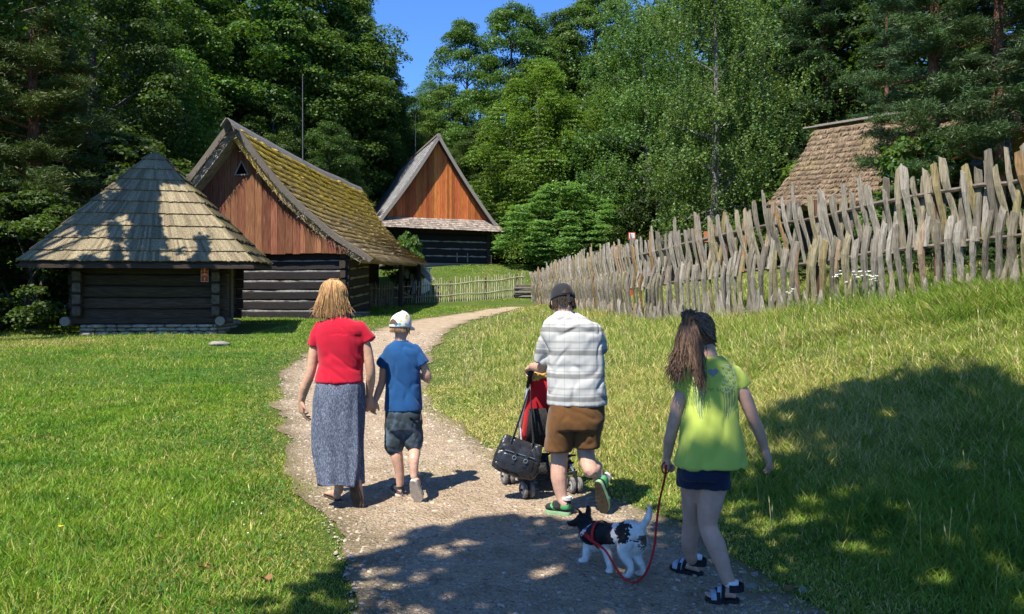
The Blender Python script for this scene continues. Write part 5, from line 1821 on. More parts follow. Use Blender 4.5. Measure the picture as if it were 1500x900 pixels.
def remeshed(b, name, mats, parent, voxel, smooth=4, disp=None, factor=.5):
    o = b.build(name, mats, parent)
    r = o.modifiers.new('r', 'REMESH'); r.mode = 'VOXEL'; r.voxel_size = voxel
    if smooth:
        s = o.modifiers.new('s', 'SMOOTH'); s.factor = factor; s.iterations = smooth
    dg = bpy.context.evaluated_depsgraph_get()
    me = bpy.data.meshes.new_from_object(o.evaluated_get(dg), depsgraph=dg)
    old = o.data; o.modifiers.clear(); o.data = me; me.name = name
    bpy.data.meshes.remove(old)
    me.materials.clear()
    for m in (mats if isinstance(mats, (list, tuple)) else [mats]): me.materials.append(m)
    me.polygons.foreach_set('material_index', [0] * len(me.polygons))
    me.polygons.foreach_set('use_smooth', [True] * len(me.polygons))
    if disp:
        n = len(me.vertices); co = np.empty(n * 3, np.float32); no = np.empty(n * 3, np.float32)
        me.vertices.foreach_get('co', co); me.vertices.foreach_get('normal', no)
        co = co.reshape(-1, 3); no = no.reshape(-1, 3); off = np.array(parent.location)
        dd = np.array([disp(Vector(q)) for q in (co + off)], np.float32)
        co = co + no * dd[:, None]
        me.vertices.foreach_set('co', co.ravel())
    me.update()
    return o


def paint(o, rule):
    """rule(world point) -> material index"""
    me = o.data; off = o.parent.location
    me.polygons.foreach_set('material_index', [rule(p.center + off) for p in me.polygons])


def nz(p, s, seed=0.0, sx=1, sy=1, sz=1):
    return mnoise.noise(Vector((p.x * s * sx + seed, p.y * s * sy + seed * .7, p.z * s * sz - seed)))


def folds(amp=.006, s=9, sz=1.0, seed=0, diag=0.0):
    def f(p):
        q = Vector((p.x + diag * p.z, p.y, p.z))
        w = Vector((q.x + .03 * nz(q, 9, seed + 2), q.y, q.z + .05 * nz(q, 6, seed + 7)))
        a = nz(w, s, seed, 1, 1, sz)
        r = math.exp(-(nz(w, s * 1.35, seed + 4, 1, 1, sz) / .16) ** 2)       # soft creases
        return amp * (.55 + 1.1 * a - .75 * r) + amp * .35 * nz(w, s * 2.7, seed + 9, 1, 1, sz)
    return f


def trunk_rings(specs, k=28, pw=.82):
    """specs: (centre point, half width, half depth[, tilt])"""
    rr = []
    for (c, hw, hd) in specs:
        ring = []
        for j in range(k):
            a = 2 * math.pi * j / k
            ca, sa = math.cos(a), math.sin(a)
            ring.append((c[0] + hw * math.copysign(abs(ca) ** pw, ca), c[1] + hd * math.copysign(abs(sa) ** pw, sa), c[2]))
        rr.append(ring)
    return rr


def sleeve(b, pts, rad, n=18):
    """tube with a straight cut hem"""
    P_ = smooth_curve([tuple(p) for p in pts]); t = np.linspace(0, len(pts) - 1, len(P_))
    b.tube([Vector(p) for p in P_], list(np.interp(t, np.arange(len(pts)), rad)), n); b.ball(pts[0], rad[0] * .98)


def chain(b, pts, rad, n=14, sub=4):
    """smooth tapered limb"""
    P_ = smooth_curve([tuple(p) for p in pts]); 
    t = np.linspace(0, len(pts) - 1, len(P_))
    r = np.interp(t, np.arange(len(pts)), rad)
    b.tube([Vector(p) for p in P_[::2]] + ([] if len(P_) % 2 else [Vector(P_[-1])]), list(r[::2]) + ([] if len(P_) % 2 else [rad[-1]]), n)
    b.ball(pts[0], rad[0] * .99); b.ball(pts[-1], rad[-1] * .99)


def frame(d, up):
    d = Vector(d).normalized(); up = Vector(up); up = (up - d * up.dot(d)).normalized()
    return d, up, d.cross(up).normalized()


def hand(b, wrist, d, back, thumb, size=.18, curl=(.5, .5, .5, .5), thumb_curl=.4, spread=.12, r=.0095):
    """d: towards the fingers; back: normal of the back of the hand; thumb: +1/-1 side"""
    d, up, s = frame(d, back); s = s * thumb
    w = Vector(wrist); S = size
    palm_end = w + d * S * .50
    rr = []
    for (t, hw, hh) in ((-.08, .14, .12), (.08, .16, .13), (.26, .215, .125), (.42, .225, .105), (.52, .21, .08)):
        c = w + d * S * t
        rr.append([c + s * (hw * S * math.cos(a)) + up * (hh * S * math.sin(a)) for a in [2*math.pi*j/14 for j in range(14)]])
    b.rings(rr)
    lens = (.46, .52, .48, .37)
    for i in range(4):
        k = (1.5 - i) / 1.5
        p = w + d * S * (.47 - .02 * abs(k)) + s * S * .155 * k
        dd = (d + s * spread * k).normalized()
        L = lens[i] * S; pts = [p - dd * .05 * S, p]
        ang = 0; cur = p
        for j, f in enumerate((.45, .32, .23)):
            ang += curl[i] * (.75 if j == 0 else 1.0)
            v = dd * math.cos(ang) - up * math.sin(ang)
            cur = cur + v * L * f; pts.append(cur)
        rs = [r, r, r * .95, r * .88, r * .78]
        b.tube(pts, rs, 9); 
        for q, rq in zip(pts[1:], rs[1:]): b.ball(q, rq, 9, 6)
    p = w + d * S * .12 + s * S * .15
    dd = (d * .75 + s * .62 - up * .25).normalized()
    v2 = (dd * math.cos(thumb_curl) - s * math.sin(thumb_curl) * .8 - up * .2).normalized()
    pts = [p - dd * .05 * S, p + dd * S * .17, p + dd * S * .17 + v2 * S * .15, p + dd * S * .17 + v2 * S * .27]
    b.tube(pts, [r * 1.5, r * 1.2, r * 1.05, r * .85], 9)
    for q, rq in zip(pts[1:], (r * 1.2, r * 1.05, r * .85)): b.ball(q, rq, 9, 6)


def head(b, c, size, rot, ear=True):
    """skull, jaw, nose, lips, ears; size = chin to crown; local +y is where the face looks"""
    M = rot.to_3x3(); c = Vector(c); S = size
    def at_(x, y, z): return c + M @ Vector((x * S, y * S, z * S))
    b.ball(at_(0, -.03, .12), (.325 * S, .40 * S, .38 * S), 20, 14, rot)
    b.ball(at_(0, .09, -.12), (.27 * S, .29 * S, .36 * S), 18, 12, rot)
    b.ball(at_(0, .16, -.36), (.15 * S, .17 * S, .13 * S), 14, 8, rot)
    b.tube([at_(0, .36, .06), at_(0, .44, -.08), at_(0, .47, -.125), at_(0, .39, -.16)], [.03 * S, .045 * S, .06 * S, .04 * S], 8)
    b.ball(at_(0, .355, -.255), (.10 * S, .04 * S, .022 * S), 10, 6, rot); b.ball(at_(0, .35, -.295), (.085 * S, .04 * S, .024 * S), 10, 6, rot)
    b.ball(at_(0, .33, .07), (.21 * S, .06 * S, .03 * S), 12, 6, rot)
    for s in (-1, 1):
        b.ball(at_(.12 * s, .32, -.0), (.055 * S, .05 * S, .04 * S), 10, 6, rot)
        b.ball(at_(.335 * s, -.01, -.06), (.035 * S, .075 * S, .14 * S), 10, 8, rot @ Matrix.Rotation(-.35 * s, 3, 'Z'))
        b.ball(at_(.315 * s, .02, -.06), (.04 * S, .05 * S, .10 * S), 10, 8, rot)
    return at_


def face_rule(at_, S):
    eyes = [at_(.12, .36, .0), at_(-.12, .36, .0)]; lip = at_(0, .38, -.275)
    def rule(p):
        for e in eyes:
            dd = (p - e)
            if abs(dd.z) < .03 * S and dd.length < .075 * S: return 2 if dd.length < .03 * S else 1
        if (p - lip).length < .09 * S and abs(p.z - lip.z) < .04 * S: return 3
        return 0
    return rule


M_eye = NT('eye_white').done((.75, .73, .70), .3, .4); M_iris = NT('eye_iris').done((.03, .02, .015), .2, .5); M_lip = NT('lips').done((.40, .14, .11), .45, .35)


def foot(b, heel, toe, up=(0, 0, 1), w=.042, h=.06):
    """bare foot lofted from heel to toes; returns the frame"""
    heel, toe = Vector(heel), Vector(toe); L = (toe - heel).length
    d, u, s = frame(toe - heel, up)
    rr = []
    for (t, ww, hh) in ((.02, .55, .55), (.1, .72, .95), (.25, .74, 1.15), (.45, .85, .88), (.65, 1.05, .62), (.8, 1.02, .42), (.92, .85, .30), (1.0, .5, .2)):
        c = heel + d * L * t + u * h * hh * .5
        rr.append([c + s * (w * ww * math.cos(a)) + u * (h * hh * .5 * math.sin(a)) for a in [2*math.pi*j/14 for j in range(14)]])
    b.rings(rr)
    for i, (o, l, r) in enumerate(((.62, 1.05, .010), (.25, 1.03, .008), (-.1, 1.0, .0075), (-.42, .95, .007), (-.72, .88, .007))):
        p = heel + d * L * .82 + s * w * o + u * r * 1.1; b.tube([p, heel + d * L * l + s * w * o * 1.05 + u * r], [r, r * .95], 7); b.ball(heel + d * L * l + s * w * o * 1.05 + u * r, r, 8, 6)
    return heel, d, u, s, L


def sole(b, heel, d, u, s, L, w, th, m=0, drop=0.0, ext=.06):
    """shoe sole under the foot"""
    n = 26; out = []
    for j in range(n):
        a = 2 * math.pi * j / n
        t = .5 + (.5 + ext) * math.cos(a)
        ww = w * (.80 + .28 * sstep(.2, .75, t) - .14 * sstep(.8, 1.05, t)) * abs(math.sin(a)) ** .6 * math.copysign(1, math.sin(a))
        out.append((t, ww))
    top = [heel + d * L * t + s * x - u * drop for t, x in out]
    bot = [p - u * th for p in top]
    b.rings([bot, [p - u * th * .5 + (p - (heel + d * L * .5)) * .012 for p in top], top], m)


def band(b, heel, d, u, s, L, t, w, h, width, m=0, t2=None, th=.004):
    """strap over the foot at t"""
    pts = []
    k = 12; rr = []
    for j in range(k + 1):
        a = math.pi * j / k
        tt = t + ((t2 if t2 is not None else t) - t) * j / k
        c = heel + d * L * tt
        x, y = math.cos(a), math.sin(a)
        p = c + s * w * x + u * h * y; q = c + s * (w + th) * x + u * (h + th) * y
        rr.append([p - d * width, q - d * width, q + d * width, p + d * width])
    b.rings(rr, m)


def sneaker(parent, heel, toe, up, mats, w=.048):
    heel, toe = Vector(heel), Vector(toe); L = (toe - heel).length
    d, u, s = frame(toe - heel, up)
    b = MB()
    rr = []
    for (t, ww, hh, lift) in ((-.03, .55, .070, .012), (.03, .80, .085, .006), (.15, .88, .10, 0), (.32, .88, .095, 0), (.5, .92, .075, 0), (.7, 1.05, .055, 0), (.86, 1.0, .045, 0), (.97, .80, .038, 0), (1.04, .45, .026, .004)):
        c = heel + d * L * t
        ring = []
        for j in range(18):
            a = 2 * math.pi * j / 18
            y = (math.sin(a) * .5 + .5)
            k = 1 - .45 * max(0, y - .3)
            ring.append(c + s * (w * ww * math.copysign(abs(math.cos(a)) ** .7, math.cos(a)) * k) + u * (lift + hh * y))
        rr.append(ring)
    b.rings(rr)
    o = remeshed(b, 'shoe', mats[:2], parent, .006, 3)
    ctr = heel
    paint(o, lambda p: 1 if ((p - ctr).dot(d) / L < .30 and (p - ctr).dot(u) > .02 and (p - ctr).dot(u) < .06) or abs((p - ctr).dot(d) / L - .55 - .25 * (p - ctr).dot(u) / .06) < .05 else 0)
    b = MB(); sole(b, heel, d, u, s, L, w * 1.04, .026, ext=.05); so = b.build('sole', mats[2], o.parent, smooth=False)
    b = MB(); sole(b, heel + u * -.026, d, u, s, L, w * .98, .006, ext=.045); b.build('tread', mats[3], o.parent)
    b = MB()
    for t in (.42, .5, .58, .66):
        band(b, heel, d, u, s, L, t, w * .55, .105 - .07 * t, .006, t2=t + .03, th=.006)
    b.build('laces', mats[4], o.parent)
    b = MB(); c = heel + d * L * .14 + u * .088
    b.tube([c, c + u * .022], [.0415, .0405], 14); b.build('sock', mats[5], o.parent)
    return o


def strands(b, lines, r=.0022, taper=.35):
    for pts in lines:
        k = len(pts)
        b.tube(pts, [r * (1 - (1 - taper) * i / (k - 1)) for i in range(k)], 4, cap=False)


def hair_mat(name, stops):
    t = NT(name); v = t.coord((30, 30, 3))
    c = t.vary(t.ramp(t.noise(v, 4, 4, .6), stops), t.island(), .5, .012)
    return t.done(c, .6, .22)


def person(px, py, d, label, group='the walking family'):
    x, y, z = P(px, py, d)
    return empty('person', (x, y, Hs(x, y)), 0, label, 'person', group)


SK_W = skin_mat('skin_woman', (.52, .30, .20)); SK_B = skin_mat('skin_boy', (.60, .36, .26)); SK_M = skin_mat('skin_man', (.55, .33, .24)); SK_G = skin_mat('skin_girl', (.56, .34, .26))


# ------------------------------------------------------------------ the woman in red
def woman():
    e = person(498, 738, 5.95, 'woman in a red top and long blue-grey skirt holding the boy\'s hand')
    d0 = 5.95
    J = lambda px, py, dd=0.0: Vector(P(px, py, d0 + dd))
    k = d0 / F_PX
    rot = Matrix.Rotation(.05, 3, 'Z') @ Matrix.Rotation(-.12, 3, 'X')
    hc = J(488, 433, .03); S = .225
    b = MB()
    at_ = head(b, hc, S, rot)
    chain(b, [J(497, 476, 0), J(494, 462, .0), J(490, 446, .02)], [.06, .052, .052])
    b.rings(trunk_rings([(J(498, 474), 24*k, .07), (J(498, 486), 36*k, .09), (J(498, 520), 30*k, .09), (J(498, 556), 31*k, .10), (J(497, 585), 33*k, .12), (J(497, 610), 30*k, .11)]))
    chain(b, [J(469, 487), J(461, 512, -.01), J(455, 546, -.03), J(447, 568, -.01), J(441.5, 588, .02)], [.042, .042, .036, .036, .026])
    chain(b, [J(528, 487), J(537, 512, .0), J(543, 544, .0), J(542.5, 562, .04), J(541, 580, .08)], [.042, .042, .036, .035, .025])
    hand(b, J(441.5, 587, .02), (.02, .10, -1), (-.85, -.5, 0), -1, .185, (.35, .5, .6, .7), .3, .14)
    hand(b, J(541, 579, .08), (.06, .10, -1), (.5, -.85, .1), 1, .18, (.55, .65, .7, .7), .5, .10)
    # legs under the skirt and the two feet
    lh, lt = J(496, 731, .06), J(479, 724, .24); lh.z = Hs(lh.x, lh.y) + .022; lt.z = Hs(lt.x, lt.y) + .022
    rt = J(526, 750, -.10); rt.z = Hs(rt.x, rt.y) + .03; rh = rt + Vector((-.028, -.055, .205))
    chain(b, [J(484, 590), J(484, 650, .06), lh + Vector((-.005, .04, .30)), lh + Vector((-.008, .045, .06))], [.085, .058, .05, .034])
    chain(b, [J(512, 590), J(512, 650, .03), rh + Vector((-.012, .075, .20)), rh + Vector((-.003, .035, .02))], [.085, .058, .052, .034])
    fl = foot(b, lh, lt, w=.040, h=.062); fr = foot(b, rh, rt, w=.040, h=.062)
    o = remeshed(b, 'body', [SK_W, M_eye, M_iris, M_lip], e, .0055, 3, lambda p: .0016 * nz(p, 16, 5) + .0008 * nz(p, 40, 9))
    paint(o, face_rule(at_, S))
    # sandals
    blk = nmat('black_sandal', [(.4, (.015, .014, .013)), (.7, (.035, .032, .03))], ns=30, bump=.2, rough=.6)
    dk = nmat('dark_sole', [(.4, (.035, .025, .02)), (.7, (.08, .06, .05))], ns=20, bump=.3)
    for (h_, d_, u_, s_, L_) in (fl, fr):
        b = MB(); sole(b, h_, d_, u_, s_, L_, .047, .018); so = b.build('sandal', dk, e)
        b = MB(); band(b, h_, d_, u_, s_, L_, .62, .046, .050, .012); band(b, h_, d_, u_, s_, L_, .48, .043, .058, .008, t2=.70); b.build('strap', blk, so).parent = so
    for c in e.children:
        for ch in c.children: ch.location = (0, 0, 0)
    # top
    red = cloth_mat('red_jersey', [(.3, (.40, .006, .022)), (.7, (.50, .010, .034))])
    b = MB()
    b.rings(trunk_rings([(J(497, 464), 12*k, .062), (J(497.5, 468), 19*k, .075), (J(498, 472), 27*k, .09), (J(498, 477), 34*k, .102), (J(498.5, 485), 37.5*k, .112), (J(499, 500), 36.5*k, .116), (J(499, 520), 33.5*k, .112), (J(498.5, 536), 32*k, .11), (J(498, 550), 34*k, .12), (J(498, 560), 35.5*k, .13)], pw=.9))
    sleeve(b, [J(470, 480), J(464, 493, -.01), J(459.5, 508, -.01)], [.052, .053, .056])
    sleeve(b, [J(527, 480), J(535, 491), J(541, 500)], [.052, .053, .056])
    f1 = folds(.009, 6.0, .6, 3, .7)
    remeshed(b, 'top', red, e, .0075, 6, lambda p: f1(p) * (1.0 if p.z < J(0, 490).z else .4))
    # skirt, loose cloth with long folds
    t = NT('blue_marl'); v = t.coord((70, 70, 14))
    c = t.ramp(t.noise(v, 3.2, 5, .75, .6), [(.34, (.018, .023, .045)), (.47, (.062, .075, .115)), (.58, (.16, .18, .23)), (.7, (.38, .41, .46))])
    t.bump(t.noise(t.coord(), 300, 2), .15, .004)
    marl = t.done(c, .9, .12)
    V = []; na, nr = 120, 64
    prof = [(554, 498, 30.5, .105), (563, 498, 35, .125), (575, 497, 36.5, .135), (590, 496.5, 37.2, .14), (620, 496.5, 37, .145), (655, 498, 34.5, .145), (690, 500.5, 30.5, .150), (707, 501, 29, .152)]
    for i in range(nr + 1):
        py = 554 + 153 * i / nr
        c_, hw, hd = [float(np.interp(py, [q[0] for q in prof], [q[j] for q in prof])) for j in (1, 2, 3)]
        c = J(c_, py, .0 - .07 * (i / nr) ** 1.3)
        for j in range(na):
            a = 2 * math.pi * j / na; ca, sa = math.cos(a), math.sin(a)
            t_ = i / nr
            ff = 1 + (.01 + .085 * t_) * math.sin(a * 7 + 2.2 * t_ + 1.2 * math.sin(a * 2)) + (.012 + .035 * t_) * math.sin(a * 15 + 3 * t_ + 2 * math.sin(a * 3 + 1)) + (.03 + .06 * t_) * math.sin(a * 3 - 4.4 * t_ + .8) + .02 * mnoise.noise(Vector((ca * 2, sa * 2, t_ * 5)))
            ff += .11 * math.exp(-((a - 4.5 - 1.3 * (t_ - .5)) / .13) ** 2) * min(1, t_ * 3) - .10 * math.exp(-((a - 4.95 - 1.3 * (t_ - .5)) / .15) ** 2) * min(1, t_ * 3)
            ff = 1 + (ff - 1) * min(1.0, t_ * 5 + .05)
            zz = c.z + (.010 * math.sin(a * 3 + .5) if i == nr else 0)
            V.append((c.x + hw * k * ff * math.copysign(abs(ca) ** .88, ca), c.y + hd * ff * math.copysign(abs(sa) ** .88, sa), zz))
    V = np.array(V) - np.array(e.location)
    i = (np.arange(nr)[:, None] * na + np.arange(na)[None, :]); j = (np.arange(nr)[:, None] * na + (np.arange(na) + 1) % na)
    Fq = np.stack([i.ravel(), j.ravel(), (j + na).ravel(), (i + na).ravel()], 1)
    sk = mesh_np('skirt', V, Fq, marl, e, smooth=True)
    m = sk.modifiers.new('thick', 'SOLIDIFY'); m.thickness = .004; m.offset = 0
    # shoulder-length blonde hair
    hm = hair_mat('blonde_hair', [(.3, (.30, .155, .06)), (.55, (.52, .31, .14)), (.75, (.68, .46, .24))])
    b = MB()
    M3 = rot
    A = lambda x, y, z: hc + M3 @ Vector((x * S, y * S, z * S))
    b.ball(A(0, -.05, .15), (.36 * S, .425 * S, .405 * S), 20, 14, rot)
    b.rings(trunk_rings([(A(0, -.10, .2), .345 * S, .37 * S), (A(0, -.15, -.1), .375 * S, .33 * S), (A(0, -.17, -.35), .38 * S, .25 * S), (A(.0, -.18, -.52), .33 * S, .17 * S)]))
    rng = random.Random(4); lines = []
    crown_ = A(.04, -.12, .545)
    for q in range(1500):
        a = rng.uniform(-2.55, 2.55) - math.pi / 2      # leaves the face free
        sd = rng.random()
        ca, sa = math.cos(a), math.sin(a)
        rx, ry = .385 * (1 + .07 * rng.gauss(0, 1)), .43 * (1 + .05 * rng.gauss(0, 1))
        endz = rng.gauss(-.62, .12) + (.10 if sa > .2 else 0)
        pts = [crown_ + Vector((rng.gauss(0, .012), rng.gauss(0, .012), 0))]
        t0 = sd * .8
        for (f_, z) in ((.55, .47), (.85, .33), (1.0, .12)):
            pts.append(A(ca * rx * f_, sa * ry * f_ - .06, z))
        wv = rng.gauss(0, .035)
        pts.append(A(ca * rx * 1.04 + wv, sa * ry * .93 - .08, -.15))
        pts.append(A(ca * rx * (1.06 + .08 * rng.gauss(0, 1)) + wv * 2, sa * ry * .80 - .10, -.40))
        pts.append(A(ca * rx * (1.0 + .20 * rng.gauss(0, 1)) + wv * 3, sa * ry * .68 - .11, endz))
        pts = pts[min(3, int(t0 * 3)):]
        lines.append([Vector(p) for p in smooth_curve([tuple(p) for p in pts])[::4]])
    strands(b, lines, .0030)
    b.build('hair', hm, e, smooth=True)


# ------------------------------------------------------------------ the boy
def boy():
    e = person(591, 730, 6.15, 'boy in a blue T-shirt, dark denim shorts and a pale spotted cap')
    d0 = 6.15; k = d0 / F_PX
    J = lambda px, py, dd=0.0: Vector(P(px, py, d0 + dd))
    rot = Matrix.Rotation(-.55, 3, 'Z') @ Matrix.Rotation(-.15, 3, 'X')
    hc = J(587, 479, .02); S = .205
    b = MB(); at_ = head(b, hc, S, rot)
    chain(b, [J(588, 512), J(587, 503), J(587, 490, .02)], [.05, .043, .045])
    b.rings(trunk_rings([(J(588, 508), 15*k, .06), (J(589, 518), 24*k, .075), (J(590, 550), 21*k, .08), (J(591, 595), 22*k, .09), (J(591, 620), 22*k, .09)]))
    chain(b, [J(571, 517), J(563, 537, 0), J(560, 559, .01), J(554.5, 574, 0), J(549.5, 588, -.02)], [.038, .035, .030, .029, .021])
    chain(b, [J(608, 516), J(619, 534, .01), J(627, 554, .03), J(619, 552, .16), J(611, 549, .26)], [.038, .035, .031, .029, .022])
    hand(b, J(549.5, 587, -.02), (-.30, -.06, -1), (-.3, -.9, .2), -1, .145, (.6, .7, .7, .7), .5, .06, .0078)
    hand(b, J(611, 549, .26), (-.4, 1, .1), (0, .2, 1), -1, .145, (.7, .8, .8, .8), .5, .06, .0078)
    lh, lt = J(585, 729, -.02), J(579, 722, .19); lh.z = Hs(lh.x, lh.y) + .03; lt.z = Hs(lt.x, lt.y) + .03
    rt = J(614, 731, -.16); rt.z = Hs(rt.x, rt.y) + .035; rh = rt + Vector((-.03, -.085, .165))
    chain(b, [J(578, 612), J(580, 648, .02), J(581, 668, .0), lh + Vector((-.002, .03, .17)), lh + Vector((0, .04, .06))], [.075, .052, .049, .036, .029])
    chain(b, [J(605, 612), J(606, 650, .02), J(607, 664, -.02), rh + Vector((-.005, .06, .16)), rh + Vector((-.002, .035, .02))], [.075, .052, .049, .040, .029])
    fl = foot(b, lh, lt, w=.036, h=.056); fr = foot(b, rh, rt, w=.036, h=.056)
    o = remeshed(b, 'body', [SK_B, M_eye, M_iris, M_lip], e, .0052, 3, lambda p: .0016 * nz(p, 16, 5) + .0008 * nz(p, 40, 9)); paint(o, face_rule(at_, S))
    navy = nmat('navy_strap', [(.4, (.025, .03, .04)), (.7, (.06, .065, .08))], ns=30, bump=.2, rough=.7)
    cream = nmat('cream_sole', [(.35, (.42, .36, .28)), (.7, (.62, .56, .47))], ns=25, bump=.5, bs=60)
    for (h_, d_, u_, s_, L_) in (fl, fr):
        b = MB(); sole(b, h_, d_, u_, s_, L_, .047, .024); so = b.build('sandal', cream, e)
        b = MB()
        band(b, h_, d_, u_, s_, L_, .72, .043, .042, .013); band(b, h_, d_, u_, s_, L_, .48, .040, .058, .012)
        rr = []
        for j in range(17):
            a = -math.pi * .5 - 2.4 + 4.8 * j / 16
            p = h_ + d_ * (L_ * .14 + .052 * math.sin(a)) + s_ * .038 * math.cos(a) + u_ * .055
            rr.append([p - u_ * .012, p - u_ * .012 + (p - h_ - d_ * L_ * .14 - u_ * .055) * .1, p + u_ * .012 + (p - h_ - d_ * L_ * .14 - u_ * .055) * .1, p + u_ * .012])
        b.rings(rr); st = b.build('strap', navy, e); st.parent = so
    blue = cloth_mat('blue_jersey', [(.3, (.009, .055, .165)), (.7, (.014, .075, .21))])
    b = MB()
    b.rings(trunk_rings([(J(587.5, 500), 9*k, .048), (J(588, 503), 15*k, .060), (J(588, 506.5), 20*k, .070), (J(588.5, 511), 24*k, .08), (J(589, 518), 25.5*k, .088), (J(590, 535), 25*k, .095), (J(591, 560), 24.5*k, .095), (J(591.5, 585), 25.5*k, .10), (J(591.5, 601), 27*k, .108)], pw=.9))
    sleeve(b, [J(572, 514), J(566, 525), J(560.5, 537)], [.050, .050, .052])
    sleeve(b, [J(608, 513), J(614.5, 523), J(620, 534)], [.050, .050, .052])
    f1 = folds(.009, 7.5, .55, 9, .4)
    remeshed(b, 'shirt', blue, e, .007, 6, f1)
    b = MB(); b.rings(trunk_rings([(J(587.5, 499.0), 10.5*k, .052), (J(587.5, 502), 11.5*k, .056)])); b.build('collar', blue, e, smooth=True)
    t = NT('faded_denim'); v = t.coord()
    c = t.ramp(t.noise(v, 5, 5, .65), [(.3, (.016, .024, .032)), (.6, (.04, .055, .065)), (.8, (.08, .10, .115))])
    fd = t.math('MULTIPLY', t.ramp(t.noise(v, 6.5, 3, .5), [(.48, 0), (.66, 1)]), .75)
    c = t.mix(fd, c, (.14, .20, .28))
    t.bump(t.noise(v, 400, 2), .2, .004)
    den = t.done(c, .85, .15)
    b = MB()
    b.rings(trunk_rings([(J(591, 592), 25.5*k, .095), (J(591, 605), 26*k, .105), (J(591, 620), 26.5*k, .108), (J(591, 630), 25*k, .10)]))
    chain(b, [J(578.5, 618), J(578, 636, .0), J(577.5, 654, .01)], [.078, .077, .078])
    chain(b, [J(604.5, 618), J(605, 634, .0), J(605.5, 648, .0)], [.078, .076, .074])
    sh = remeshed(b, 'shorts', den, e, .0085, 7, folds(.006, 10, .8, 6))
    b = MB(); 
    for s, cx in ((1, 606),):
        p = J(cx, 612, -.106); b.box(p, (.070, .014, .003))
    b.build('pocket_seam', NT('dark_seam').done((.008, .01, .014), .9, .1), e)
    # cap
    t = NT('spotted_cap'); v = t.coord((1, 1, 1))
    vo = t.n('TexVoronoi'); t.put(vo, 'Vector', v); vo.inputs['Scale'].default_value = 24
    spot = t.ramp(vo.outputs['Distance'], [(.30, 1), (.36, 0)])
    sel = t.n('SeparateColor'); t.put(sel, 0, vo.outputs['Color'])
    colr = t.ramp(sel.outputs[0], [(0, (.62, .60, .55)), (.35, (.10, .35, .38)), (.55, (.55, .42, .10)), (.72, (.12, .22, .45)), (.88, (.25, .42, .20))], 'CONSTANT')
    c = t.mix(spot, (.66, .64, .58), colr); cap_m = t.done(c, .9, .15)
    A = lambda x, y, z: hc + rot @ Vector((x * S, y * S, z * S))
    b = MB(); rr = []
    for i in range(9):
        ph = i / 8 * 1.52
        z = .03 + .55 * math.sin(ph); r = math.cos(ph) ** .85
        rr.append([A(.395 * r * math.cos(2*math.pi*j/24), -.03 + .475 * r * math.sin(2*math.pi*j/24), z + (.06 * math.sin(2*math.pi*j/24))) for j in range(24)])
    b.rings([[A(.385 * math.cos(2*math.pi*j/24), -.03 + .465 * math.sin(2*math.pi*j/24), -.02 + .06 * math.sin(2*math.pi*j/24)) for j in range(24)]] + rr)
    cap = b.build('cap', cap_m, e, smooth=True)
    b = MB(); top_ = []; 
    rim = []
    for j in range(13):
        a = math.pi * (.12 + .76 * j / 12)
        rim.append((A(.37 * math.cos(a), -.03 + .44 * math.sin(a), .08), A(.40 * math.cos(a), -.03 + .44 * math.sin(a) + .36 * math.sin((a - .38) / .76 * 1.0) ** .6 if 0 else -.03 + .44 * math.sin(a) + .34 * max(.05, math.sin(math.pi * j / 12)) ** .7, .01)))
    n_ = len(rim)
    vs = [p for p, q in rim] + [q for p, q in rim]; dn = rot @ Vector((0, 0, -.012))
    vs += [p + dn for p in vs]
    fs = [(i, i + 1, n_ + i + 1, n_ + i) for i in range(n_ - 1)]; fs += [tuple(2 * n_ + q for q in reversed(f)) for f in fs]
    fs += [(n_ + i, n_ + i + 1, 3 * n_ + i + 1, 3 * n_ + i) for i in range(n_ - 1)] + [(i + 1, i, 2 * n_ + i, 2 * n_ + i + 1) for i in range(n_ - 1)] + [(0, n_, 3 * n_, 2 * n_), (2*n_ - 1, n_ - 1, 3*n_ - 1, 4*n_ - 1)]
    b.add(vs, fs); br = b.build('brim', cap_m, e, smooth=False); br.parent = cap
    # the half-moon opening at the back with its strap below
    b = MB(); rr = []
    for j in range(9):
        a = -math.pi / 2 - .55 + 1.1 * j / 8
        hgt = .19 * math.cos((j - 4) / 4 * 1.45)
        rr.append([A(.403 * math.cos(a), -.03 + .484 * math.sin(a), .045), A(.398 * math.cos(a), -.03 + .478 * math.sin(a), .048 + hgt), A(.36 * math.cos(a), -.03 + .44 * math.sin(a), .048 + hgt), A(.36 * math.cos(a), -.03 + .44 * math.sin(a), .045)])
    hm = hair_mat('sandy_hair', [(.3, (.25, .14, .07)), (.7, (.46, .30, .17))])
    b.rings(rr); oo = b.build('opening', nmat('cap_inside', [(.3, (.06, .045, .035)), (.7, (.16, .11, .08))], ns=40, bump=.1), e); oo.parent = cap
    b = MB(); b.ball(A(0, -.045, .05), (.340 * S, .405 * S, .22 * S), 20, 10, rot)
    lines = []
    rng = random.Random(2)
    for q in range(700):
        a = rng.uniform(-2.5, 2.5) - math.pi/2
        z = rng.uniform(-.12, .1)
        p = A(.345 * math.cos(a), -.04 + .40 * math.sin(a), z)
        lines.append([p, p + rot @ Vector((.004 * math.cos(a), .004 * math.sin(a), -.012)), p + rot @ Vector((.004 * math.cos(a), .004 * math.sin(a) + .001, -.03))])
    strands(b, lines, .0016); b.build('hair', hm, e, smooth=True)


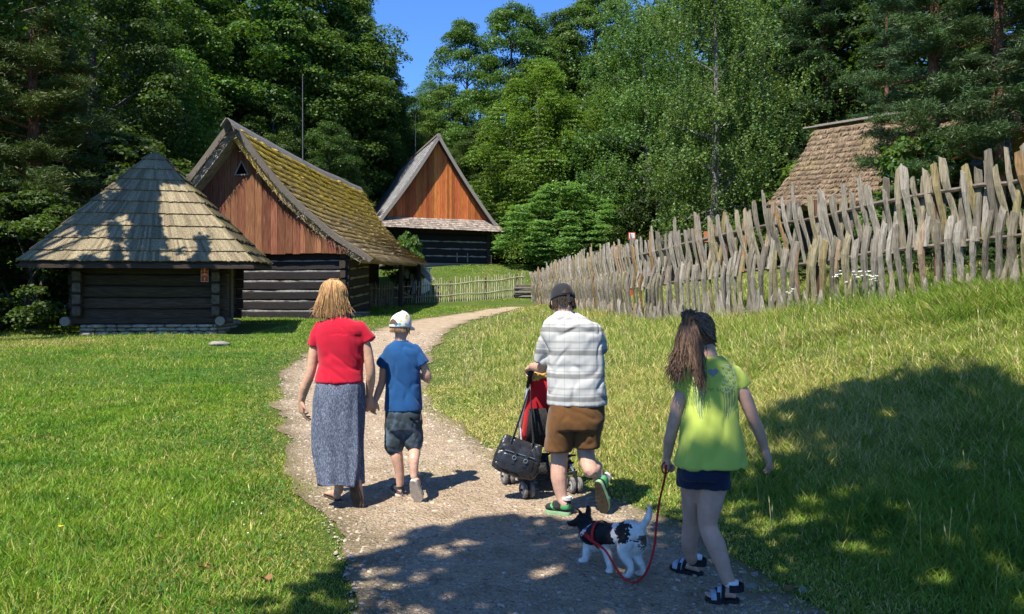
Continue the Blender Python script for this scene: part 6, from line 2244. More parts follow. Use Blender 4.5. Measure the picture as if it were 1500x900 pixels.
# ------------------------------------------------------------------ the man
def man():
    e = person(843, 757, 5.7, 'man in a pale plaid shirt, brown shorts and a black cap, pushing the stroller')
    d0 = 5.7; k = d0 / F_PX
    J = lambda px, py, dd=0.0: Vector(P(px, py, d0 + dd))
    rot = Matrix.Rotation(.28, 3, 'Z') @ Matrix.Rotation(-.32, 3, 'X')
    hc = J(824, 441, .05); S = .235
    b = MB(); at_ = head(b, hc, S, rot)
    chain(b, [J(828, 474, -.01), J(827, 462, 0), J(825, 447, .04)], [.07, .062, .062])
    b.rings(trunk_rings([(J(829, 472), 28*k, .09), (J(834, 485), 38*k, .10), (J(842, 530), 35*k, .11), (J(845, 590), 36*k, .12), (J(845, 615), 36*k, .13)]))
    chain(b, [J(808, 491, .0), J(800, 512, .06), J(797, 537, .12), J(788, 538, .26), J(780, 537, .38)], [.046, .048, .044, .040, .030])
    chain(b, [J(867, 487, .0), J(874, 510, .06), J(874, 535, .14), J(858, 544, .32), J(838, 548, .46)], [.046, .048, .044, .040, .030])
    hand(b, J(781, 537, .37), (-.35, 1, -.25), (-.4, .1, 1), 1, .19, (.75, .85, .85, .8), .6, .05, .0105)
    hand(b, J(838, 548, .46), (-.1, 1, -.25), (.2, .1, 1), -1, .19, (.75, .85, .85, .8), .6, .05, .0105)
    lh, lt = J(834, 755, -.02), J(801, 757, .06); lh.z = Hs(lh.x, lh.y) + .036; lt.z = Hs(lt.x, lt.y) + .036
    rt = J(887, 757, .03); rt.z = Hs(rt.x, rt.y) + .045; rh = rt + Vector((-.055, -.085, .225))
    chain(b, [J(824, 615), J(820, 655, .03), J(819, 678, .03), J(819, 702, .02), J(823, 728, .01), lh + Vector((-.03, .01, .055))], [.10, .066, .062, .060, .042, .038])
    chain(b, [J(864, 615), J(858, 655, .03), J(860, 672, .0), J(866, 690, -.04), rh + Vector((-.012, .07, .09)), rh + Vector((-.003, .05, -.0))], [.10, .066, .062, .057, .043, .038])
    o = remeshed(b, 'body', [SK_M, M_eye, M_iris, M_lip], e, .006, 3, lambda p: .0016 * nz(p, 16, 5) + .0008 * nz(p, 40, 9)); paint(o, face_rule(at_, S))
    blk = nmat('black_mesh', [(.4, (.012, .012, .013)), (.7, (.035, .035, .037))], ns=60, bump=.3, bs=200)
    grn = NT('bright_green').done((.06, .27, .10), .6, .3)
    lite = NT('pale_green_sole').done((.22, .38, .20), .7, .2); tread = nmat('brown_tread', [(.4, (.045, .035, .022)), (.7, (.10, .08, .05))], ns=50, bump=.8, bs=70, bdist=.01)
    lace = NT('lace_black').done((.03, .03, .03), .8, .2); sock = nmat('grey_sock', [(.4, (.40, .40, .40)), (.7, (.58, .58, .57))], ns=40, bump=.3)
    sneaker(e, lh, lt, (0, 0, 1), [blk, grn, lite, tread, lace, sock])
    sneaker(e, rh, rt, (0, 0, 1), [blk, grn, lite, tread, lace, sock])
    # plaid shirt
    t = NT('plaid'); v = t.coord()
    sep = t.n('SeparateXYZ'); t.put(sep, 0, v); x, z = sep.outputs[0], sep.outputs[2]
    def stripes(s, period, phase, stops):
        return t.ramp(t.math('FRACT', t.math('ADD', t.math('DIVIDE', s, period), phase)), stops, 'LINEAR')
    zz = t.math('ADD', z, t.math('MULTIPLY', t.math('SUBTRACT', t.noise(v, 5, 2), .5), .02))
    H1 = stripes(zz, .165, .10, [(0, 1), (.20, 1), (.25, .44), (.41, .50), (.45, .95), (.5, .93), (.53, .66), (.57, .97), (.74, .97), (.77, .72), (.83, .74), (.87, 1)])
    V1 = stripes(x, .105, .35, [(0, 1), (.46, 1), (.485, .80), (.515, .80), (.54, 1), (.8, .95), (.9, .92), (1, 1)])
    c = t.mix(1.0, t.mix(1.0, (.48, .48, .465), H1, 'MULTIPLY'), V1, 'MULTIPLY')
    t.bump(t.noise(v, 18, 3), .15, .01)
    plaid = t.done(c, .9, .15)
    b = MB()
    b.rings(trunk_rings([(J(827, 458, .01), 13*k, .072), (J(828, 462), 20*k, .085), (J(830, 466), 28*k, .10), (J(832, 471), 35*k, .115), (J(835, 479), 40.5*k, .128), (J(838, 490), 43*k, .135), (J(842, 515), 41.5*k, .138), (J(843.5, 545), 41*k, .14), (J(845, 575), 42*k, .148), (J(845.5, 593), 43*k, .155)], pw=.88))
    sleeve(b, [J(806, 484, .0), J(800, 508, .06), J(796.5, 529, .11)], [.064, .066, .068])
    sleeve(b, [J(867, 483, .0), J(874, 500, .05), J(876, 514, .09)], [.062, .062, .064])
    f1 = folds(.011, 6, .7, 14, -.5)
    remeshed(b, 'shirt', plaid, e, .008, 6, f1)
    b = MB(); b.rings(trunk_rings([(J(827, 462, .0), 14.5*k, .078), (J(826.5, 456.5, .015), 13.0*k, .072)]))
    b.build('collar', plaid, e, smooth=True)
    brown = cloth_mat('brown_cotton', [(.3, (.095, .043, .014)), (.7, (.15, .070, .023))], ns=6)
    b = MB()
    b.rings(trunk_rings([(J(845, 582), 40*k, .14), (J(844.5, 600), 41*k, .15), (J(844, 615), 42*k, .155), (J(843, 628), 40*k, .145)]))
    b.rings(trunk_rings([(J(824, 606), 21*k, .13), (J(820.5, 630, .01), 20.5*k, .125), (J(818, 650, .02), 20.3*k, .11), (J(817, 661, .02), 20.5*k, .105)]))
    b.rings(trunk_rings([(J(862, 606), 21*k, .13), (J(861, 630, .0), 20*k, .12), (J(860, 646, .0), 18.8*k, .108), (J(859.5, 656, .0), 18.8*k, .105)]))
    sh = remeshed(b, 'shorts', brown, e, .009, 10, folds(.006, 7, .8, 21, .5))
    # short dark hair and black cap with the brim forward
    hm = hair_mat('dark_hair', [(.3, (.012, .009, .007)), (.7, (.05, .036, .026))])
    A = lambda x, y, z: hc + rot @ Vector((x * S, y * S, z * S))
    b = MB(); b.ball(A(0, -.05, .05), (.345 * S, .405 * S, .26 * S), 20, 10, rot)
    rng = random.Random(12); lines = []
    for q in range(900):
        a = rng.uniform(-2.2, 2.2) - math.pi/2; z = rng.uniform(-.19, .08)
        p = A(.34 * math.cos(a), -.05 + .39 * math.sin(a), z)
        lines.append([p, p + rot @ Vector((.005 * math.cos(a), .005 * math.sin(a), -.014)), p + rot @ Vector((.006 * math.cos(a), .006 * math.sin(a), -.03))])
    strands(b, lines, .0016); b.build('hair', hm, e, smooth=True)
    capm = cloth_mat('black_cap', [(.3, (.010, .011, .014)), (.7, (.024, .025, .03))])
    b = MB(); rr = [[A(.375 * math.cos(2*math.pi*j/26), -.03 + .455 * math.sin(2*math.pi*j/26), .02) for j in range(26)]]
    for i in range(9):
        ph = i / 8 * 1.53; r = math.cos(ph) ** .8
        rr.append([A(.388 * r * math.cos(2*math.pi*j/26), -.03 + .468 * r * math.sin(2*math.pi*j/26), .07 + .47 * math.sin(ph)) for j in range(26)])
    b.rings(rr); cap = b.build('cap', capm, e, smooth=True)
    b = MB(); rr = []
    for j in range(13):
        a = math.pi * (.14 + .72 * j / 12); q = max(.05, math.sin(math.pi * j / 12)) ** .7
        p0, p1 = A(.37 * math.cos(a), -.03 + .45 * math.sin(a), .06), A(.40 * math.cos(a), -.03 + .45 * math.sin(a) + .34 * q, -.02)
        u_ = rot @ Vector((0, 0, .006)); rr.append([p0 - u_, p1 - u_, p1 + u_, p0 + u_])
    b.rings(rr); x_ = b.build('brim', capm, e); x_.parent = cap
    b = MB(); rr = []
    for j in range(9):
        a = -math.pi / 2 - .42 + .84 * j / 8; hgt = .15 * math.cos((j - 4) / 4 * 1.45)
        rr.append([A(.398 * math.cos(a), -.03 + .480 * math.sin(a), .09), A(.396 * math.cos(a), -.03 + .477 * math.sin(a), .092 + hgt), A(.37 * math.cos(a), -.03 + .44 * math.sin(a), .092 + hgt), A(.37 * math.cos(a), -.03 + .44 * math.sin(a), .09)])
    b.rings(rr); x_ = b.build('opening', hm, e); x_.parent = cap
    b = MB(); p = A(.02, -.50, .03); q = A(.03, -.52, -.22); b.bar(p, q, .018, .004, up=(0, 1, 0)); x_ = b.build('strap', capm, e); x_.parent = cap


# ------------------------------------------------------------------ the girl
def girl():
    e = person(1040, 875, 4.25, 'girl with brown ponytail, lime green T-shirt and navy shorts, holding the lead')
    d0 = 4.22; k = d0 / F_PX
    J = lambda px, py, dd=0.0: Vector(P(px, py, d0 + dd))
    rot = Matrix.Rotation(.30, 3, 'Z') @ Matrix.Rotation(.22, 3, 'Y') @ Matrix.Rotation(-.45, 3, 'X')
    hc = J(1023, 493, .06); S = .222
    b = MB(); at_ = head(b, hc, S, rot)
    chain(b, [J(1041, 540, 0), J(1039, 524, .0), J(1031, 505, .05)], [.052, .047, .05])
    b.rings(trunk_rings([(J(1041, 534), 26*k, .06), (J(1041, 552), 36*k, .075), (J(1040, 600), 32*k, .08), (J(1038, 650), 33*k, .09), (J(1032, 680), 34*k, .10), (J(1031, 700), 33*k, .10)]))
    chain(b, [J(1005, 555, 0), J(995, 588, .0), J(985, 628, .02), J(980, 650, .06), J(977.5, 670, .10)], [.034, .038, .033, .031, .023])
    chain(b, [J(1074, 554, 0), J(1090, 580, -.01), J(1103, 612, -.01), J(1113, 636, .02), J(1120, 657, .05)], [.034, .038, .033, .031, .023])
    hand(b, J(977.5, 668, .10), (-.05, .25, -1), (-.9, -.3, -.1), 1, .155, (1.15, 1.2, 1.2, 1.2), 1.0, .03, .0085)
    hand(b, J(1120, 656, .05), (.38, .12, -1), (.75, -.55, .3), -1, .165, (.18, .25, .35, .45), .2, .16, .0085)
    lh, lt = J(1026, 842, .33), J(986, 838, .44); lh.z = Hs(lh.x, lh.y) + .032; lt.z = Hs(lt.x, lt.y) + .032
    rh, rt = J(1079, 882, -.04), J(1037, 884, -.02); rh.z = Hs(rh.x, rh.y) + .034; rt.z = Hs(rt.x, rt.y) + .034
    chain(b, [J(1016, 690, .03), J(1015, 730, .12), J(1013, 768, .20), J(1010, 792, .24), J(1012, 815, .30), lh + Vector((-.035, .02, .06))], [.080, .064, .050, .048, .036, .031])
    chain(b, [J(1046, 690, 0), J(1041, 730, .01), J(1037, 768, .02), J(1049, 800, -.01), J(1061, 834, -.03), rh + Vector((-.028, .01, .055))], [.088, .073, .052, .053, .038, .032])
    fl = foot(b, lh, lt, w=.038, h=.058); fr = foot(b, rh, rt, w=.038, h=.058)
    o = remeshed(b, 'body', [SK_G, M_eye, M_iris, M_lip], e, .0052, 3, lambda p: .0016 * nz(p, 16, 5) + .0008 * nz(p, 40, 9)); paint(o, face_rule(at_, S))
    blk = nmat('black_rubber', [(.4, (.010, .010, .011)), (.7, (.028, .028, .03))], ns=30, bump=.3)
    sil = nmat('blue_grey_strap', [(.35, (.20, .27, .36)), (.65, (.42, .48, .56))], ns=30, bump=.2, rough=.5)
    sock = NT('white_sock').done((.72, .72, .74), .9, .1)
    for (h_, d_, u_, s_, L_) in (fl, fr):
        b = MB(); sole(b, h_, d_, u_, s_, L_, .046, .030, ext=.09); so = b.build('sandal', blk, e)
        b = MB(); band(b, h_, d_, u_, s_, L_, .80, .042, .034, .018); band(b, h_, d_, u_, s_, L_, .52, .039, .056, .017, t2=.60); x_ = b.build('strap', sil, e); x_.parent = so
        b = MB(); band(b, h_, d_, u_, s_, L_, .66, .041, .046, .010, th=.007); band(b, h_, d_, u_, s_, L_, .40, .037, .062, .009, t2=.52, th=.008)
        rr = []
        for j in range(15):
            a = -math.pi * .5 - 1.9 + 3.8 * j / 14
            c_ = h_ + d_ * L_ * .16 + u_ * .060
            r_ = d_ * .055 * math.sin(a) + s_ * .040 * math.cos(a)
            rr.append([c_ + r_ - u_ * .018, c_ + r_ * 1.14 - u_ * .018, c_ + r_ * 1.14 + u_ * .020, c_ + r_ + u_ * .020])
        b.rings(rr); x_ = b.build('heel_strap', blk, e); x_.parent = so
        b = MB(); c_ = h_ + d_ * L_ * .17 + u_ * .072; b.tube([c_ - u_ * .01 + d_ * .004, c_ + u_ * .014, c_ + u_ * .022], [.038, .0365, .0355], 14); b.build('sock', sock, e, smooth=True)
    lime = cloth_mat('lime_jersey', [(.3, (.40, .50, .085)), (.7, (.48, .57, .11))])
    b = MB()
    b.rings(trunk_rings([(J(1040, 523), 15*k, .060), (J(1041, 527), 22*k, .072), (J(1041, 531.5), 29*k, .082), (J(1041, 538), 36*k, .091), (J(1040.5, 548), 40*k, .098), (J(1040.5, 564), 41*k, .103), (J(1040, 592), 39*k, .101), (J(1040.5, 620), 42*k, .108), (J(1041, 650), 47*k, .122), (J(1041.5, 682), 53*k, .140)], pw=.9))
    sleeve(b, [J(1006, 546), J(999, 559), J(993.5, 571)], [.043, .045, .047])
    sleeve(b, [J(1074, 546), J(1082.5, 556), J(1089, 567)], [.046, .047, .048])
    zt = J(0, 600).z
    f1 = folds(.013, 7, .30, 30, .15); f0 = folds(.0045, 9, .8, 33)
    shirt = remeshed(b, 'shirt', lime, e, .0075, 6, lambda p: f0(p) + (f1(p) - f0(p)) * min(1, max(0, (zt + .06 - p.z) / .14)))
    # printed wings, a grey heart and a line of lettering, laid on the cloth
    off = e.location
    bvh = BVHTree.FromPolygons([v.co + off for v in shirt.data.vertices], [tuple(p.vertices) for p in shirt.data.polygons])
    def lay(px, py):
        q = J(px, py, -.5); dr = (J(px, py, .1) - q).normalized()
        h = bvh.ray_cast(q, dr)
        return (h[0] + h[1] * .0012, h[1]) if h[0] is not None else (None, None)
    def stroke(b, pts, w):
        L = [lay(*p) for p in pts]; L = [(p, n) for p, n in L if p is not None]
        if len(L) < 2: return
        vs = []
        for i, (p, n) in enumerate(L):
            t_ = (L[min(i+1, len(L)-1)][0] - L[max(i-1, 0)][0]).normalized(); s = t_.cross(n).normalized()
            ww = w * (1 - .6 * abs(i / (len(L) - 1) - .4))
            vs += [p - s * ww, p + s * ww]
        b.add(vs, [(2*i, 2*i+1, 2*i+3, 2*i+2) for i in range(len(L) - 1)])
    rng = random.Random(8)
    M_wing = NT('silver_print').done((.54, .61, .38), .6, .3); M_feather = NT('dark_green_print').done((.17, .26, .07), .8, .2)
    for s in (-1, 1):
        b = MB(); bl = MB()
        x0 = 1046
        def W(u, v): return (x0 + s * (7 + u), 552 + v)      # u outwards, v down
        for r in range(10):                                   # scalloped upper feathers
            v0 = -14 + r * 4.0; wdt = 15 + 6 * math.sin(min(1, r / 7) * 2.2)
            for q in range(4):
                u0 = 4 + q * wdt / 4
                stroke(bl if (q + r) % 3 == 0 else b, [W(u0 + a * wdt / 4, v0 + 2.8 * math.sin(a * math.pi) - q * .8) for a in (0, .25, .5, .75, 1)], .0021)
        for f_ in range(9):                                   # long feathers
            u0 = 5 + f_ * 2.3; L = 48 - abs(f_ - 3) * 4
            stroke(b if f_ % 2 else bl, [W(u0 + 3 * math.sin(a * 2.4) - 2.2 * a * f_ * .35, 18 + L * a) for a in np.linspace(0, 1, 9)], .0013)
            stroke(bl, [W(u0 + 1.2 + 3 * math.sin(a * 2.4) - 2.2 * a * f_ * .35, 22 + (L - 8) * a) for a in np.linspace(0, 1, 9)], .0012)
        stroke(b, [W(4 + 20 * math.sin(a), -16 - 6 * math.sin(a * 1.6) + 24 * a ** 2 * .5) for a in np.linspace(0, 1.5, 9)], .003)
        b.build('wing_print', M_wing, e); bl.build('feather_print', M_feather, e)
    b = MB(); fan = []
    for j in range(28):
        t_ = 2 * math.pi * j / 28
        hx = 16 * math.sin(t_) ** 3 / 16; hy = -(13 * math.cos(t_) - 5 * math.cos(2*t_) - 2 * math.cos(3*t_) - math.cos(4*t_)) / 16
        p, n = lay(1044.5 + 7.6 * hx, 546 + 7.0 * hy); fan.append(p + n * .0012)
    c_, n = lay(1044.5, 546); fan.append(c_ + n * .0045)
    b.add(fan, [(j, (j + 1) % 28, 28) for j in range(28)]); b.build('heart_print', NT('grey_heart').done((.20, .21, .25), .45, .5), e, smooth=True)
    b = MB(); x = 1020
    for i in range(13):                                       # illegible little script line
        if i in (4, 8): x += 3.0; continue
        stroke(b, [(x + .9 * math.sin(q * 2.1 + i), 571 + 2.6 * math.sin(q * 1.7 + i * 1.9)) for q in np.linspace(0, 3, 6)], .0014); x += 3.6
    b.build('script_print', NT('script_grey').done((.16, .24, .08), .8, .2), e)
    navy = cloth_mat('navy_cotton', [(.3, (.010, .014, .035)), (.7, (.020, .026, .060))], ns=6)
    b = MB()
    b.rings(trunk_rings([(J(1032, 672), 35*k, .11), (J(1030.5, 690), 37*k, .125), (J(1030, 700), 37*k, .125)]))
    b.rings(trunk_rings([(J(1012.5, 690, .02), 20*k, .105), (J(1012, 712, .04), 20*k, .10)]))
    b.rings(trunk_rings([(J(1047, 690), 21*k, .115), (J(1046, 713.5, .0), 22*k, .105)]))
    remeshed(b, 'shorts', navy, e, .008, 3, folds(.005, 10, .8, 40))
    # hair: smooth cap, high ponytail falling to the left and over the shoulder
    hm = hair_mat('brown_hair', [(.3, (.075, .045, .03)), (.55, (.165, .105, .072)), (.75, (.29, .195, .135))])
    A = lambda x, y, z: hc + rot @ Vector((x * S, y * S, z * S))
    b = MB(); b.ball(A(0, -.045, .14), (.36 * S, .43 * S, .405 * S), 22, 14, rot); b.ball(A(0, -.12, -.08), (.34 * S, .30 * S, .26 * S), 18, 10, rot)
    tie = J(1011, 464, -.03)
    rng = random.Random(31); lines = []
    for q in range(900):                                      # drawn up to the tie
        a = rng.uniform(0, 6.283); z = rng.uniform(-.30, .5)
        r = math.sqrt(max(.02, 1 - ((z - .14) / .47) ** 2)) if z > .14 else 1.0
        if math.sin(a) > .35 and z < .28: continue
        p = A(.372 * r * math.cos(a), -.05 + .435 * r * math.sin(a), z)
        v = (p - A(0, -.045, .1)); m = p.lerp(tie, .5); m = A(0, -.045, .1) + (m - A(0, -.045, .1)).normalized() * max((m - A(0, -.045, .1)).length, .40 * S * 1.06)
        lines.append([p, p.lerp(m, .5) + v * .06, m, tie + Vector((rng.gauss(0, .008), rng.gauss(0, .008), rng.gauss(0, .008)))])
    strands(b, lines, .0026, 1.0)
    lines = []
    for q in range(760):
        w = rng.random()
        if w < .62:      # the bulk, to the left
            end = (rng.gauss(986, 6.0), rng.gauss(544, 12), rng.gauss(-.09, .025)); mid = (rng.gauss(999, 4.5), rng.gauss(506, 6), -.10)
        elif w < .90:    # lock straight down over the back
            end = (rng.gauss(1027, 4), rng.gauss(558, 9), rng.gauss(-.14, .012)); mid = (rng.gauss(1019, 5), rng.gauss(514, 6), -.13)
        else:
            end = (rng.gauss(1006, 9), rng.gauss(545, 10), rng.gauss(-.12, .02)); mid = (rng.gauss(1005, 6), rng.gauss(508, 6), -.12)
        t0 = tie + Vector((rng.gauss(0, .010), rng.gauss(0, .010), rng.gauss(.0, .010)))
        up_ = J(1009 + rng.gauss(0, 4.0), 459 + rng.gauss(0, 2.0), -.075 + rng.gauss(0, .014))
        c2 = [(mid[i] + end[i]) / 2 for i in range(3)]
        pts = [t0, up_, J((1008 + mid[0]) / 2 + rng.gauss(0, 2), 478, -.105), J(*mid), J(c2[0] + rng.gauss(0, 2.5), c2[1], c2[2]), J(*end)]
        lines.append([Vector(p) for p in smooth_curve([tuple(p) for p in pts])[::5]])
    strands(b, lines, .0026)
    b.build('hair', hm, e, smooth=True)
    b = MB(); b.disc_ring(tie, (J(1009, 459, -.06) - tie), .024, .012, .022); b.build('hair_tie', NT('hair_tie').done((.02, .018, .02), .8, .2), e)
    return e


woman(); boy(); man(); girl()
# ------------------------------------------------------------------ stroller, bag, dog and lead
def stroller():
    g = lambda x, y: Hs(x, y) + .014
    RL, RR, FL = Vector((.117, 6.10, 0)), Vector((.50, 6.25, 0)), Vector((-.035, 6.52, 0)); FR = FL + (RR - RL)
    for p in (RL, RR, FL, FR): p.z = g(p.x, p.y)
    ax = (RR - RL).normalized(); fw = (FL - RL).normalized()
    e = empty('stroller', tuple((RL + FR) / 2), 0, 'red folding stroller with silver tubes, pushed by the man in plaid', 'stroller')
    tyre = nmat('grey_tyre', [(.3, (.09, .085, .08)), (.7, (.20, .19, .18))], ns=30, bump=.3, bs=90)
    hub = NT('pale_hub').done((.42, .41, .40), .5, .3); alu = NT('silver_tube').done((.55, .55, .56), .32, .5, Metallic=.85)
    blk = nmat('black_foam', [(.4, (.012, .012, .012)), (.7, (.03, .03, .03))], ns=60, bump=.3, bs=150)
    red = cloth_mat('red_canvas', [(.3, (.50, .012, .020)), (.7, (.62, .02, .03))], ns=4)
    r = .066
    for (p, sgn) in ((RL, 1), (RR, 1), (FL, 1), (FR, 1)):
        for o in (-.030, .030):
            c = p + ax * o + Vector((0, 0, r + .002))
            b = MB(); b.disc_ring(c, ax, r, r * .62, .030, 22); w = b.build('wheel', tyre, e, smooth=False)
            b = MB(); b.disc_ring(c, ax, r * .62, .010, .020, 18); h = b.build('rim', hub, e); h.parent = w
        b = MB(); c = p + Vector((0, 0, r + .002)); b.tube([c - ax * .055, c + ax * .055], .010, 8); b.box(c + Vector((0, 0, .05)), (.035, .035, .11)); b.build('axle', blk, e)
    up = Vector((0, 0, 1))
    HL = Vector((.146, 6.15, 1.085)); HR = HL + (RR - RL) * .95
    ML, MR = HL + fw * .26 - up * .55, HR + fw * .26 - up * .55
    for (Hh, M_, F_, R_) in ((HL, ML, FL, RL), (HR, MR, FR, RR)):
        d = (M_ - Hh).normalized()
        b = MB(); b.tube([Hh + d * .10, M_, F_ + up * .17], .0115, 10); b.build('push_tube', alu, e, smooth=True)
        b = MB(); b.tube([Hh - d * .03 - fw * .04, Hh, Hh + d * .13], [.017, .018, .017], 10); b.build('handle', blk, e, smooth=True)
        b = MB(); b.tube([M_ + up * .12 - fw * .02, (M_ + R_) / 2 + up * .03, R_ + up * .14], .0105, 8); b.build('rear_leg', alu, e, smooth=True)
        b = MB()
        for k in range(5):
            q = R_.lerp(M_, .25 + .12 * k) + up * .06; b.tube([q - ax * .03, q + ax * .03], .010, 6); b.tube([q - fw * .03, q + fw * .03], .010, 6)
        b.build('hinge', blk, e)
    b = MB(); b.bar(RL + up * .16, RR + up * .16, .02, .02); b.bar(ML - up * .1, MR - up * .3, .018, .012); b.bar(MR - up * .1, ML - up * .3, .018, .012); b.bar(RL + up * .30, FL + up * .20, .018, .014); b.bar(RR + up * .30, FR + up * .20, .018, .014); b.build('cross_brace', blk, e)
    # slung seat: back, base
    def sheet(name, prof, mat, w0=.02, bulge=.03, thick=.012):
        V = []; n = 14
        for (f_, z, wd, bl) in prof:
            for j in range(n + 1):
                s = j / n; c = HL.lerp(HR, .5 + (s - .5) * wd)
                V.append(c + fw * (f_ - bl * math.sin(math.pi * s)) + up * (z - HL.z))
        k = len(prof)
        F = np.array([(i*(n+1)+j, i*(n+1)+j+1, (i+1)*(n+1)+j+1, (i+1)*(n+1)+j) for i in range(k-1) for j in range(n)])
        o = mesh_np(name, np.array([tuple(v) for v in V]) - np.array(e.location), F, mat, e, smooth=True)
        m = o.modifiers.new('t', 'SOLIDIFY'); m.thickness = thick
        return o
    sheet('seat_back', [(.04, 1.06, .80, .02), (.07, 1.01, .94, .06), (.12, .86, .96, .09), (.17, .70, .96, .09), (.22, .56, .96, .07), (.27, .46, .94, .03)], red)
    sheet('seat', [(.27, .46, .94, 0), (.40, .43, .94, 0), (.52, .47, .92, 0)], blk)
    sheet('basket', [(.06, .36, .92, .02), (.10, .24, .88, .05), (.25, .20, .85, .02), (.48, .22, .85, 0), (.52, .32, .88, 0)], nmat('black_net', [(.45, (.010, .010, .011)), (.6, (.05, .05, .05))], ns=90, bump=.4, bs=120))
    sheet('side_pocket', [(.03, .80, 1.02, .03), (.08, .62, 1.02, .05), (.12, .48, 1.0, .05)], blk)
    # yellow cloth bunched over the top of the back
    b = MB(); c = HL.lerp(HR, .30) + fw * .05 + up * -.02
    b.ball(c, (.10, .05, .035), 16, 10); b.ball(c + Vector((.09, .02, .01)), (.08, .05, .03), 14, 8); b.ball(c + Vector((-.05, -.03, -.02)), (.05, .03, .03), 12, 8)
    e2 = empty('blanket', tuple(c), 0, 'bunched orange-yellow cloth on top of the red stroller back, by the man\'s hand', 'cloth')
    remeshed(b, 'cloth', cloth_mat('yellow_cloth', [(.3, (.50, .27, .06)), (.7, (.65, .42, .12))]), e2, .006, 2, folds(.014, 22, 1, 3))
    # black handbag hanging from the left handle
    o = Vector(P(759, 669, 6.03)); ex = Vector((.95, .06, -.30)).normalized(); ez = Vector((.28, .05, .95)); ez = (ez - ex * ez.dot(ex)).normalized(); ey = ex.cross(ez) * -1
    lea = nmat('black_leather', [(.3, (.010, .010, .012)), (.7, (.030, .031, .036))], ns=8, bump=.35, bs=55, bdist=.006, rough=.32, spec=.6)
    eb = empty('handbag', tuple(o), 0, 'black leather handbag hanging tilted from the left stroller handle', 'bag')
    def Q(x, y, z): return o + ex * x + ey * y + ez * z
    b = MB(); rr = []
    for (z, w, dp) in ((-.140, .150, .035), (-.134, .172, .050), (-.09, .180, .060), (-.02, .176, .056), (.06, .164, .044), (.115, .152, .026), (.125, .148, .020)):
        rr.append([Q(w * math.copysign(abs(math.cos(a)) ** .45, math.cos(a)), dp * math.copysign(abs(math.sin(a)) ** .6, math.sin(a)), z + (.010 * math.cos(2 * a))) for a in [2*math.pi*j/32 for j in range(32)]])
    b.rings(rr)
    remeshed(b, 'body', lea, eb, .0055, 2, folds(.006, 16, .7, 5, .8))
    b = MB()
    rr = []
    for (z, w) in ((-.115, .115), (-.105, .13), (-.03, .13), (.0, .125), (.01, .115)):
        rr.append([Q(w * math.copysign(abs(math.cos(a)) ** .4, math.cos(a)), -.050 + .018 * math.sin(a) * 1.0, z) for a in [2*math.pi*j/24 for j in range(24)]])
    b.rings(rr); b.build('front_pocket', lea, eb, smooth=True)
    zipm = NT('bag_metal').done((.50, .50, .50), .3, .5, Metallic=.8)
    b = MB()
    b.bar(Q(-.12, -.058, .028), Q(.12, -.058, .028), .004, .006); b.build('zip', zipm, eb)
    for x in (-.035, .055):
        b = MB(); b.bar(Q(x, -.066, .055), Q(x, -.072, -.055), .022, .006, up=ey); s_ = b.build('strap', lea, eb)
        b = MB(); b.disc_ring(Q(x, -.077, -.008), ey, .017, .012, .005, 16); c_ = b.build('buckle', zipm, eb); c_.parent = s_
    top = HL + Vector((-.004, -.02, -.10))
    for (x0, x1, y) in ((-.085, .075, -.025), (-.07, .09, .025)):
        b = MB()
        for x in (x0, x1):
            pts = [Q(x, y, .06), Q(x, y, .13), Q(x, y, .13).lerp(top, .55) + Vector((0, -.01, 0)), top + Vector((0, y, .01))]
            pts = [Vector(p) for p in smooth_curve([tuple(p) for p in pts])[::4]]
            b.tube(pts, .011, 8, flat=.4)
        b.build('carry_strap', lea, eb, smooth=True)


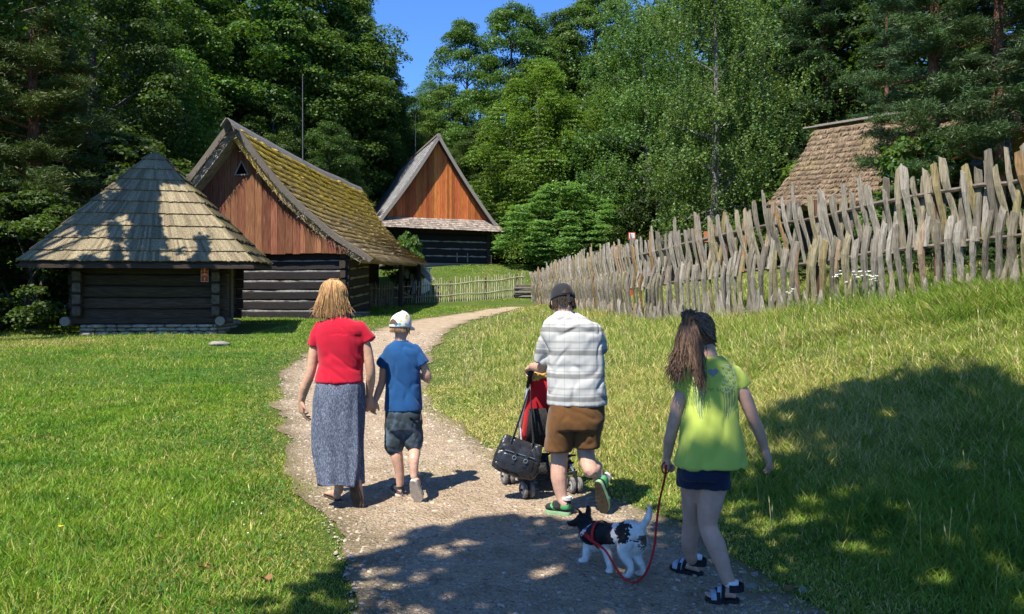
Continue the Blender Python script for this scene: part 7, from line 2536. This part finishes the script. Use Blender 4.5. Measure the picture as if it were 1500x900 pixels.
def dog():
    J = lambda px, py, d: Vector(P(px, py, d))
    gx, gy = J(900, 845, 4.6).x, 4.6
    e = empty('dog', (gx, gy, Hs(gx, gy)), 0, 'small black and white dog with raised tail in a red harness, on a lead', 'dog')
    white = nmat('white_fur', [(.3, (.58, .56, .53)), (.7, (.80, .79, .77))], ns=25, bump=.5, bs=120, bdist=.004)
    black = nmat('black_fur', [(.3, (.008, .008, .010)), (.7, (.028, .027, .030))], ns=25, bump=.5, bs=120, bdist=.004)
    brown = nmat('brown_fur', [(.3, (.10, .065, .05)), (.7, (.20, .14, .11))], ns=25, bump=.4, bs=120, bdist=.004)
    gz = lambda p, z: Vector((p.x, p.y, Hs(p.x, p.y) + .014 + z))
    b = MB()
    rump, hip, mid, sh, neck = J(934, 780, 4.50), J(922, 781, 4.54), J(897, 784, 4.64), J(870, 783, 4.75), J(860, 772, 4.79)
    hd = J(855, 763, 4.82)
    chain(b, [rump, hip, mid, sh, sh + Vector((-.03, .02, .0))], [.052, .070, .067, .076, .058])
    b.ball(sh + Vector((.0, .0, -.03)), (.06, .06, .07)); b.ball(hip + Vector((.01, -.01, -.005)), (.06, .06, .068))
    chain(b, [sh + Vector((-.01, .01, .02)), neck, hd], [.062, .050, .046])
    rot = Matrix.Rotation(.85, 3, 'Z') @ Matrix.Rotation(-.12, 3, 'X')       # looks left and away
    f = rot @ Vector((0, 1, 0)); s = rot @ Vector((1, 0, 0)); u = rot @ Vector((0, 0, 1))
    b.ball(hd, (.048, .056, .047), 16, 12, rot)
    b.tube([hd + f * .03 - u * .006, hd + f * .075 - u * .018, hd + f * .105 - u * .022], [.036, .026, .019], 12, flat=.85); b.ball(hd + f * .105 - u * .02, .019, 10, 8)
    for q in (-1, 1):      # half-folded ears
        p = hd + s * .032 * q + u * .034 - f * .012
        b.tube([p - u * .01, p + u * .028 + s * .012 * q, p + u * .045 + s * .020 * q + f * .008, p + u * .036 + s * .026 * q + f * .026], [.022, .018, .012, .005], 8, flat=.45)
    # legs: (shoulder, elbow/knee, wrist/hock, paw on the ground)
    fw = (sh - hip); fw.z = 0; fw.normalize()
    sd = Vector((fw.y, -fw.x, 0))
    L = -sd if sd.y > 0 else sd            # towards the viewer
    p1 = gz(J(854, 833, 4.74), 0); p2 = gz(J(894, 846, 4.575), 0); p3 = gz(J(918, 855, 4.50), 0); p4 = gz(J(938, 851, 4.54), 0)
    a1 = sh - L * .035 + Vector((0, 0, -.02)); a2 = sh + L * .04 + Vector((0, 0, -.02))
    chain(b, [J(864, 788, 4.77), J(860, 803, 4.76), J(857, 819, 4.75), p1 + Vector((0, 0, .018))], [.040, .027, .018, .016]); b.ball(p1 + fw * .012 + Vector((0, 0, .014)), (.021, .024, .015))
    chain(b, [J(883, 792, 4.68), J(889, 809, 4.63), J(893, 828, 4.59), p2 + Vector((0, 0, .018))], [.040, .027, .018, .016]); b.ball(p2 + fw * .012 + Vector((0, 0, .014)), (.021, .024, .015))
    for (hp, knee, hock, p) in ((J(920, 788, 4.52), J(914, 809, 4.52), J(924, 831, 4.49), p3), (J(935, 789, 4.52), J(930, 811, 4.55), J(941, 831, 4.53), p4)):
        chain(b, [hp + Vector((0, 0, -.01)), knee, hock, p + Vector((0, 0, .02)) - fw * .006], [.056, .038, .018, .016]); b.ball(p + fw * .014 + Vector((0, 0, .014)), (.020, .024, .014))
    t0 = rump + Vector((.012, -.01, .035))
    tail = [t0, J(943, 769, 4.47), J(949.5, 758, 4.455), J(951.5, 748, 4.45), J(950, 741, 4.45)]
    chain(b, tail, [.026, .021, .020, .016, .007])
    o = remeshed(b, 'body', [white, black, brown], e, .0048, 2)
    ax0, ax1 = sh, rump; ax = (ax1 - ax0); AL = ax.length; axn = ax / AL
    def rule(p):
        n_ = .06 * mnoise.noise(p * 22) + .09 * mnoise.noise(p * 70)
        if (p - t0).length < .17 and p.z > rump.z + .045 + .05 * n_: return 0
        if (p - hd).length < .125 and (p - hd).dot(f) > -.07:
            if abs((p - hd).dot(s)) < .010 and (p - hd).dot(u) > -.01 and (p - hd).dot(f) > .0: return 0
            return 1
        q = (p - ax0).dot(axn) / AL + n_; c = ax0 + axn * max(0, min(AL, (p - ax0).dot(axn))); h = (p - c)
        if -.18 < q < .58 and h.z > -.052 + .05 * n_ * 8 * .1: return 1
        if .70 < q < .97 and h.z > -.045 + .1 * n_ and h.dot(L) > -.045: return 1
        if q > 1.02 and h.z < -.005 and p.z > Hs(p.x, p.y) + .10 and abs(h.dot(sd)) < .034: return 2
        return 0
    paint(o, rule)
    # short coat
    me = o.data; rng = random.Random(3); bm_ = [MB(), MB(), MB()]
    n = len(me.polygons)
    for _ in range(9000):
        pl = me.polygons[rng.randrange(n)]
        p = pl.center + e.location; nn = pl.normal
        if p.z < Hs(p.x, p.y) + .02: continue
        back = (axn - nn * axn.dot(nn)) + Vector((0, 0, -.5)); 
        if (p - t0).length < .16 and p.z > rump.z + .04: back = Vector((.2, -.1, .8))
        d = (nn * .45 + back.normalized() * .8 + Vector((rng.gauss(0, .18), rng.gauss(0, .18), rng.gauss(0, .18)))).normalized()
        l = rng.uniform(.010, .019); sds = d.cross(nn).normalized() * .0009
        bm_[pl.material_index].add([p - sds, p + sds, p + d * l], [(0, 1, 2)])
    coat = MB()
    for i, x in enumerate(bm_): coat.add(x.v, x.f, i)
    tag(coat.build('fur', [white, black, brown], e), kind='stuff')
    nose = MB(); nose.ball(hd + f * .124 - u * .016, (.010, .009, .008), 8, 6, rot); nose.build('nose', NT('wet_nose').done((.01, .009, .009), .25, .6), e, smooth=True)
    for q in (-1, 1):
        x = MB(); x.ball(hd + f * .042 + s * .026 * q + u * .012, .0075, 8, 6); x.build('eye', NT('dog_eye').done((.012, .008, .006), .1, .6), e, smooth=True)
    # harness: patterned collar and red chest strap
    redm = NT('red_webbing').done((.42, .018, .022), .7, .25)
    t = NT('patterned_webbing'); vo = t.n('TexVoronoi'); t.put(vo, 'Vector', t.coord()); vo.inputs['Scale'].default_value = 80
    sc = t.n('SeparateColor'); t.put(sc, 0, vo.outputs['Color']); pat = t.done(t.ramp(sc.outputs[0], [(0, (.62, .60, .62)), (.5, (.45, .03, .07)), (.75, (.12, .12, .22))], 'CONSTANT'), .8, .2)
    hm_ = MB(); 
    def hoop(c, axis, rx, rz, w, m, th=.004):
        a = axis.normalized(); sx = a.cross(Vector((0, 0, 1))).normalized(); uz = sx.cross(a); rr = []
        for j in range(28):
            t_ = 2 * math.pi * j / 28; d = sx * math.cos(t_) * rx + uz * math.sin(t_) * rz; n_ = d.normalized()
            rr.append([c + d - a * w, c + d + n_ * th - a * w, c + d + n_ * th + a * w, c + d + a * w])
        vs = [p for r in rr for p in r]; hm_.add(vs, [(j*4+i, j*4+(i+1) % 4, ((j+1) % 28)*4+(i+1) % 4, ((j+1) % 28)*4+i) for j in range(28) for i in range(4)], m)
    c = sh.lerp(neck, .55); hoop(c, neck - sh + Vector((0, 0, .02)), .066, .064, .011, 1)
    c = sh.lerp(mid, .42); hoop(c, mid - sh, .079, .079, .009, 0)
    p = sh + L * .077 + Vector((0, 0, .02)); hm_.bar(sh.lerp(neck, .5) + L * .064, sh.lerp(mid, .42) + L * .082 + Vector((0, 0, -.02)), .024, .006, 0, up=L)
    hm_.build('harness', [redm, pat], e)
    # red lead
    ring = sh.lerp(mid, .25) + L * .088 + Vector((0, 0, -.005))
    pts = [J(975.5, 681, 4.30), J(974, 700, 4.29), J(966, 735, 4.30), J(961.5, 770, 4.32), J(958, 803, 4.35), J(948, 836, 4.38), J(932, 853, 4.42), J(917, 852, 4.46), J(902, 832, 4.50), J(886, 806, 4.56), ring]
    for p in pts[6:8]: p.z = max(p.z, Hs(p.x, p.y) + .022)
    cur = [Vector(p) for p in smooth_curve([tuple(p) for p in pts])[::2]] + [ring]
    b = MB(); rr = []
    for i, p in enumerate(cur):
        t_ = (cur[min(i + 1, len(cur) - 1)] - cur[max(i - 1, 0)]).normalized()
        tw = .5 * math.sin(i * .22); s_ = t_.cross(Vector((math.sin(tw), -math.cos(tw), .15))).normalized(); n_ = s_.cross(t_)
        w = .0062; rr.append([p - s_ * w - n_ * .0015, p + s_ * w - n_ * .0015, p + s_ * w + n_ * .0015, p - s_ * w + n_ * .0015])
    b.rings(rr)
    lp = [J(975.5, 681, 4.30) + Vector((.02 * math.cos(a), .012, .032 * math.sin(a) - .02)) for a in np.linspace(0, 6.0, 14)]
    b.tube(lp, .0045, 6)
    eo = b.build('dog_lead', redm); tag(eo, 'red lead hanging in a loop from the girl\'s fist to the dog\'s harness', 'dog lead')


stroller(); dog()
